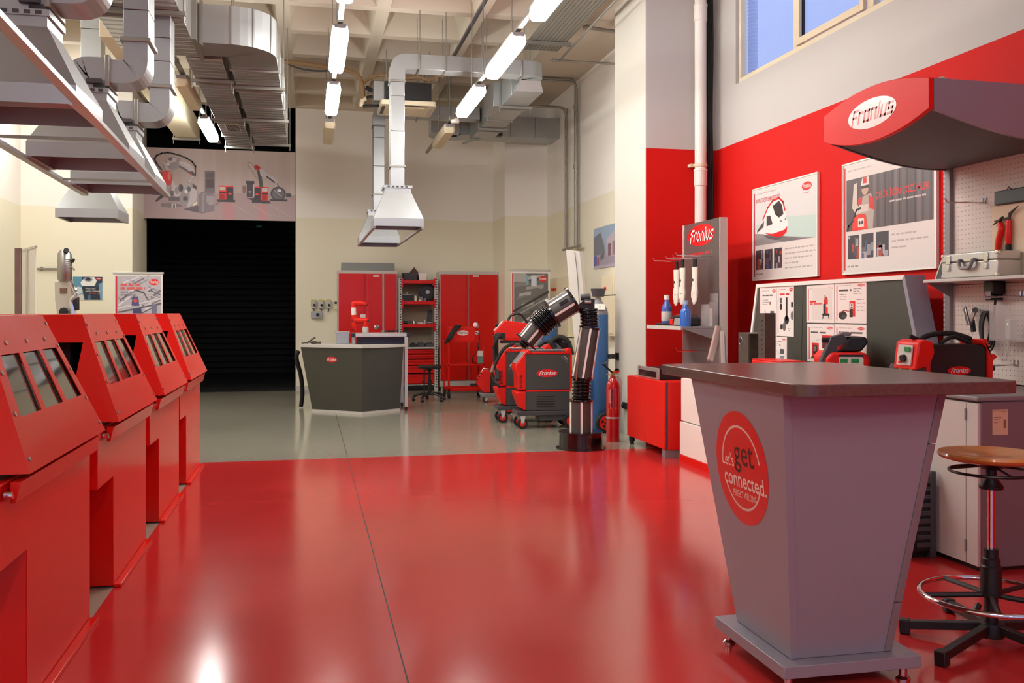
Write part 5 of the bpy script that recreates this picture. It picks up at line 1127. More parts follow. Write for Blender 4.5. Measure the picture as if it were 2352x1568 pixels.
for k in range(5):
    a = 2 * pi * k / 5 + .3; b = MB(); c = Vector((p.x + .02 + .048 * cos(a), p.y - .239, .113 + .048 * sin(a))); b.lathe([(0, 0), (.015, 0), (.015, .003), (0, .003)], 10, c, (0, -1, 0)); b.build('spoke_gap', M_BLACK, wl)
b = MB(); b.lathe([(0, 0), (.022, 0), (.018, .012), (0, .014)], 14, (p.x + .02, p.y - .238, .113), (0, -1, 0)); b.build('axle_cap', M_CHROME, wl)
for dx in (-.14,):
    b = MB(); b.box(p.x + dx - .02, p.x + dx + .02, p.y - .03, p.y + .01, .05, 1.0); b.build('frame_tube', M_DGREY, tc, bevel=.004)
b = MB(); b.box(p.x - .13, p.x + .14, p.y - .16, p.y + .16, .005, .018); b.build('foot_plate', M_DGREY, tc)
b = MB(); b.box(p.x - .2, p.x - .12, p.y - .1, p.y - .06, .3, .62); b.build('tool_tray', M_BLUE, tc, bevel=.01)
cq = P(1395, 820, D=10.5); b = MB()
for k in range(10):
    u_ = k / 9; c = Vector((p.x + .02 + u_ * .12, p.y - .13 + .05 * u_, .76 + .10 * u_ * u_)); b.tube(circ(c, .009, 8, None), .003, 5, True)
tag(b.build('chain', M_STEEL, tc), None, None, None, 'stuff')
t, p = gas(1263, 13.1, 1.30, 'blue gas cylinder with brass gauges, mostly hidden behind the welders', False)
for k, (dx, dz) in enumerate(((-.06, .17), (.04, .19))):
    b = MB(); b.lathe([(0, 0), (.035, 0), (.035, .02), (.028, .025), (0, .025)], 18, (p.x + dx, p.y - .05, 1.30 + dz), (0, -1, 0)); b.build('pressure_gauge', M_WHITE, t)
b = MB(); b.bar((p.x - .08, p.y - .03, 1.40), (p.x + .06, p.y - .03, 1.41), .04, .04); b.bar((p.x - .01, p.y - .03, 1.34), (p.x - .01, p.y - .03, 1.47), .03, .03); b.build('regulator', M_BRASS, t)
t = thing('wall_strap_bracket', 'black bracket on the white column beside the gas cylinder', 'bracket', (3.34, 10.1, .83))
b = MB(); b.box(3.26, 3.386, 10.08, 10.12, .805, .855); b.build('arm', M_BLACK, t, bevel=.004); b = MB(); b.box(3.386, 3.399, 10.05, 10.15, .79, .87); b.build('wall_plate', M_BLACK, t)
p = P(1408, 1013, Z=0); ex = thing('fire_extinguisher', 'red fire extinguisher with a black handle by the white column', 'fire extinguisher', (p.x, p.y, 0)); r = .07
b = MB(); b.lathe([(0, 0), (r, 0), (r, .56), (r * .93, .60), (r * .6, .635), (.03, .65), (.03, .665), (0, .665)], 28, (p.x, p.y, 0)); b.build('body', mat('extinguisher_red', (190, 24, 26), .18, coat=.5), ex)
b = MB(); b.lathe([(r + .001, .235), (r + .004, .237), (r + .004, .252), (r + .001, .254)], 28, (p.x, p.y, 0)); b.build('holding_band', M_ALU, ex)
b = MB(); b.cyl((p.x, p.y, .665), (p.x, p.y, .72), .018, n=14); b.build('valve', M_BRASS, ex)
b = MB(); b.bar((p.x + .01, p.y, .69), (p.x - .12, p.y - .02, .80), .022, .016); b.build('lever', M_BLACK, ex, bevel=.004); b = MB(); b.bar((p.x + .0, p.y, .68), (p.x - .07, p.y - .01, .69), .02, .012); b.build('carry_handle', M_ALU, ex)
b = MB(); b.lathe([(0, 0), (.026, 0), (.026, .012), (0, .014)], 18, (p.x + .03, p.y - .02, .725), (.2, -1, 0)); b.build('gauge', M_CHROME, ex); b = MB(); b.tube(circ((p.x + .035, p.y - .005, .72), .032, 16), .007, 6, True); b.build('safety_ring', M_RED2, ex)
b = MB(); b.tube(smooth([Vector((p.x + .01, p.y - .01, .68)), Vector((p.x + .06, p.y - .03, .66)), Vector((p.x + .075, p.y - .035, .56)), Vector((p.x + .07, p.y - .03, .4)), Vector((p.x + .06, p.y - .05, .25))]), .009, 8); b.build('hose', M_LGREY, ex)
A = Art(0, 0, 60, 150, .085, .26); A.rect(18, 0, 60, 125, (236, 230, 222)); A.rect(0, 10, 18, 90, (224, 120, 110)); A.rect(0, 122, 60, 150, (214, 150, 40))
for k in range(9): A.rect(24 + (k % 3) * 11, 6 + (k // 3) * 38, 31 + (k % 3) * 11, 36 + (k // 3) * 38, (60, 40, 60) if k % 3 != 1 else (190, 50, 50))
fn = lambda a, c, o: Vector((p.x + (r + o + .001) * sin((a - .055) / r - .25), p.y - (r + o + .001) * cos((a - .055) / r - .25), .29 + c)); A.build('label', ex, p, (1, 0, 0), (0, 0, 1), M_PRINTG, fn=fn)
t = thing('wall_hook', 'black hook on the column beside the fire extinguisher', 'hook', P(1436, 931, X=3.39)); q = P(1436, 931, X=3.39)
b = MB(); b.box(3.37, 3.399, q.y - .06, q.y + .06, q.z - .035, q.z + .035); b.build('plate', M_BLACK, t, bevel=.004); b = MB(); b.bar((3.37, q.y, q.z), (3.24, q.y + .02, q.z + .005), .03, .03); b.build('arm', M_BLACK, t, bevel=.004)
# ================================================================ ROLL-UP BANNERS, POSTERS ON THE FAR WALLS
W = dict(world=False)
def rollup(p, w, h, rot, label, kind):
    t = thing('roll_up_banner', label, 'banner', (p.x, p.y, 0), rot)
    b = MB(); b.rbox(-w / 2 - .02, w / 2 + .02, -.08, .08, 0, .07, .02, 4, 'yz') if False else b.box(-w / 2 - .02, w / 2 + .02, -.08, .08, 0, .07); b.build('base', M_ALU, t, bevel=.015, **W)
    b = MB(); b.box(-w / 2, w / 2, -.004, .004, .07, h - .01); b.build('sheet', M_WHITE, t, **W)
    b = MB(); b.box(-w / 2 - .015, w / 2 + .015, -.014, .014, h - .03, h); b.build('top_bar', M_ALU, t, bevel=.004, **W)
    b = MB(); b.cyl((0, .03, .05), (0, .02, h - .02), .01, n=8); b.build('support_pole', M_ALU, t, **W)
    A = Art(0, 0, 100, 180, w, h - .1); rnd = random.Random(kind)
    if kind < 3:
        A.rect(3, 3, 7, 180, (206, 40, 50))
        base = (150, 146, 152) if kind == 1 else (112, 108, 104)
        A.rect(8, 3, 96, 170, base)
        for k in range(26):      # factory hall in slanting greys
            y = 8 + k * 5; g0 = rnd.randint(-55, 70); c = tuple(max(20, min(240, v + g0)) for v in base); s_l = -10 if kind == 2 else (14 if k % 2 else -16)
            x0 = rnd.uniform(8, 50); x1 = x0 + rnd.uniform(20, 46); A.poly([(x0, y), (x1, y + s_l * .4), (x1, y + s_l * .4 + rnd.uniform(2, 6)), (x0, y + rnd.uniform(3, 7))], c)
        A.rect(8, 3, 40, 16, tuple(min(250, v + 60) for v in base))
        if kind == 2:
            A.ell(70, 68, 17, 12, (206, 204, 204)); A.poly([(54, 72), (86, 72), (82, 92), (66, 96), (52, 88)], (196, 190, 190)); A.rect(62, 74, 82, 88, (58, 70, 120)); A.rect(72, 76, 80, 84, (210, 60, 50)); A.poly([(60, 92), (86, 92), (92, 116), (54, 112)], (120, 150, 190)); A.rect(52, 6, 66, 22, (206, 214, 220)); A.rect(40, 6, 45, 20, (120, 170, 190))
            A.line([(8, 84), (96, 48)], 3, (190, 188, 186)); A.line([(8, 58), (96, 30)], 3.5, (60, 58, 56)); A.line([(8, 120), (96, 146)], 6, (150, 148, 146)); A.line([(10, 66), (96, 38)], 2, (160, 158, 156))
        else:
            A.rect(8, 3, 96, 60, (188, 182, 190)); r2 = random.Random(5)
            for k in range(34):
                x, y = r2.uniform(8, 80), r2.uniform(5, 56); ln, sl = r2.uniform(8, 26), r2.choice((-.5, -.35, .3)); g0 = r2.choice((96, 120, 150, 214, 232)); x2 = min(95, x + ln)
                y2 = min(59, max(4, y + (x2 - x) * sl)); A.line([(x, y), (x2, y2)], r2.uniform(.8, 2.6), (g0, g0 - 4, g0 + 4))
            A.line([(8, 48), (96, 34)], 2.6, (214, 210, 214)); A.line([(10, 53), (96, 41)], 2, (96, 92, 100)); A.rect(78, 42, 88, 60, (116, 116, 138)); A.poly([(38, 32), (50, 31), (52, 44), (36, 44)], (84, 78, 128)); A.ell(44, 37, 4, 3, (210, 80, 80)); A.poly([(40, 48), (56, 47), (58, 60), (38, 60)], (70, 70, 110))
            A.line([(44, 22), (62, 26), (70, 36)], 1.6, (70, 66, 72)); A.para(14, 13, [40, 50], 5, 3.2, (216, 96, 96)); A.para(14, 24, [26, 32], 4, 1.8, (140, 136, 142))
        A.logo(82, 11, 20)
    A.build('print', t, wm(t) @ Vector((-w / 2, -.004, .07)), wm(t).to_3x3() @ Vector((1, 0, 0)), (0, 0, 1))
    return t
p = P(318, 800, D=13.0); rollup(p, .64, 1.88, radians(-3), 'roll-up banner with a factory photo beside the black doorway', 1)
p = P(1218, 800, D=14.4); rollup(p, .62, 1.98, radians(4), 'roll-up banner with a welder photo by the red tool cupboard', 2)
p = P(66, 800, D=10.7); rollup(p, .88, 2.06, radians(114), 'blank roll-up banner seen nearly edge-on beside the steel post', 3)
p = P(42, 800, D=9.0); t = thing('steel_post', 'square rusty steel post standing behind the red booths', 'post', (p.x, p.y, 0))
b = MB(); b.box(p.x - .026, p.x + .026, p.y - .026, p.y + .026, .01, 1.94); b.build('post', mat('rusty_tube', (120, 96, 88), .45, .5, var=.3, vs=6), t, bevel=.004); b = MB(); b.box(p.x - .12, p.x + .12, p.y - .12, p.y + .12, 0, .012); b.build('foot_plate', M_OLDST, t)
q0, q1 = P(167, 689, Y=15.295), P(236, 635, Y=15.295)
t = thing('wall_poster', 'blue and black poster with a white eyed helmet image on the far wall', 'poster', (q0.x, 15.3, q0.z)); b = MB(); b.box(q0.x, q1.x, 15.292, 15.299, q0.z, q1.z); b.build('board', M_WHITE, t)
A = Art(0, 0, 100, 78, q1.x - q0.x, q1.z - q0.z); A.rect(1, 1, 99, 77, (34, 54, 78)); A.poly([(1, 1), (30, 1), (34, 40), (44, 77), (1, 77)], (84, 140, 168)); A.poly([(26, 20), (40, 4), (72, 2), (80, 14), (74, 30), (50, 32), (30, 30)], (232, 230, 224)); A.ell(52, 10, 14, 7, (120, 130, 140)); A.ell(52, 9, 7, 5, (30, 34, 44)); A.ell(20, 46, 16, 12, (196, 206, 204)); A.poly([(30, 34), (99, 34), (99, 77), (40, 77)], (26, 38, 54)); A.poly([(86, 24), (99, 20), (99, 77), (92, 77)], (110, 150, 176)); A.poly([(20, 60), (34, 58), (38, 77), (18, 77)], (206, 204, 196)); A.rect(50, 60, 60, 77, (60, 100, 130))
A.text("What's your", 42, 42, 5, (236, 234, 230)); A.text('welding challenge?', 42, 50, 5, (236, 234, 230)); A.para(54, 54, [34], 5, 3, (190, 40, 40)); A.logo(86, 7, 16); A.build('print', t, (q0.x, 15.292, q0.z), (1, 0, 0), (0, 0, 1))
p = P(90, 617, Y=15.29); t = thing('wall_rail', 'short thin wall rail beside the blank banner', 'rail', (p.x, 15.3, p.z)); b = MB(); b.box(p.x - .02, p.x + .42, 15.26, 15.29, p.z - .012, p.z + .012); b.build('bar', M_ZINC, t)
for dx in (.02, .36):
    b = MB(); b.box(p.x + dx, p.x + dx + .03, 15.28, 15.299, p.z - .03, p.z + .03); b.build('bracket', M_ZINC, t)
# exhaust muffler on display
D = 9.6; mu = thing('exhaust_muffler', 'upright silver car muffler mounted on a silver bracket behind the booths', 'muffler', (P(152, 700, D=D).x, P(152, 700, D=D).y, 0)); R = lambda px, py, d=0: P(px, py, D=D + d)
pa, pb = R(149, 648), R(148, 574); b = MB(); L = (pb - pa).length; b.lathe([(0, 0), (.05, 0), (.068, .03), (.07, L * .5), (.066, L - .04), (.04, L), (0, L + .005)], 24, pa, pb - pa); b.build('muffler_body', M_STEEL, mu)
b = MB(); b.lathe([(0, 0), (.026, 0), (.026, .03), (0, .03)], 14, R(151, 577, -.06), (.5, -1, .4)); b.build('inlet', M_BLACK, mu)
for k in range(7):
    b = MB(); c = R(157, 597 + k * 4.2); b.tube(circ((0, 0, 0), .052, 20), .006, 6, True); b.v = [(q[0] + c.x - .02, q[1] + c.y, q[2] + c.z) for q in b.v]; b.build('clamp_ring', M_CHROME, mu)
b = MB(); b.tube([R(160, 600), R(168, 600), R(170, 594)], .014, 8); b.build('side_pipe', M_BLACK, mu); b = MB(); b.tube([R(160, 608), R(171, 620)], .010, 8); b.build('side_spike', M_STEEL, mu)
b = MB(); a = [R(125, 648), R(158, 640), R(164, 662), R(166, 700), R(160, 730), R(132, 730), R(126, 690)]; dv = Vector((.02, .09, 0)); n = len(a); b.add([tuple(q) for q in a] + [tuple(q + dv) for q in a], [tuple(range(n)), tuple(reversed(range(n, 2 * n)))] + [(i, i + n, (i + 1) % n + n, (i + 1) % n) for i in range(n)]); b.build('bracket_plate', M_ALU, mu, bevel=.006)
b = MB(); q = R(145, 666, -.01); b.box(q.x - .03, q.x + .03, q.y - .01, q.y + .03, q.z - .035, q.z + .02); b.build('bracket_slot', mat('brown_recess', (110, 84, 62), .6), mu)
b = MB(); b.tube(smooth([R(158, 645), R(170, 662), R(176, 678), R(166, 690), R(170, 722)]), [.02] * 11 + [.03] * 10, 8); b.build('chrome_strip', M_CHROME, mu)
b = MB(); q = R(173, 690); b.box(q.x - .035, q.x + .03, q.y - .02, q.y + .05, q.z - .1, q.z + .04); b.build('dark_block', M_BLACK, mu, bevel=.008)
b = MB(); q = R(147, 716, -.02); b.lathe([(0, 0), (.04, 0), (.045, .02), (0, .025)], 9, q, (0, -1, 0)); b.build('dark_gear', M_BLACK, mu)
b = MB(); q = R(150, 725, .06); b.box(q.x - .05, q.x + .05, q.y - .04, q.y + .04, .03, q.z + .02); b.build('stand_post', M_DGREY, mu, bevel=.004); b = MB(); b.box(q.x - .2, q.x + .2, q.y - .2, q.y + .2, 0, .03); b.build('stand_foot', M_DGREY, mu)

# right side wall beyond the column
XF = XRF - .003
q0, q1 = P(1365, 618, X=XF), P(1414, 516, X=XF)
t = thing('wall_poster', 'pale photo poster of a building on the side wall by the column', 'poster', (XF, q0.y, q0.z)); b = MB(); z0, z1 = q0.z, P(1365, 526, X=XF).z; b.box(XF - .008, XF, q1.y - .1, q0.y, z0, z1); b.build('board', M_WHITE, t)
A = Art(0, 0, 100, 90, q0.y - q1.y + .1, z1 - z0); A.rect(0, 0, 100, 90, (150, 172, 196)); A.poly([(0, 20), (30, 12), (46, 40), (50, 64), (0, 64)], (112, 116, 128)); A.rect(0, 60, 100, 90, (160, 150, 168)); A.poly([(56, 30), (100, 10), (100, 70), (56, 66)], (190, 178, 186)); A.rect(62, 40, 74, 66, (120, 90, 104)); A.rect(80, 36, 96, 66, (150, 120, 130)); A.rect(2, 62, 14, 86, (90, 84, 170)); A.rect(16, 66, 24, 84, (150, 80, 90)); A.poly([(30, 62), (46, 58), (46, 70), (30, 74)], (98, 104, 110)); A.rect(0, 84, 100, 90, (180, 172, 190))
A.build('print', t, (XF - .008, q0.y, z0), (0, -1, 0), (0, 0, 1))
def elec(pl, pr, pt, pb, label, nred):
    a, c = P(pl, pb, X=XF), P(pr, pt, X=XF); t = thing('electric_panel', label, 'panel', (XF, a.y, a.z)); z1 = P(pl, pt, X=XF).z
    b = MB(); b.box(XF - .12, XF, c.y, a.y, a.z, z1); b.build('box', M_CREAM, t, bevel=.006); b = MB(); b.box(XF - .128, XF - .121, c.y + .03, a.y - .03, a.z + .03, z1 - .03); b.build('door', M_CREAM, t, bevel=.004)
    for k in range(nred):
        b = MB(); y = a.y - .20 - k * .10; b.lathe([(0, 0), (.022, 0), (.022, .02), (0, .024)], 12, (XF - .129, y, z1 - .18), (-1, 0, 0)); b.build('red_lamp', M_RED2, t)
elec(1280, 1322, 640, 770, 'cream electric panel with three small red lamps behind the sculpture', 3)
elec(1402, 1430, 632, 770, 'cream electric panel at the column edge with one red lamp', 1)
a = P(1300, 760, X=XF); t = thing('electric_panel', 'low cream box under the cream panel with three red lamps', 'panel', (XF, a.y, .5)); b = MB(); b.box(XF - .16, XF, 13.3, 14.2, .40, .94); b.build('box', M_CREAM, t, bevel=.006); b = MB(); b.box(XF - .168, XF - .161, 13.33, 14.17, .43, .91); b.build('door', M_CREAM, t, bevel=.004)
p0, p1 = P(1300, 573, D=12.5), P(1331, 577, D=12.5); f0, f1 = P(1334, 946, D=12.5), P(1366, 946, D=12.5); dv = Vector((.05, .03, 0))
t = thing('white_plank', 'long white plank leaning on the side wall behind the sculpture', 'plank', (f0.x, f0.y, 0)); b = MB(); f0.z = f1.z = 0.002; b.hexa([f0, f1, f1 + dv, f0 + dv], [p0, p1, p1 + dv, p0 + dv]); b.build('plank', M_WHITE, t)
b = MB(); b.tube(smooth([P(1320, 578, D=12.46), P(1326, 630, D=12.46), P(1331, 700, D=12.46), P(1336, 760, D=12.46)]), .006, 6); b.build('cord', M_MGREY, t)
cord('wall_rod', 'thin dark rod standing on the wall behind the gas cylinder', [P(1341, 637, X=XF - .03), P(1341, 690, X=XF - .03)], .012, M_DGREY, 'rod')

# ================================================================ COLUMN: DOWNPIPE AND CABLES
p = P(1609, 500, Y=9.12); t = thing('downpipe', 'white plastic downpipe on the red and white column', 'pipe', (p.x, p.y, 0)); r = .06
b = MB(); b.lathe([(0, 0), (r, 0), (r, ZC - .002), (0, ZC - .002)], 24, (p.x, p.y, 0)); b.build('pipe', M_WHITE, t)
for py in (30, 408):
    z = P(1609, py, Y=9.12).z; b = MB(); b.lathe([(r, z - .09), (r + .008, z - .085), (r + .008, z + .06), (r + .012, z + .065), (r + .012, z + .085), (r, z + .09)], 24, (p.x, p.y, 0)); b.build('coupling', M_WHITE, t)
z = P(1609, 380, Y=9.12).z; b = MB(); b.lathe([(r, z - .015), (r + .01, z - .015), (r + .01, z + .015), (r, z + .015)], 24, (p.x, p.y, 0)); b.box(p.x - r - .05, p.x - r + .005, p.y, p.y + .075, z - .015, z + .015); b.build('pipe_clip', M_CREAM, t)
t = thing('cable_run', 'bundle of black cables running up beside the white downpipe', 'cable', (4.06, 9.13, 0))
for k in range(4):
    b = MB(); x = 4.045 + k * .022; b.tube([Vector((x + .004 * sin(i * 1.3 + k), 9.15 + .006 * cos(i * 1.1 + k * 2), i * .3)) for i in range(16)] + [Vector((x, 9.15, ZC - .003))], .010 + .002 * (k % 2), 6); b.build('cable', M_RUBBER, t)

# ================================================================ RED CABINET AND ACCESSORY STAND
cb = thing('red_cabinet', 'low red two door cabinet beside the white column', 'cabinet', (3.42, 8.58, 0)); x0, x1, y0, y1 = 3.16, 3.66, 8.07, 9.09
b = MB(); b.box(x0 + .02, x1, y0, y1, .075, .69); b.build('body', M_RED2, cb, bevel=.004)
for a, c in ((y0 + .002, (y0 + y1) / 2 - .002), ((y0 + y1) / 2 + .002, y1 - .002)):
    b = MB(); b.box(x0, x0 + .018, a, c, .08, .688); b.build('door', M_RED2, cb, bevel=.002)
b = MB(); b.box(x0 + .019, x0 + .035, y0 - .002, y0, .08, .688); b.build('edge_strip', M_DGREY, cb)
for x, y in ((x0 + .03, y1 - .06), (x1 - .04, y1 - .06)):
    b = MB(); b.cyl((x, y, .03), (x, y, .075), .03, n=12); b.cyl((x, y, 0), (x, y, .03), .022, n=12); b.build('foot', M_BLACK, cb)
b = MB(); b.box(x0 + .01, x1 - .03, y0 + .01, y0 + .08, 0, .075); b.build('plinth_foot', M_MGREY, cb, bevel=.003)
t = thing('recorder_box', 'black recorder box with a silver front on the red cabinet', 'recorder', (3.4, 8.62, .69)); b = MB(); b.box(3.22, 3.60, 8.36, 8.88, .692, .79); b.build('body', M_BLACK, t, bevel=.004)
b = MB(); b.box(3.205, 3.219, 8.34, 8.90, .692, .80); b.build('front', M_ALU, t, bevel=.003); b = MB(); b.box(3.2, 3.204, 8.40, 8.86, .71, .765); b.build('front_window', M_BLKGL, t)
A = Art(0, 0, 50, 10, .05, .012); A.rect(0, 0, 50, 10, (190, 40, 40)); A.build('mark', t, (3.205, 8.87, .776), (0, -1, 0), (0, 0, 1))
# accessory stand
sd = thing('accessory_stand', 'tall grey metal display stand with a red oval emblem and hanging gloves', 'display stand', (3.74, 8.48, 0))
M_BRUSH = mat('brushed_grey_metal', (132, 124, 122), .32, .7, var=.08, vs=6, stretch=(1, 1, 14))
SX0, Y0, Y1, ZT2 = 3.70, 8.05, 8.92, 2.20
b = MB(); b.box(SX0, SX0 + .012, Y0 + .012, Y1 - .006, 1.19, ZT2); b.build('upper_board', M_BRUSH, sd); b = MB(); b.box(SX0, SX0 + .012, Y0 + .012, Y1 - .006, 0.02, 1.165); b.build('lower_board', M_MGREY, sd)
b = MB(); b.box(SX0 - .008, SX0 + .07, Y0 - .004, Y0 + .011, 0, ZT2); b.build('side_profile', M_ALU, sd, bevel=.003); b = MB(); b.box(SX0 - .008, SX0 + .07, Y1 - .005, Y1 + .008, 0, ZT2); b.build('side_profile', M_ALU, sd, bevel=.003)
b = MB(); b.box(SX0 + .013, SX0 + .06, Y0 + .012, Y1 - .006, 0, ZT2 - .01); b.build('back', M_MGREY, sd)
A = Art(0, 0, 100, 117, Y1 - Y0 - .02, ZT2 - 1.19); A.logo(50, 15, 75, (214, 30, 32), hk=.32); A.para(18, 34, [62], 6, 3.0, (186, 54, 56)); A.build('emblem', sd, (SX0, Y1 - .006, 1.19), (0, -1, 0), (0, 0, 1), M_PRINTG)
b = MB(); b.box(3.32, 3.69, Y0, Y1, 1.175, 1.195); sh = b.build('shelf', M_MGREY, sd, bevel=.003); b = MB(); b.box(3.305, 3.319, Y0, Y1, 1.165, 1.2); b.build('shelf_edge', M_LGREY, sh); b = MB(); b.prism([(3.33, 1.174), (3.69, 1.174), (3.69, 1.06)], 'xz', Y0, Y0 + .012); b.build('shelf_bracket', M_MGREY, sh)
for y, z, ln in ((8.80, 1.83, .36), (8.62, 1.84, .30), (8.44, 1.84, .30), (8.22, 1.85, .36), (8.35, .96, .3)):
    b = MB(); b.tube([(SX0 - .002, y, z), (SX0 - ln, y, z + .004), (SX0 - ln - .012, y, z + .03)], .006, 6); b.build('hook', M_CHROME, sd)
def glove(y, x, z, label):
    t = thing('welding_glove', label, 'glove', (x, y, z - .38), 0, 'white welding gloves on the stand')
    b = MB(); b.tube([(x, y, z - .02), (x, y, z - .10), (x, y, z - .2), (x, y, z - .26)], [.055, .052, .046, .05], 14); b.v = [(x + (q[0] - x) * .45, q[1], q[2]) for q in b.v]; b.build('cuff', M_GLOVE, t)
    for k in range(4):
        b = MB(); yy = y - .038 + k * .025; ln = (.075, .095, .10, .08)[k]; b.tube([(x, yy, z - .24), (x - .004, yy, z - .27 - ln * .4), (x - .008, yy, z - .27 - ln)], [.016, .014, .009], 8); b.build('finger', M_GLOVE, t)
    b = MB(); b.tube([(x, y + .045, z - .2), (x, y + .062, z - .26), (x - .005, y + .06, z - .31)], [.016, .015, .010], 8); b.build('thumb', M_GLOVE, t)
    b = MB(); b.box(x - .01, x + .005, y - .03, y + .03, z - .03, z + .06); b.build('hang_tag', M_BLACK, t); b = MB(); b.cyl((x - .028, y, z - .14), (x - .022, y, z - .14), .012, n=12); b.build('stud', M_DGREY, t)
glove(8.66, 3.52, 1.76, 'white leather welding glove on the stand, first from the column'); glove(8.46, 3.50, 1.77, 'white leather welding glove on the stand, middle of three'); glove(8.28, 3.55, 1.77, 'white leather welding glove on the stand, seen edge-on beside the acrylic pocket')
t = thing('acrylic_holder', 'clear acrylic leaflet pocket on the grey stand', 'holder', (3.66, 8.16, 1.2))
for a in ((3.60, 3.604, 8.08, 8.26, 1.197, 1.40), (3.69, 3.694, 8.08, 8.26, 1.197, 1.50), (3.60, 3.694, 8.08, 8.084, 1.197, 1.42)):
    b = MB(); b.box(*a); b.build('wall', M_ACRYL, t)
b = MB(); b.box(3.64, 3.645, 8.10, 8.16, 1.197, 1.36); b.build('leaflet', M_WHITE, t)
def bottle(p, r, h, m, label, capm=M_WHITE, lab=True):
    t = thing('spray_bottle', label, 'bottle', p); b = MB(); b.lathe([(0, 0), (r, 0), (r, h * .55), (r * .9, h * .62), (r * .42, h * .80), (r * .40, h * .84), (0, h * .84)], 20, p); b.build('body', m, t)
    b = MB(); b.lathe([(0, h * .845), (r * .5, h * .845), (r * .48, h), (0, h)], 16, p); b.build('cap', capm, t)
    if lab:
        b = MB(); b.lathe([(r + .001, h * .15), (r + .002, h * .16), (r + .002, h * .45), (r + .001, h * .46)], 20, p); b.build('label', M_LGREY, t)
bottle((3.44, 8.72, 1.196), .05, .30, mat('blue_bottle', (60, 84, 160), .25, coat=.4), 'blue bottle with a white cap at the rear of the stand shelf')
bottle((3.40, 8.15, 1.196), .05, .24, mat('blue_liquid', (40, 100, 190), .08, coat=.6), 'clear blue bottle at the front end of the stand shelf', mat('frost_cap', (150, 180, 220), .4), False)
t = thing('battery_charger', 'black and red battery charger with clamps lying on the stand shelf', 'charger', (3.46, 8.42, 1.196)); b = MB(); b.prism([(8.26, 1.197), (8.58, 1.197), (8.60, 1.22), (8.56, 1.28), (8.50, 1.30), (8.33, 1.30), (8.26, 1.27)], 'yz', 3.42, 3.60); b.build('body', M_BLACK, t, bevel=.015)
b = MB(); b.hexa([(3.405, 8.30, 1.205), (3.42, 8.30, 1.205), (3.42, 8.46, 1.205), (3.405, 8.46, 1.205)], [(3.415, 8.30, 1.27), (3.43, 8.30, 1.27), (3.43, 8.46, 1.27), (3.415, 8.46, 1.27)]); b.build('silver_stripe', M_ALU, t, bevel=.004)
b = MB(); b.box(3.41, 3.5, 8.50, 8.575, 1.205, 1.262); b.build('red_end', M_RED2, t, bevel=.008); b = MB(); b.box(3.44, 3.56, 8.34, 8.48, 1.30, 1.306); b.build('top_label', M_RED2, t)
b = MB(); b.tube(smooth([Vector((3.45, 8.56, 1.22)), Vector((3.40, 8.66, 1.21)), Vector((3.36, 8.78, 1.208)), Vector((3.40, 8.86, 1.208))]), .012, 7); b.build('lead', M_RUBBER, t)
# ================================================================ POSTERS ON THE RED WALL
XP = XR - .003
def framed(y0, y1, z0, z1, label, name='wall_poster'):
    t = thing(name, label, 'poster', (XR, (y0 + y1) / 2, z0)); b = MB(); b.box(XP - .018, XP, y0, y1, z0, z1); b.build('board', M_WHITE, t, bevel=.002)
    b = MB(); f = .012
    for a in ((y0, y0 + f, z0, z1), (y1 - f, y1, z0, z1), (y0 + f, y1 - f, z0, z0 + f), (y0 + f, y1 - f, z1 - f, z1)):
        b = MB(); b.box(XP - .024, XP - .0185, *a); b.build('frame_strip', M_WHITE, t)
    return t
def small_photo(A, x, y, w, h, seed):
    r = random.Random(seed); A.rect(x, y, x + w, y + h, (64, 60, 66))
    for k in range(7):
        a, c = x + r.uniform(0, w * .8), y + r.uniform(0, h * .8); g0 = r.randint(0, 120); A.rect(a, c, min(x + w, a + r.uniform(.1, .4) * w), min(y + h, c + r.uniform(.1, .45) * h), (60 + g0, 56 + g0, 62 + g0) if k % 3 else (170, 70, 60) if seed % 2 else (70, 96, 130))
pa, pb = P(1733, 433, X=XP), P(1883, 397, X=XP); z1 = (pa.z + pb.z) / 2; z0 = (P(1733, 643, X=XP).z + P(1883, 637, X=XP).z) / 2
t = framed(pb.y, pa.y, z0, z1, 'white poster with a red and white train on the red wall')
A = Art(0, 0, 100, 74, pa.y - pb.y, z1 - z0); A.rect(1, 1, 99, 73, (222, 214, 208)); A.rect(2.5, 4, 4.2, 71, (200, 30, 36)); A.rect(4.2, 4, 98, 46, (214, 214, 212))
A.poly([(4.2, 30), (40, 26), (98, 30), (98, 46), (4.2, 46)], (190, 212, 204)); A.poly([(4.2, 35), (55, 42), (98, 46), (4.2, 46)], (150, 146, 146)); A.poly([(6, 36), (46, 41), (84, 46), (52, 46)], (116, 112, 114))
A.poly([(4.2, 36), (18, 27), (26, 18), (34, 13), (44, 12), (50, 15), (54, 24), (58, 34), (56, 39), (48, 42), (34, 40), (20, 38)], (240, 236, 232)); A.line([(18, 26), (26, 17.5), (34, 13), (44, 12), (50, 15.5), (53, 22)], 1.6, (214, 30, 32)); A.poly([(34, 17), (44, 14), (49, 18), (51, 25), (44, 27), (38, 24)], (46, 40, 44)); A.poly([(20, 37), (34, 38.5), (52, 37), (57, 34.5), (56, 39), (48, 42), (36, 41)], (216, 32, 34)); A.poly([(24, 24), (30, 24), (34, 31), (24, 32)], (70, 62, 66)); A.poly([(8, 34), (20, 27), (19, 32), (8, 36)], (84, 76, 80)); A.ell(47, 30, 1.6, .7, (120, 110, 110)); A.ell(54, 29, 1.2, .6, (120, 110, 110)); A.poly([(20, 38.5), (48, 42.5), (40, 44), (24, 41)], (96, 92, 94))
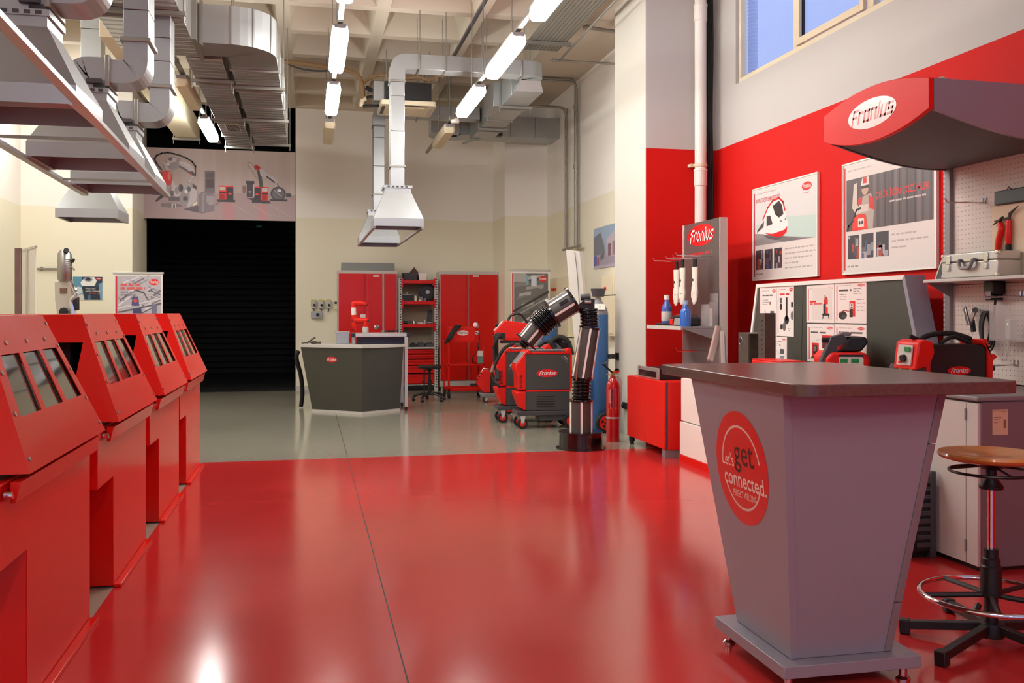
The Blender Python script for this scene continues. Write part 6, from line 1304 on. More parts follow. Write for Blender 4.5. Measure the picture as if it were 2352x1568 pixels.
A.text('RAYLI TAŞIT ENDÜSTRİSİ', 6, 12.2, 3.4, (214, 34, 40), wd=39, bold=.002); A.para(8, 4.6, [32], 3, .9, (190, 170, 168)); A.logo(85, 8, 14); A.para(81, 12.4, [8], 2, .7, (206, 120, 118))
for k in range(3): small_photo(A, 6 + k * 15, 50, 12.4, 15.5, 3 + k)
A.para(53, 51, [42, 44, 40, 20, 40], 3.6, 1.0, (176, 168, 166)); A.para(6, 68.5, [12], 2, .9, (150, 140, 140)); A.build('print', t, (XP - .018, pa.y, z0), (0, -1, 0), (0, 0, 1))
pa, pb = P(1940, 379, X=XP), P(2158, 345, X=XP); z0 = (P(1938, 632, X=XP).z + P(2154, 616, X=XP).z) / 2; z1 = P(1940, 379, X=XP).z
t = framed(pb.y, pa.y, z0, z1, 'white poster with a welder before dark steel plates on the red wall')
A = Art(0, 0, 100, 78, pa.y - pb.y, z1 - z0); A.rect(1, 1, 99, 77, (220, 212, 206)); A.rect(2, 3, 3.8, 75, (200, 30, 36)); A.rect(5, 12, 97, 48, (92, 82, 84))
for k in range(8): A.rect(36 + k * 7.6, 12, 39.4 + k * 7.6, 48, (112 - k % 3 * 12, 100 - k % 3 * 10, 102 - k % 3 * 10)); A.rect(41 + k * 7.6, 12, 42 + k * 7.6, 48, (64, 56, 60))
A.poly([(20, 26), (34, 24), (37, 36), (36, 48), (20, 48)], (176, 164, 154)); A.ell(27, 20, 4, 4.6, (196, 160, 140)); A.poly([(22, 18), (24, 12.5), (31, 12.5), (32, 18)], (222, 214, 206)); A.rect(25, 12.6, 29, 16.6, (206, 40, 40)); A.rect(22.5, 18, 31.5, 20, (60, 50, 52)); A.poly([(12, 32), (14, 16), (18, 15), (18, 30), (24, 36), (18, 38)], (206, 196, 184)); A.poly([(31, 25), (37, 28), (38, 36), (32, 34)], (206, 52, 50)); A.poly([(19, 27), (24, 25), (23, 30), (19, 31)], (206, 52, 50)); A.rect(20, 31, 31, 36, (210, 200, 188))
A.poly([(12, 48), (13, 40), (20, 36.5), (28, 38), (30, 48)], (222, 58, 44)); A.rect(19, 40, 26, 46, (224, 216, 206)); A.ell(21, 43, 1.1, 1.3, (60, 50, 50)); A.ell(24, 43, 1.1, 1.3, (60, 50, 50)); A.line([(14, 39), (17, 34), (22, 33)], 1.4, (46, 42, 46)); A.line([(13, 41), (8, 44), (6, 47)], 1.4, (46, 42, 46))
A.text('ÇELİK İÇİN ÇÖZÜMLER', 39, 28.6, 4.6, (224, 44, 40), wd=54, bold=.004); A.para(54, 31.5, [36], 3, 1.1, (190, 178, 176)); A.para(7, 5.4, [26], 3, .9, (190, 170, 168))
for k in range(3): small_photo(A, 6.5 + k * 16.5, 51, 13.5, 16.5, 11 + k)
A.para(56, 53.5, [26, 36, 16], 4.2, 1.1, (180, 172, 170)); A.para(6, 72, [14], 2, .9, (150, 140, 140)); A.build('print', t, (XP - .018, pa.y, z0), (0, -1, 0), (0, 0, 1))

# ================================================================ SLOPING DISPLAY BOARD WITH LEAFLETS
XB = 3.88
db = thing('display_board', 'dark trapezoid display board with a white edge and pinned leaflets', 'board', (3.95, 6.6, BZ)); zt_, zb_ = 1.575, BZ + .002
pts = [(5.30, zb_), (7.90, zb_), (7.68, zt_), (5.56, zt_)]
lerp = lambda a, c, f: (a[0] * (1 - f) + c[0] * f, a[1] * (1 - f) + c[1] * f)
ins = [(5.34, zb_), (7.862, zb_), (7.655, zt_ - .03), (5.585, zt_ - .03)]
for k in range(1, 4):
    a, c, d_, e = pts[k], pts[(k + 1) % 4], ins[(k + 1) % 4], ins[k]
    b = MB(); b.prism([a, c, d_, e], 'yz', XB - .012, XB + .14); b.build('edge_frame', M_WHITE if k < 3 else M_SILVER, db, smooth=False)
fs = [0, .37, .66, 1]
lo = [(ins[1][0] * (1 - f) + ins[0][0] * f, zb_) for f in fs]; hi = [(ins[2][0] * (1 - f) + ins[3][0] * f, zt_ - .031) for f in fs]
for k in range(3):
    g_ = .003; b = MB(); b.prism([(lo[k + 1][0] + g_, lo[k + 1][1]), (lo[k][0] - g_, lo[k][1]), (hi[k][0] - g_, hi[k][1]), (hi[k + 1][0] + g_, hi[k + 1][1])], 'yz', XB, XB + .02); b.build('panel', M_OLIVE, db, smooth=False)
b = MB(); b.prism([lo[3], lo[0], hi[0], hi[3]], 'yz', XB + .021, XB + .135); b.build('core', M_DGREY, db)
def leaflet(pl, pr, pt, pb, label, kind, off=0.0):
    a, c = P(pl, pt, X=XB), P(pr, pb, X=XB); zt1 = (P(pl, pt, X=XB).z + P(pr, pt, X=XB).z) / 2; zb1 = (P(pl, pb, X=XB).z + P(pr, pb, X=XB).z) / 2
    if zb1 < BZ + .01: zb1 = BZ + .01
    X = XB - .001 - off; t = thing('leaflet', label, 'leaflet', (X, (a.y + c.y) / 2, zb1), 0, 'leaflets pinned on the display board'); b = MB(); b.box(X - .001, X, c.y, a.y, zb1, zt1); b.build('sheet', M_WHITE, t)
    wd, ht = a.y - c.y, zt1 - zb1; A = Art(0, 0, 100, 140, wd, ht); A.rect(0, 0, 100, 140, (236, 226, 220)); A.rect(6, 12, 9, 132, (206, 40, 44) if kind != 0 else (214, 90, 60)); A.logo(84, 14, 22); A.para(14, 12, [40], 4, 2, (170, 160, 158))
    K_ = (40, 36, 38); R_ = (214, 40, 36)
    if kind == 0:
        A.para(16, 24, [60], 5, 4, (90, 84, 84)); A.para(16, 38, [34, 40, 30], 6, 2, (150, 144, 142)); A.line([(30, 66), (16, 100), (60, 100), (30, 66)], 2, (190, 182, 180)); A.rect(62, 70, 84, 98, (84, 80, 84)); A.rect(60, 110, 84, 126, (130, 136, 150)); A.rect(58, 44, 64, 52, (120, 50, 50))
    if kind == 1:
        A.text('Robacta', 16, 30, 7, (206, 60, 60)) if False else A.para(16, 24, [60], 5, 5, (206, 60, 60)); A.line([(58, 40), (58, 92)], 10, K_); A.ell(58, 96, 14, 12, K_); A.rect(16, 36, 30, 50, (90, 90, 96)); A.ell(24, 60, 8, 9, K_); A.rect(84, 48, 96, 62, K_); A.ell(90, 84, 8, 12, (110, 104, 104)); A.rect(20, 108, 34, 122, K_); A.ell(44, 114, 10, 12, (100, 96, 96)); A.para(64, 118, [20, 14], 5, 2, (160, 152, 150))
    if kind == 2:
        A.rect(20, 10, 92, 130, (224, 214, 206)); A.para(14, 58, [30], 5, 7, R_); A.para(14, 68, [44], 5, 4, R_); A.rect(64, 54, 78, 108, R_); A.rect(62, 70, 70, 108, K_); A.line([(68, 40), (70, 56)], 4, (150, 130, 130)); A.rect(58, 106, 84, 114, K_); A.rect(72, 72, 80, 82, (226, 214, 206)); A.ell(71, 50, 5, 6, (190, 50, 46)); A.line([(62, 114), (60, 124)], 3, K_); A.line([(80, 114), (82, 124)], 3, K_)
    if kind == 3:
        A.para(14, 26, [40], 5, 6, (70, 64, 66)); A.para(16, 42, [20, 24, 20], 8, 2.4, (130, 124, 122)); A.para(60, 24, [24, 20, 26], 8, 2.2, (130, 124, 122)); A.para(70, 60, [22, 26, 20, 24], 12, 2.4, (130, 124, 122)); A.rect(48, 66, 66, 118, R_); A.rect(48, 88, 58, 120, K_); A.rect(50, 74, 60, 92, (226, 216, 210)); A.ell(55, 79, 3, 3, K_); A.ell(55, 87, 3, 3, K_); A.ell(26, 114, 14, 14, K_); A.line([(16, 106), (30, 98), (46, 100)], 3, (170, 46, 44)); A.ell(30, 118, 7, 6, (80, 74, 76))
    if kind == 4:
        A.para(14, 28, [56], 5, 6, (90, 84, 84)); A.rect(18, 70, 44, 120, R_); A.rect(22, 78, 38, 110, K_); A.rect(24, 82, 34, 100, (120, 110, 100)); A.poly([(18, 120), (44, 120), (50, 128), (12, 128)], K_); A.rect(56, 44, 92, 88, (110, 30, 34)); A.rect(56, 40, 92, 48, R_); A.para(34, 54, [16, 12], 6, 2, (140, 134, 132))
    if kind == 5:
        A.para(14, 26, [74], 5, 6, (90, 84, 84)); A.para(60, 70, [30, 24, 28], 8, 2.6, (130, 124, 122)); A.rect(16, 50, 48, 110, (210, 60, 52)); A.rect(22, 60, 40, 84, (224, 214, 206))
    A.build('print', t, (X - .001, a.y, zb1), (0, -1, 0), (0, 0, 1), step=.00012)
leaflet(1746, 1785, 657, 771, 'leaflet with a triangle diagram, at the column end of the display board', 0)
leaflet(1785.5, 1824, 653, 772, 'leaflet with a black torch drawing on the display board', 1)
leaflet(1768, 1808, 773, 828, 'leaflet pinned below the triangle diagram leaflet', 0)
leaflet(1853, 1917, 654, 741, 'leaflet showing a tall red machine on a cart', 2)
leaflet(1918, 1991, 646, 742, 'leaflet showing a red machine with a black helmet', 3)
leaflet(1855, 1917, 744, 832, 'leaflet with two red machines, below the cart leaflet', 4)
leaflet(1918, 1991, 745, 836, 'leaflet partly behind the red welder handle on the bench', 5)

# ================================================================ THINGS ON THE BENCH
p = P(1752, 828, X=3.45); z1 = P(1752, 719, X=3.45).z
t = thing('steel_angle', 'rusty upright steel angle with a welded seam on the bench', 'steel piece', (3.45, p.y, BZ)); b = MB(); b.hexa([(3.44, p.y - .055, BZ + .012), (3.45, p.y - .055, BZ + .012), (3.45, p.y + .055, BZ + .012), (3.44, p.y + .055, BZ + .012)], [(3.44, p.y - .055, z1), (3.45, p.y - .055, z1), (3.45, p.y + .055, z1), (3.44, p.y + .055, z1)]); b.build('web', M_OLDST, t)
b = MB(); b.box(3.45, 3.53, p.y - .055, p.y - .045, BZ + .012, z1); b.build('flange_plate', M_OLDST, t); b = MB(); b.box(3.40, 3.56, p.y - .09, p.y + .09, BZ, BZ + .012); b.build('foot_plate', M_OLDST, t)
b = MB()
for k in range(14): z = BZ + .05 + k * (z1 - BZ - .07) / 14; b.lathe([(0, 0), (.009, .001), (.006, .006), (0, .007)], 8, (3.44, p.y - .004, z), (-1, 0, 0))
tag(b.build('weld_beads', M_DGREY, t), None, None, None, 'stuff')
p = P(1714, 800, X=3.45); z1 = P(1714, 766, X=3.45).z
t = thing('steel_bracket', 'dark steel box bracket with a round hole at the bench end', 'steel piece', (3.5, p.y, BZ)); b = MB(); b.box(3.44, 3.455, p.y - .06, p.y + .12, BZ, z1); b.build('face_plate', M_OLDST, t); b = MB(); b.box(3.455, 3.62, p.y + .105, p.y + .12, BZ, z1); b.build('side_plate', M_OLDST, t); b = MB(); b.box(3.44, 3.64, p.y - .06, p.y + .12, z1, z1 + .008); b.build('top_plate', M_STEEL, t)
b = MB(); b.tube(circ((0, 0, 0), .03, 18), .006, 6, True); b.v = [(3.438 + q[2] * .3, p.y + .08 + q[0], z1 - .06 + q[1]) for q in b.v]; b.build('hole_rim', M_STEEL, t); b = MB(); b.lathe([(0, 0), (.028, 0), (.028, .002), (0, .002)], 18, (3.44, p.y + .08, z1 - .06), (-1, 0, 0)); b.build('hole', M_BLACK, t)
b = MB(); b.box(3.40, 3.47, p.y + .04, p.y + .09, BZ, BZ + .12); b.build('stub', M_STEEL, t)
p = P(1646, 820, X=3.40); t = thing('pipe_joint', 'steel tubes welded at an angle, standing on the bench end', 'steel piece', (3.40, p.y, BZ)); a0, a1 = P(1651, 748, X=3.4), P(1632, 826, X=3.36)
b = MB(); L_ = (a1 - a0).length; ax = (a1 - a0).normalized(); b.lathe([(.026, 0), (.031, 0), (.031, L_), (.026, L_), (.026, 0)], 22, a0, ax); b.build('sloping_tube', M_ALU, t); b = MB(); b.lathe([(.0, 0), (.026, 0), (.026, .002), (0, .002)], 18, a0 + ax * .02, ax); b.build('bore', M_BLACK, t)
a2 = P(1657, 765, X=3.4); b = MB(); b.cyl((a2.x + .02, a2.y - .03, BZ), (a2.x + .01, a2.y - .01, a2.z + .02), .027, n=20); b.build('upright_tube', M_ALU, t); b = MB(); b.lathe([(.02, 0), (.032, 0), (.032, .012), (.02, .012)], 20, a1 - ax * .005, ax); b.build('end_ring', M_STEEL, t)
b = MB(); b.box(3.30, 3.48, p.y - .1, p.y + .06, BZ, BZ + .01); b.build('base_plate', M_STEEL, t)
# red multi welder on the bench
q = P(1946, 840, D=6.4); t = thing('bench_welder', 'red welder with a display panel and dark carrying frame on the bench', 'welding machine', (q.x, q.y, BZ), -YAW - .12)
b = MB(); b.prism([(-.10, 0), (.14, 0), (.155, .27), (.12, .315), (-.10, .315), (-.14, .27)], 'xz', 0, .46); b.build('body', M_RED2, t, bevel=.02, **W)
b = MB(); b.rbox(-.055, .105, -.008, .002, .10, .285, .015, 4, 'xz'); pn = b.build('control_panel', M_WHITE, t, **W)
for x0 in (-.03, .045):
    b = MB(); b.box(x0 - .022, x0 + .03, -.011, -.0085, .245, .272); b.build('display', M_SCREEN, pn, **W); b = MB(); b.lathe([(0, 0), (.028, 0), (.026, .02), (0, .022)], 20, (x0 + .005, -.009, .195), (0, -1, 0)); b.build('knob', M_RED2, pn, **W)
b = MB(); b.box(-.055, .105, -.0095, -.0082, .285, .30); b.build('panel_header', M_BLACK, pn, **W)
b = MB(); b.prism([(-.19, .20), (-.10, .42), (-.02, .44), (.05, .35), (-.05, .317), (-.12, .23)], 'xz', .03, .10); b.build('side_frame', M_DGREY, t, bevel=.008, **W)
b = MB(); b.prism([(-.04, .317), (.02, .42), (.13, .42), (.15, .385), (.10, .318)], 'xz', .03, .34); b.build('top_hood', M_BLACK, t, bevel=.012, **W)
b = MB(); b.cyl((-.155, .06, .395), (.03, .06, .40), .017, n=14); b.build('grip', M_RUBBER, t, **W)
for k in range(12):
    b = MB(); x = -.148 + k * .0145; b.lathe([(.015, 0), (.0195, .002), (.0195, .007), (.015, .009)], 14, (x, .06, .395 + k * .0004), (1, 0, 0)); b.build('grip_rib', M_RUBBER, t, **W)
b = MB(); b.prism([(-.06, .43), (-.02, .455), (.04, .45), (.03, .425)], 'xz', .03, .09); b.build('grip_end', M_MGREY, t, bevel=.006, **W)
b = MB(); b.prism([(-.06, .325), (.0, .345), (.0, .385), (-.06, .35)], 'xz', .022, .029); b.build('chrome_logo', M_CHROME, t, **W)
p = P(2012, 842, X=3.55); t = thing('dark_shield', 'dark grey face plate leaning with a strap on the bench', 'shield', (3.6, p.y, BZ)); b = MB(); b.hexa([(3.55, p.y - .05, BZ), (3.56, p.y - .07, BZ), (3.60, p.y + .10, BZ), (3.59, p.y + .11, BZ)], [(3.62, p.y - .07, 1.0), (3.63, p.y - .09, 1.0), (3.66, p.y - .02, 1.0), (3.65, p.y - .01, 1.0)]); b.build('plate', M_DGREY, t); b = MB(); b.bar((3.63, p.y - .02, .98), (3.5, p.y + .15, BZ + .02), .012, .008); b.build('strap', M_BLACK, t)
p = P(1790, 829, X=3.42); t = thing('red_case', 'low red case lying flat on the bench, top edge showing', 'case', (3.4, p.y, BZ)); z1 = P(1790, 826, X=3.42).z; b = MB(); b.box(3.32, 3.52, p.y - .22, p.y + .25, BZ, z1 - .01); b.build('body', M_RED2, t, bevel=.01); b = MB(); b.box(3.325, 3.515, p.y - .215, p.y + .245, z1 - .01, z1); b.build('lid', M_RED2, t, bevel=.003)

# ================================================================ PEGBOARD GONDOLA WITH CANOPY
gd = thing('pegboard_gondola', 'grey pegboard display wall with a red logo canopy', 'display wall', (4.0, 4.86, 0)); GX, GY0, GY1 = 4.06, 4.32, 5.36
M_PEG = mat('pegboard_paint', (206, 194, 184), .5, var=.03)
for z0_, z1_ in ((.905, 1.50), (1.505, 2.30)):
    b = MB(); b.box(GX, GX + .015, GY0 + .03, GY1 - .03, z0_, z1_); pb_ = b.build('pegboard', M_PEG, gd)
    hb = MB(); ny, nz = 30, int((z1_ - z0_) / .0295)
    for i in range(ny):
        for j in range(nz):
            y, z = GY1 - .05 - i * .0325, z0_ + .02 + j * .0295
            if y > GY0 + .25: hb.add([(GX - .0006, y - .005, z - .0022), (GX - .0006, y + .005, z - .0022), (GX - .0006, y + .005, z + .0022), (GX - .0006, y - .005, z + .0022)], [(0, 1, 2, 3)])
    tag(hb.build('peg_holes', M_MGREY, pb_, smooth=False), None, None, None, 'stuff')
for y in (GY1 - .005, GY0 + .005):
    b = MB(); b.box(GX - .03, GX + .03, y - .03, y + .03, .9, 2.42); po = b.build('post', M_MGREY, gd, bevel=.003)
    b = MB()
    for k in range(44): z = .95 + k * .032; b.box(GX - .0312, GX - .0302, y + .016, y + .027, z, z + .018)
    tag(b.build('post_slots', M_LGREY, po), None, None, None, 'stuff')
b = MB(); b.box(GX + .016, GX + .03, GY0, GY1, .9, 2.4); b.build('back_sheet', M_MGREY, gd)
# canopy
CXF, CY0, CY1, CXB = 3.20, 4.35, 5.38, 4.14
b = MB(); N_ = 24
def lens(f, up):      # outline of the logo face along its length
    return 2.555 + .075 * (1 - (2 * f - 1) ** 2) if up else 2.395 - .085 * (1 - (2 * f - 1) ** 2)
poly = [(CY0 + (CY1 - CY0) * k / N_, lens(k / N_, False)) for k in range(N_ + 1)] + [(CY1 - (CY1 - CY0) * k / N_, lens(1 - k / N_, True)) for k in range(N_ + 1)]
b.prism(poly, 'yz', CXF - .03, CXF); fa = b.build('logo_face', mat('sign_red_gloss', (230, 26, 20), .45, spec=.15), gd, bevel=.003)
A = Art(0, 0, 100, 34, CY1 - CY0, .34); A.ell(50, 17, 23, 8.4, (236, 226, 222), 40); A.logo(50, 17, 46, fg=(206, 30, 34), oval=False, wk=.84); A.build('logo_print', gd, (CXF - .03, CY1, 2.305), (0, -1, 0), (0, 0, 1), M_PRINTG, .001)
side = lambda f: 2.39 - .145 * sin(pi * min(1, f * .62))
for y, nm in ((CY0, 'side_cheek'), (CY1 - .02, 'side_cheek')):
    poly = [(CXF + .001 + (CXB - CXF) * k / 16, side(k / 16)) for k in range(17)] + [(CXB, 2.545), (CXF + .001, 2.555)]
    b = MB(); b.prism(poly, 'xz', y, y + .02); b.build(nm, M_SILVER if y == CY0 else M_DGREY, gd, smooth=False)
b = MB(); vs = []
for k in range(17): x, z = CXF + .002 + (CXB - CXF) * k / 16, side(k / 16) + .004; vs += [(x, CY0 + .021, z), (x, CY1 - .021, z)]
b.add(vs, [(2 * i, 2 * i + 1, 2 * i + 3, 2 * i + 2) for i in range(16)]); b.build('underside', M_DGREY, gd)
b = MB(); b.box(CXF + .001, CXB, CY0 + .021, CY1 - .021, 2.53, 2.545); b.build('top_sheet', M_DGREY, gd)
b = MB(); b.box(GX - .06, GX - .035, CY0 + .05, CY1 - .1, 2.30, 2.325); b.build('red_rail', M_RED2, gd)
b = MB(); b.tube(smooth([Vector((3.30, 4.5, 2.55)), Vector((3.36, 4.5, 2.60)), Vector((3.42, 4.5, 2.55))]), .008, 6); b.build('cable_loop', M_CREAM, gd)
b = MB(); b.box(3.62, 3.82, CY1 + .03, CY1 + .12, 2.385, 2.44); sp_ = b.build('spot_housing', M_DGREY, gd, bevel=.006); b = MB(); b.bar((3.72, CY1, 2.44), (3.72, CY1 + .06, 2.43), .03, .03); b.build('spot_arm', M_DGREY, sp_)
b = MB(); b.box(3.64, 3.80, CY1 + .045, CY1 + .105, 2.378, 2.384); b.build('spot_lens', M_SPOT, sp_)
# shelf
b = MB(); b.box(3.85, GX - .001, GY0, GY1 - .02, 1.515, 1.535); sh = b.build('shelf', M_LGREY, gd, bevel=.003)
b = MB(); b.prism([(3.87, 1.514), (GX - .031, 1.514), (GX - .031, 1.43)], 'xz', GY1 - .035, GY1 - .027); b.build('shelf_bracket', M_MGREY, sh)
def hook(y, z, ln, par=gd):
    b = MB(); b.tube([(GX - .004, y, z), (GX - ln, y, z - .004), (GX - ln - .015, y, z + .02)], .005, 6); b.build('hook', M_CHROME, par); b = MB(); b.tube([(GX - .006, y - .015, z + .03), (GX - .006, y - .015, z), (GX - .006, y + .015, z), (GX - .006, y + .015, z + .03)], .004, 6); b.build('hook_plate', M_CHROME, par)
hook(5.04, 2.00, .26); hook(4.72, 1.42, .25); hook(4.78, 1.02, .16)
# metal case
cs = thing('metal_case', 'aluminium tool case with two latches on the pegboard shelf', 'case', (3.97, 4.95, 1.536)); y0, y1, x0, x1, z0, z1 = 4.70, 5.19, 3.87, 4.03, 1.537, 1.685
b = MB(); b.box(x0, x1, y0, y1, z0, z0 + .095); b.build('body', M_ALU, cs, bevel=.006); b = MB(); b.box(x0, x1, y0, y1, z0 + .098, z1); b.build('lid', M_ALU, cs, bevel=.006)
for y in (y0 + .09, y1 - .07):
    b = MB(); b.box(x0 - .008, x0, y - .018, y + .018, z0 + .085, z1 - .01); lt = b.build('latch', M_CHROME, cs, bevel=.002); b = MB(); b.box(x0 - .011, x0, y - .013, y + .013, z0 + .045, z0 + .08); b.build('latch_plate', M_CHROME, lt, bevel=.002)
yc = (y0 + y1) / 2; b = MB(); b.tube(fillet([(x0 - .004, yc + .065, z0 + .105), (x0 - .02, yc + .06, z0 + .10), (x0 - .024, yc + .045, z0 + .055), (x0 - .024, yc - .045, z0 + .055), (x0 - .02, yc - .06, z0 + .10), (x0 - .004, yc - .065, z0 + .105)], .02, 4), .011, 8); b.build('handle', M_MGREY, cs)
b = MB(); b.box(x0 - .007, x0, yc - .055, yc + .055, z0 + .095, z0 + .115); b.build('handle_plate', M_CHROME, cs)
for y in (y0, y1 - .02):
    for z in (z0, z1 - .02):
        b = MB(); b.box(x0 - .003, x0 + .02, y - .002 if y == y0 else y, y + .022, z - .001 if z == z0 else z, z + .021); b.build('corner', M_CHROME, cs, bevel=.004)
t = thing('welding_magnet', 'chrome edged triangular holder with red mark beside the tool case', 'holder', (3.93, 5.27, 1.536)); b = MB(); b.prism([(5.205, 1.537), (5.315, 1.537), (5.30, 1.56), (5.25, 1.655), (5.205, 1.66)], 'yz', 3.92, 3.935); b.build('plate', M_DGREY, t, bevel=.003); b = MB(); b.tube([(3.927, 5.315, 1.54), (3.927, 5.305, 1.57), (3.927, 5.255, 1.655), (3.927, 5.215, 1.663)], .008, 6); b.build('chrome_edge', M_CHROME, t); b = MB(); b.lathe([(0, 0), (.016, 0), (.016, .004), (0, .005)], 14, (3.919, 5.235, 1.595), (-1, 0, 0)); b.build('red_mark', M_RED2, t)
# accessory card with two pliers, black box
t = thing('accessory_card', 'beige card with a dark top flap leaning behind the tool case', 'card', (4.0, 4.72, 1.69)); yl, yr = P(2279, 540, X=4.04).y, 4.44
b = MB(); b.box(4.038, 4.042, yr, yl, 1.54, 1.965); b.build('card', mat('beige_card', (216, 196, 166), .6), t); b = MB(); b.box(4.02, 4.05, yr, yl - .04, 1.967, 2.05); b.build('top_flap', M_BLACK, t, bevel=.006); b = MB(); b.tube([(4.03, yl - .13, 2.05), (4.03, yl - .15, 2.065), (4.03, yl - .17, 2.05)], .005, 6); b.build('ring', M_CHROME, t)
def torch(pts, tip, label):
    t = thing('red_pliers', label, 'tool', pts[0]); b = MB(); b.tube(smooth(pts), [.014 + .005 * sin(pi * i / (len(pts) * 5 - 5)) for i in range((len(pts) - 1) * 5 + 1)], 10); b.build('handle', M_RED2, t); b = MB(); b.tube(tip, [.007, .010, .003][:len(tip)], 8); b.build('jaw', M_OLDST, t); return t
X_ = 4.022
t = torch([P(2291, 582, X=X_), P(2294, 552, X=X_), P(2300, 526, X=X_), P(2297, 512, X=X_)], [P(2296, 512, X=X_), P(2303, 500, X=X_), P(2280, 517, X=X_)], 'shorter red handled tool on the beige card'); 
t = torch([P(2316, 560, X=X_), P(2317, 535, X=X_), P(2318, 505, X=X_)], [P(2318, 505, X=X_), P(2320, 490, X=X_), P(2338, 473, X=X_)], 'longer red handled tool with a black grip on the beige card'); b = MB(); b.tube([P(2315, 585, X=X_), P(2316, 560, X=X_)], .017, 10); b.build('grip', M_RUBBER, t); b = MB(); b.tube([P(2318, 500, X=X_), P(2284, 508, X=X_)], [.008, .003], 6); b.build('jaw', M_OLDST, t)
# plug adapter, clamp, coiled lead
q = P(2280, 664, X=4.0); t = thing('power_adapter', 'black power adapter under the pegboard shelf with hanging lead', 'adapter', (q.x, q.y, q.z - .05)); b = MB(); b.box(q.x - .03, 4.058, q.y - .04, q.y + .04, q.z - .03, q.z + .05); b.build('body', M_BLACK, t, bevel=.006); b = MB(); b.box(q.x - .034, q.x - .031, q.y - .025, q.y + .02, q.z - .06, q.z - .01); b.build('label', M_MGREY, t); b = MB(); b.box(q.x - .03, 4.05, q.y - .03, q.y + .03, q.z - .066, q.z - .031); b.build('plug', M_BLACK, t, bevel=.006)
b = MB(); b.tube(smooth([Vector((4.02, q.y, q.z - .06)), P(2283, 720, X=4.03), P(2282, 760, X=4.03)]), .007, 6); b.build('lead', M_RUBBER, t)
for k in range(4):
    c = P(2262 + k * 3, 752 + k * 3, X=4.02 - k * .012); r1 = .07 + .006 * k; pts = [Vector((c.x, c.y + r1 * .62 * cos(2 * pi * i / 22), c.z + r1 * 1.35 * sin(2 * pi * i / 22))) for i in range(22)]
    b = MB(); b.tube(pts, .007, 6, True)
    if k == 0: cl = thing('cable_coil', 'coil of thin black welding cable hanging on the pegboard', 'cable', c)
    b.build('loop', M_RUBBER, cl)
t = thing('earth_clamp', 'grey metal earth clamp hanging on the pegboard', 'clamp', P(2232, 720, X=4.0)); b = MB(); b.bar(P(2216, 706, X=4.0), P(2225, 746, X=3.99), .012, .03); b.build('jaw', M_STEEL, t, bevel=.003); b = MB(); b.bar(P(2238, 712, X=4.01), P(2226, 745, X=4.0), .012, .03); b.build('jaw', M_STEEL, t, bevel=.003); b = MB(); b.cyl(P(2240, 712, X=3.98), P(2240, 712, X=4.04), .018, n=12); b.build('spring', M_DGREY, t); b = MB(); b.tube([P(2233, 735, X=4.02), P(2236, 762, X=4.02)], .015, 8); b.build('cable_end', M_RUBBER, t)
t = thing('acrylic_tray', 'clear acrylic tray with a small green light on the lower pegboard', 'tray', P(2330, 780, X=4.0)); q = P(2302, 782, X=4.02); z2 = P(2302, 700, X=4.02).z
b = MB(); b.box(3.93, 4.055, q.y - .28, q.y, q.z, q.z + .006); b.build('floor', M_ACRYL, t); b = MB(); b.box(3.93, 3.935, q.y - .28, q.y, q.z + .007, z2); b.build('front', M_ACRYL, t); b = MB(); b.box(3.936, 4.055, q.y - .005, q.y, q.z + .007, z2); b.build('end', M_ACRYL, t)
b = MB(); l_ = P(2303, 745, X=3.98); b.box(l_.x, l_.x + .05, l_.y - .06, l_.y - .02, q.z + .007, l_.z + .03); k_ = b.build('small_unit', M_LGREY, t, bevel=.004); b = MB(); b.box(l_.x - .003, l_.x - .0005, l_.y - .045, l_.y - .038, l_.z, l_.z + .006); b.build('led', M_LED, k_)
# compact power source standing on the grey cabinet
cw = thing('power_source', 'portable red and black welding power source with carry handle on the grey cabinet', 'welding machine', (3.34, 4.70, .90))
b = MB(); b.prism([(.10, .005), (.47, .005), (.47, .22), (.44, .245), (.10, .245)], 'xz', .012, .20); b.build('body', M_BLACK, cw, bevel=.008, **W)
b = MB(); b.prism([(.0, .10), (.02, .255), (.06, .275), (.115, .26), (.125, .20), (.10, .14), (.10, .0), (.075, .0), (.075, .12)], 'xz', 0, .21); fr = b.build('front_frame', M_RED2, cw, bevel=.01, **W)
b = MB(); b.hexa([(.0, .04, .125), (.0, .17, .125), (.015, .17, .24), (.015, .04, .24)], [(-.006, .04, .126), (-.006, .17, .126), (.009, .17, .241), (.009, .04, .241)]); pn = b.build('control_panel', M_LGREY, cw, **W)
b = MB(); b.cyl((.0, .10, .165), (-.02, .10, .162), .022, n=16); b.build('knob', M_BLACK, pn, **W); b = MB(); b.box(-.005, .002, .05, .1, .205, .23); b.build('display', M_SCREEN, pn, **W); b = MB(); b.box(-.007, .0, .12, .15, .135, .148); b.build('red_key', M_RED2, pn, **W)
b = MB(); b.prism([(.012, .0), (.015, .115), (.074, .115), (.074, 0)], 'xz', .012, .20); b.build('socket_front', M_CHAR, cw, bevel=.004, **W)
for k in range(5):
    b = MB(); b.box(.008, .012, .02, .19, .012 + k * .013, .019 + k * .013); b.build('vent_slot', M_BLACK, cw, **W)
for y in (.05, .15):
    b = MB(); b.cyl((.014, y, .092), (.002, y, .092), .018, n=14); b.build('socket', M_BRASS, cw, **W)
b = MB(); b.prism([(.47, .0), (.50, .0), (.505, .15), (.535, .17), (.515, .19), (.49, .19), (.465, .275), (.43, .275), (.445, .24), (.47, .22)], 'xz', 0, .21); b.build('rear_frame', M_RED2, cw, bevel=.006, **W)
b = MB(); b.tube(smooth([Vector((.09, .10, .262)), Vector((.14, .10, .29)), Vector((.22, .10, .305)), Vector((.32, .10, .302)), Vector((.43, .10, .272))]), .016, 10); b.build('handle', M_RUBBER, cw, **W)
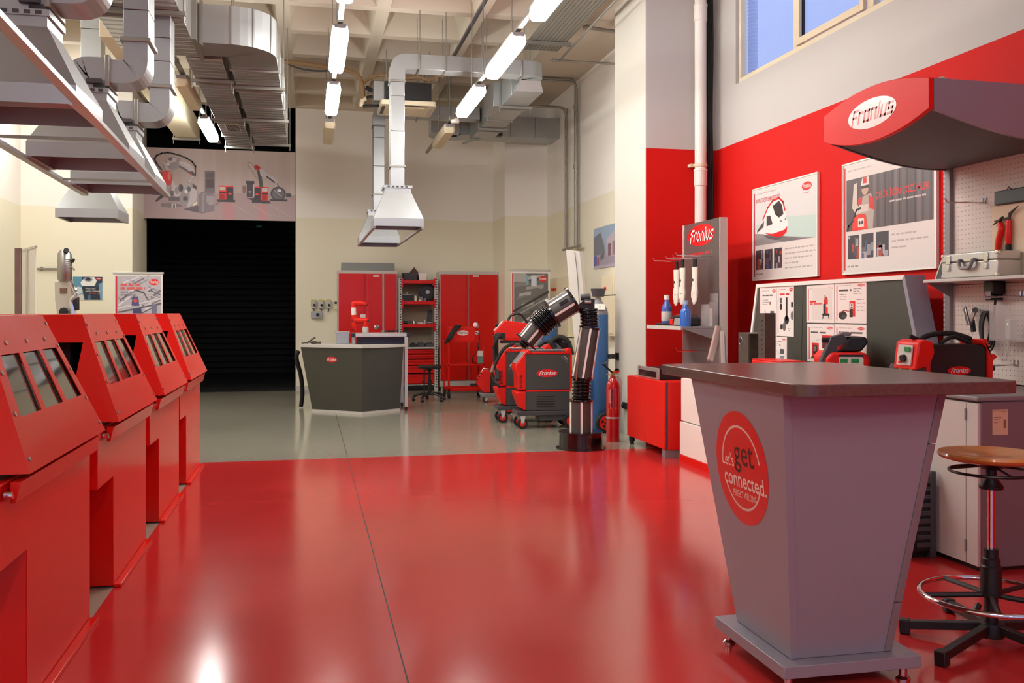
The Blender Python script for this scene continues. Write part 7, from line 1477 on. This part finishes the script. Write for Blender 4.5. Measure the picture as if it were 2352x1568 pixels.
b = MB(); b.tube(smooth([Vector((.03, .1, .29)), Vector((.05, .1, .285)), Vector((.09, .1, .27))]), .012, 8); b.build('handle_end', M_RUBBER, cw, **W)
b = MB(); b.tube(smooth([Vector((.20, .06, .248)), Vector((.28, .06, .285)), Vector((.36, .06, .265)), Vector((.40, .06, .248))]), .012, 8); b.build('strap', M_RUBBER, cw, **W)
m_ = wm(cw); emblem(cw, m_ @ Vector((.29, .012, .095)), Vector((1, 0, 0)), .15, hk=.33)
b = MB(); b.cyl((.50, .05, .10), (.545, .05, .105), .016, n=12); b.build('mains_entry', M_BLACK, cw, **W)
# grey cabinet below
gc = thing('grey_cabinet', 'grey steel cabinet with a pale label below the pegboard', 'cabinet', (3.7, 4.7, 0)); x0, x1, y0, y1 = 3.335, 4.05, 4.19, 5.19
b = MB(); b.box(x0 + .02, x1, y0, y1, .02, .87); b.build('body', mat('warm_grey_steel', (122, 108, 112), .42, var=.04), gc, bevel=.006)
b = MB(); b.box(x0 - .012, x1, y0 - .012, y1, .872, .898); b.build('top', M_MGREY, gc, bevel=.008); b = MB(); b.box(x0 + .03, x1 - .02, y0 + .02, y1 - .02, 0, .02); b.build('plinth', M_BLACK, gc)
b = MB(); b.box(x0, x0 + .018, y0 + .09, y1 - .002, .03, .862); dr = b.build('door', M_LGREY, gc, bevel=.003); b = MB(); b.box(x0, x0 + .018, y0 + .0, y0 + .085, .03, .862); b.build('corner_strip', M_LGREY, gc, bevel=.003)
for z in (.12, .80):
    b = MB(); b.cyl((x0 - .004, y0 + .0875, z - .03), (x0 - .004, y0 + .0875, z + .03), .005, n=8); b.build('hinge', M_ZINC, dr)
A = Art(0, 0, 70, 100, .092, .13); A.rect(0, 0, 70, 100, (214, 190, 156)); A.rect(2, 2, 68, 10, (200, 172, 138)); A.para(6, 30, [34, 26], 8, 3.4, (120, 96, 80)); A.para(6, 50, [24], 8, 3, (150, 120, 100)); A.rect(50, 40, 60, 74, (130, 104, 86)); A.para(42, 8, [22], 4, 3, (140, 110, 90))
A.build('label', gc, (x0 + .085, y0, .70), (1, 0, 0), (0, 0, 1))
# ribbed black case on the floor between counter and cabinet
bc = thing('black_case', 'black ribbed plastic tool case standing on the floor by the grey cabinet', 'case', (3.22, 4.75, 0)); x0, x1, y0, y1 = 3.10, 3.31, 4.50, 5.05
b = MB(); b.box(x0, x1, y0, y1, .02, .46); b.build('shell', M_BLACK, bc, bevel=.02)
for k in range(9):
    b = MB(); z = .06 + k * .043; b.box(x0 + .10, x1 - .01, y0 - .012, y0, z, z + .026); b.build('rib', M_DGREY, bc, bevel=.004)
b = MB(); b.box(x1 - .03, x1 + .004, y0 - .015, y0 + .02, .0, .47); b.build('corner_guard', M_DGREY, bc, bevel=.005)
b = MB(); b.box(x0 + .02, x1 - .02, y0 + .03, y1 - .03, 0, .02); b.build('base', M_BLACK, bc); b = MB(); b.tube(fillet([(3.2, 4.65, .46), (3.2, 4.66, .50), (3.2, 4.90, .50), (3.2, 4.91, .46)], .03), .012, 8); b.build('handle', M_DGREY, bc)
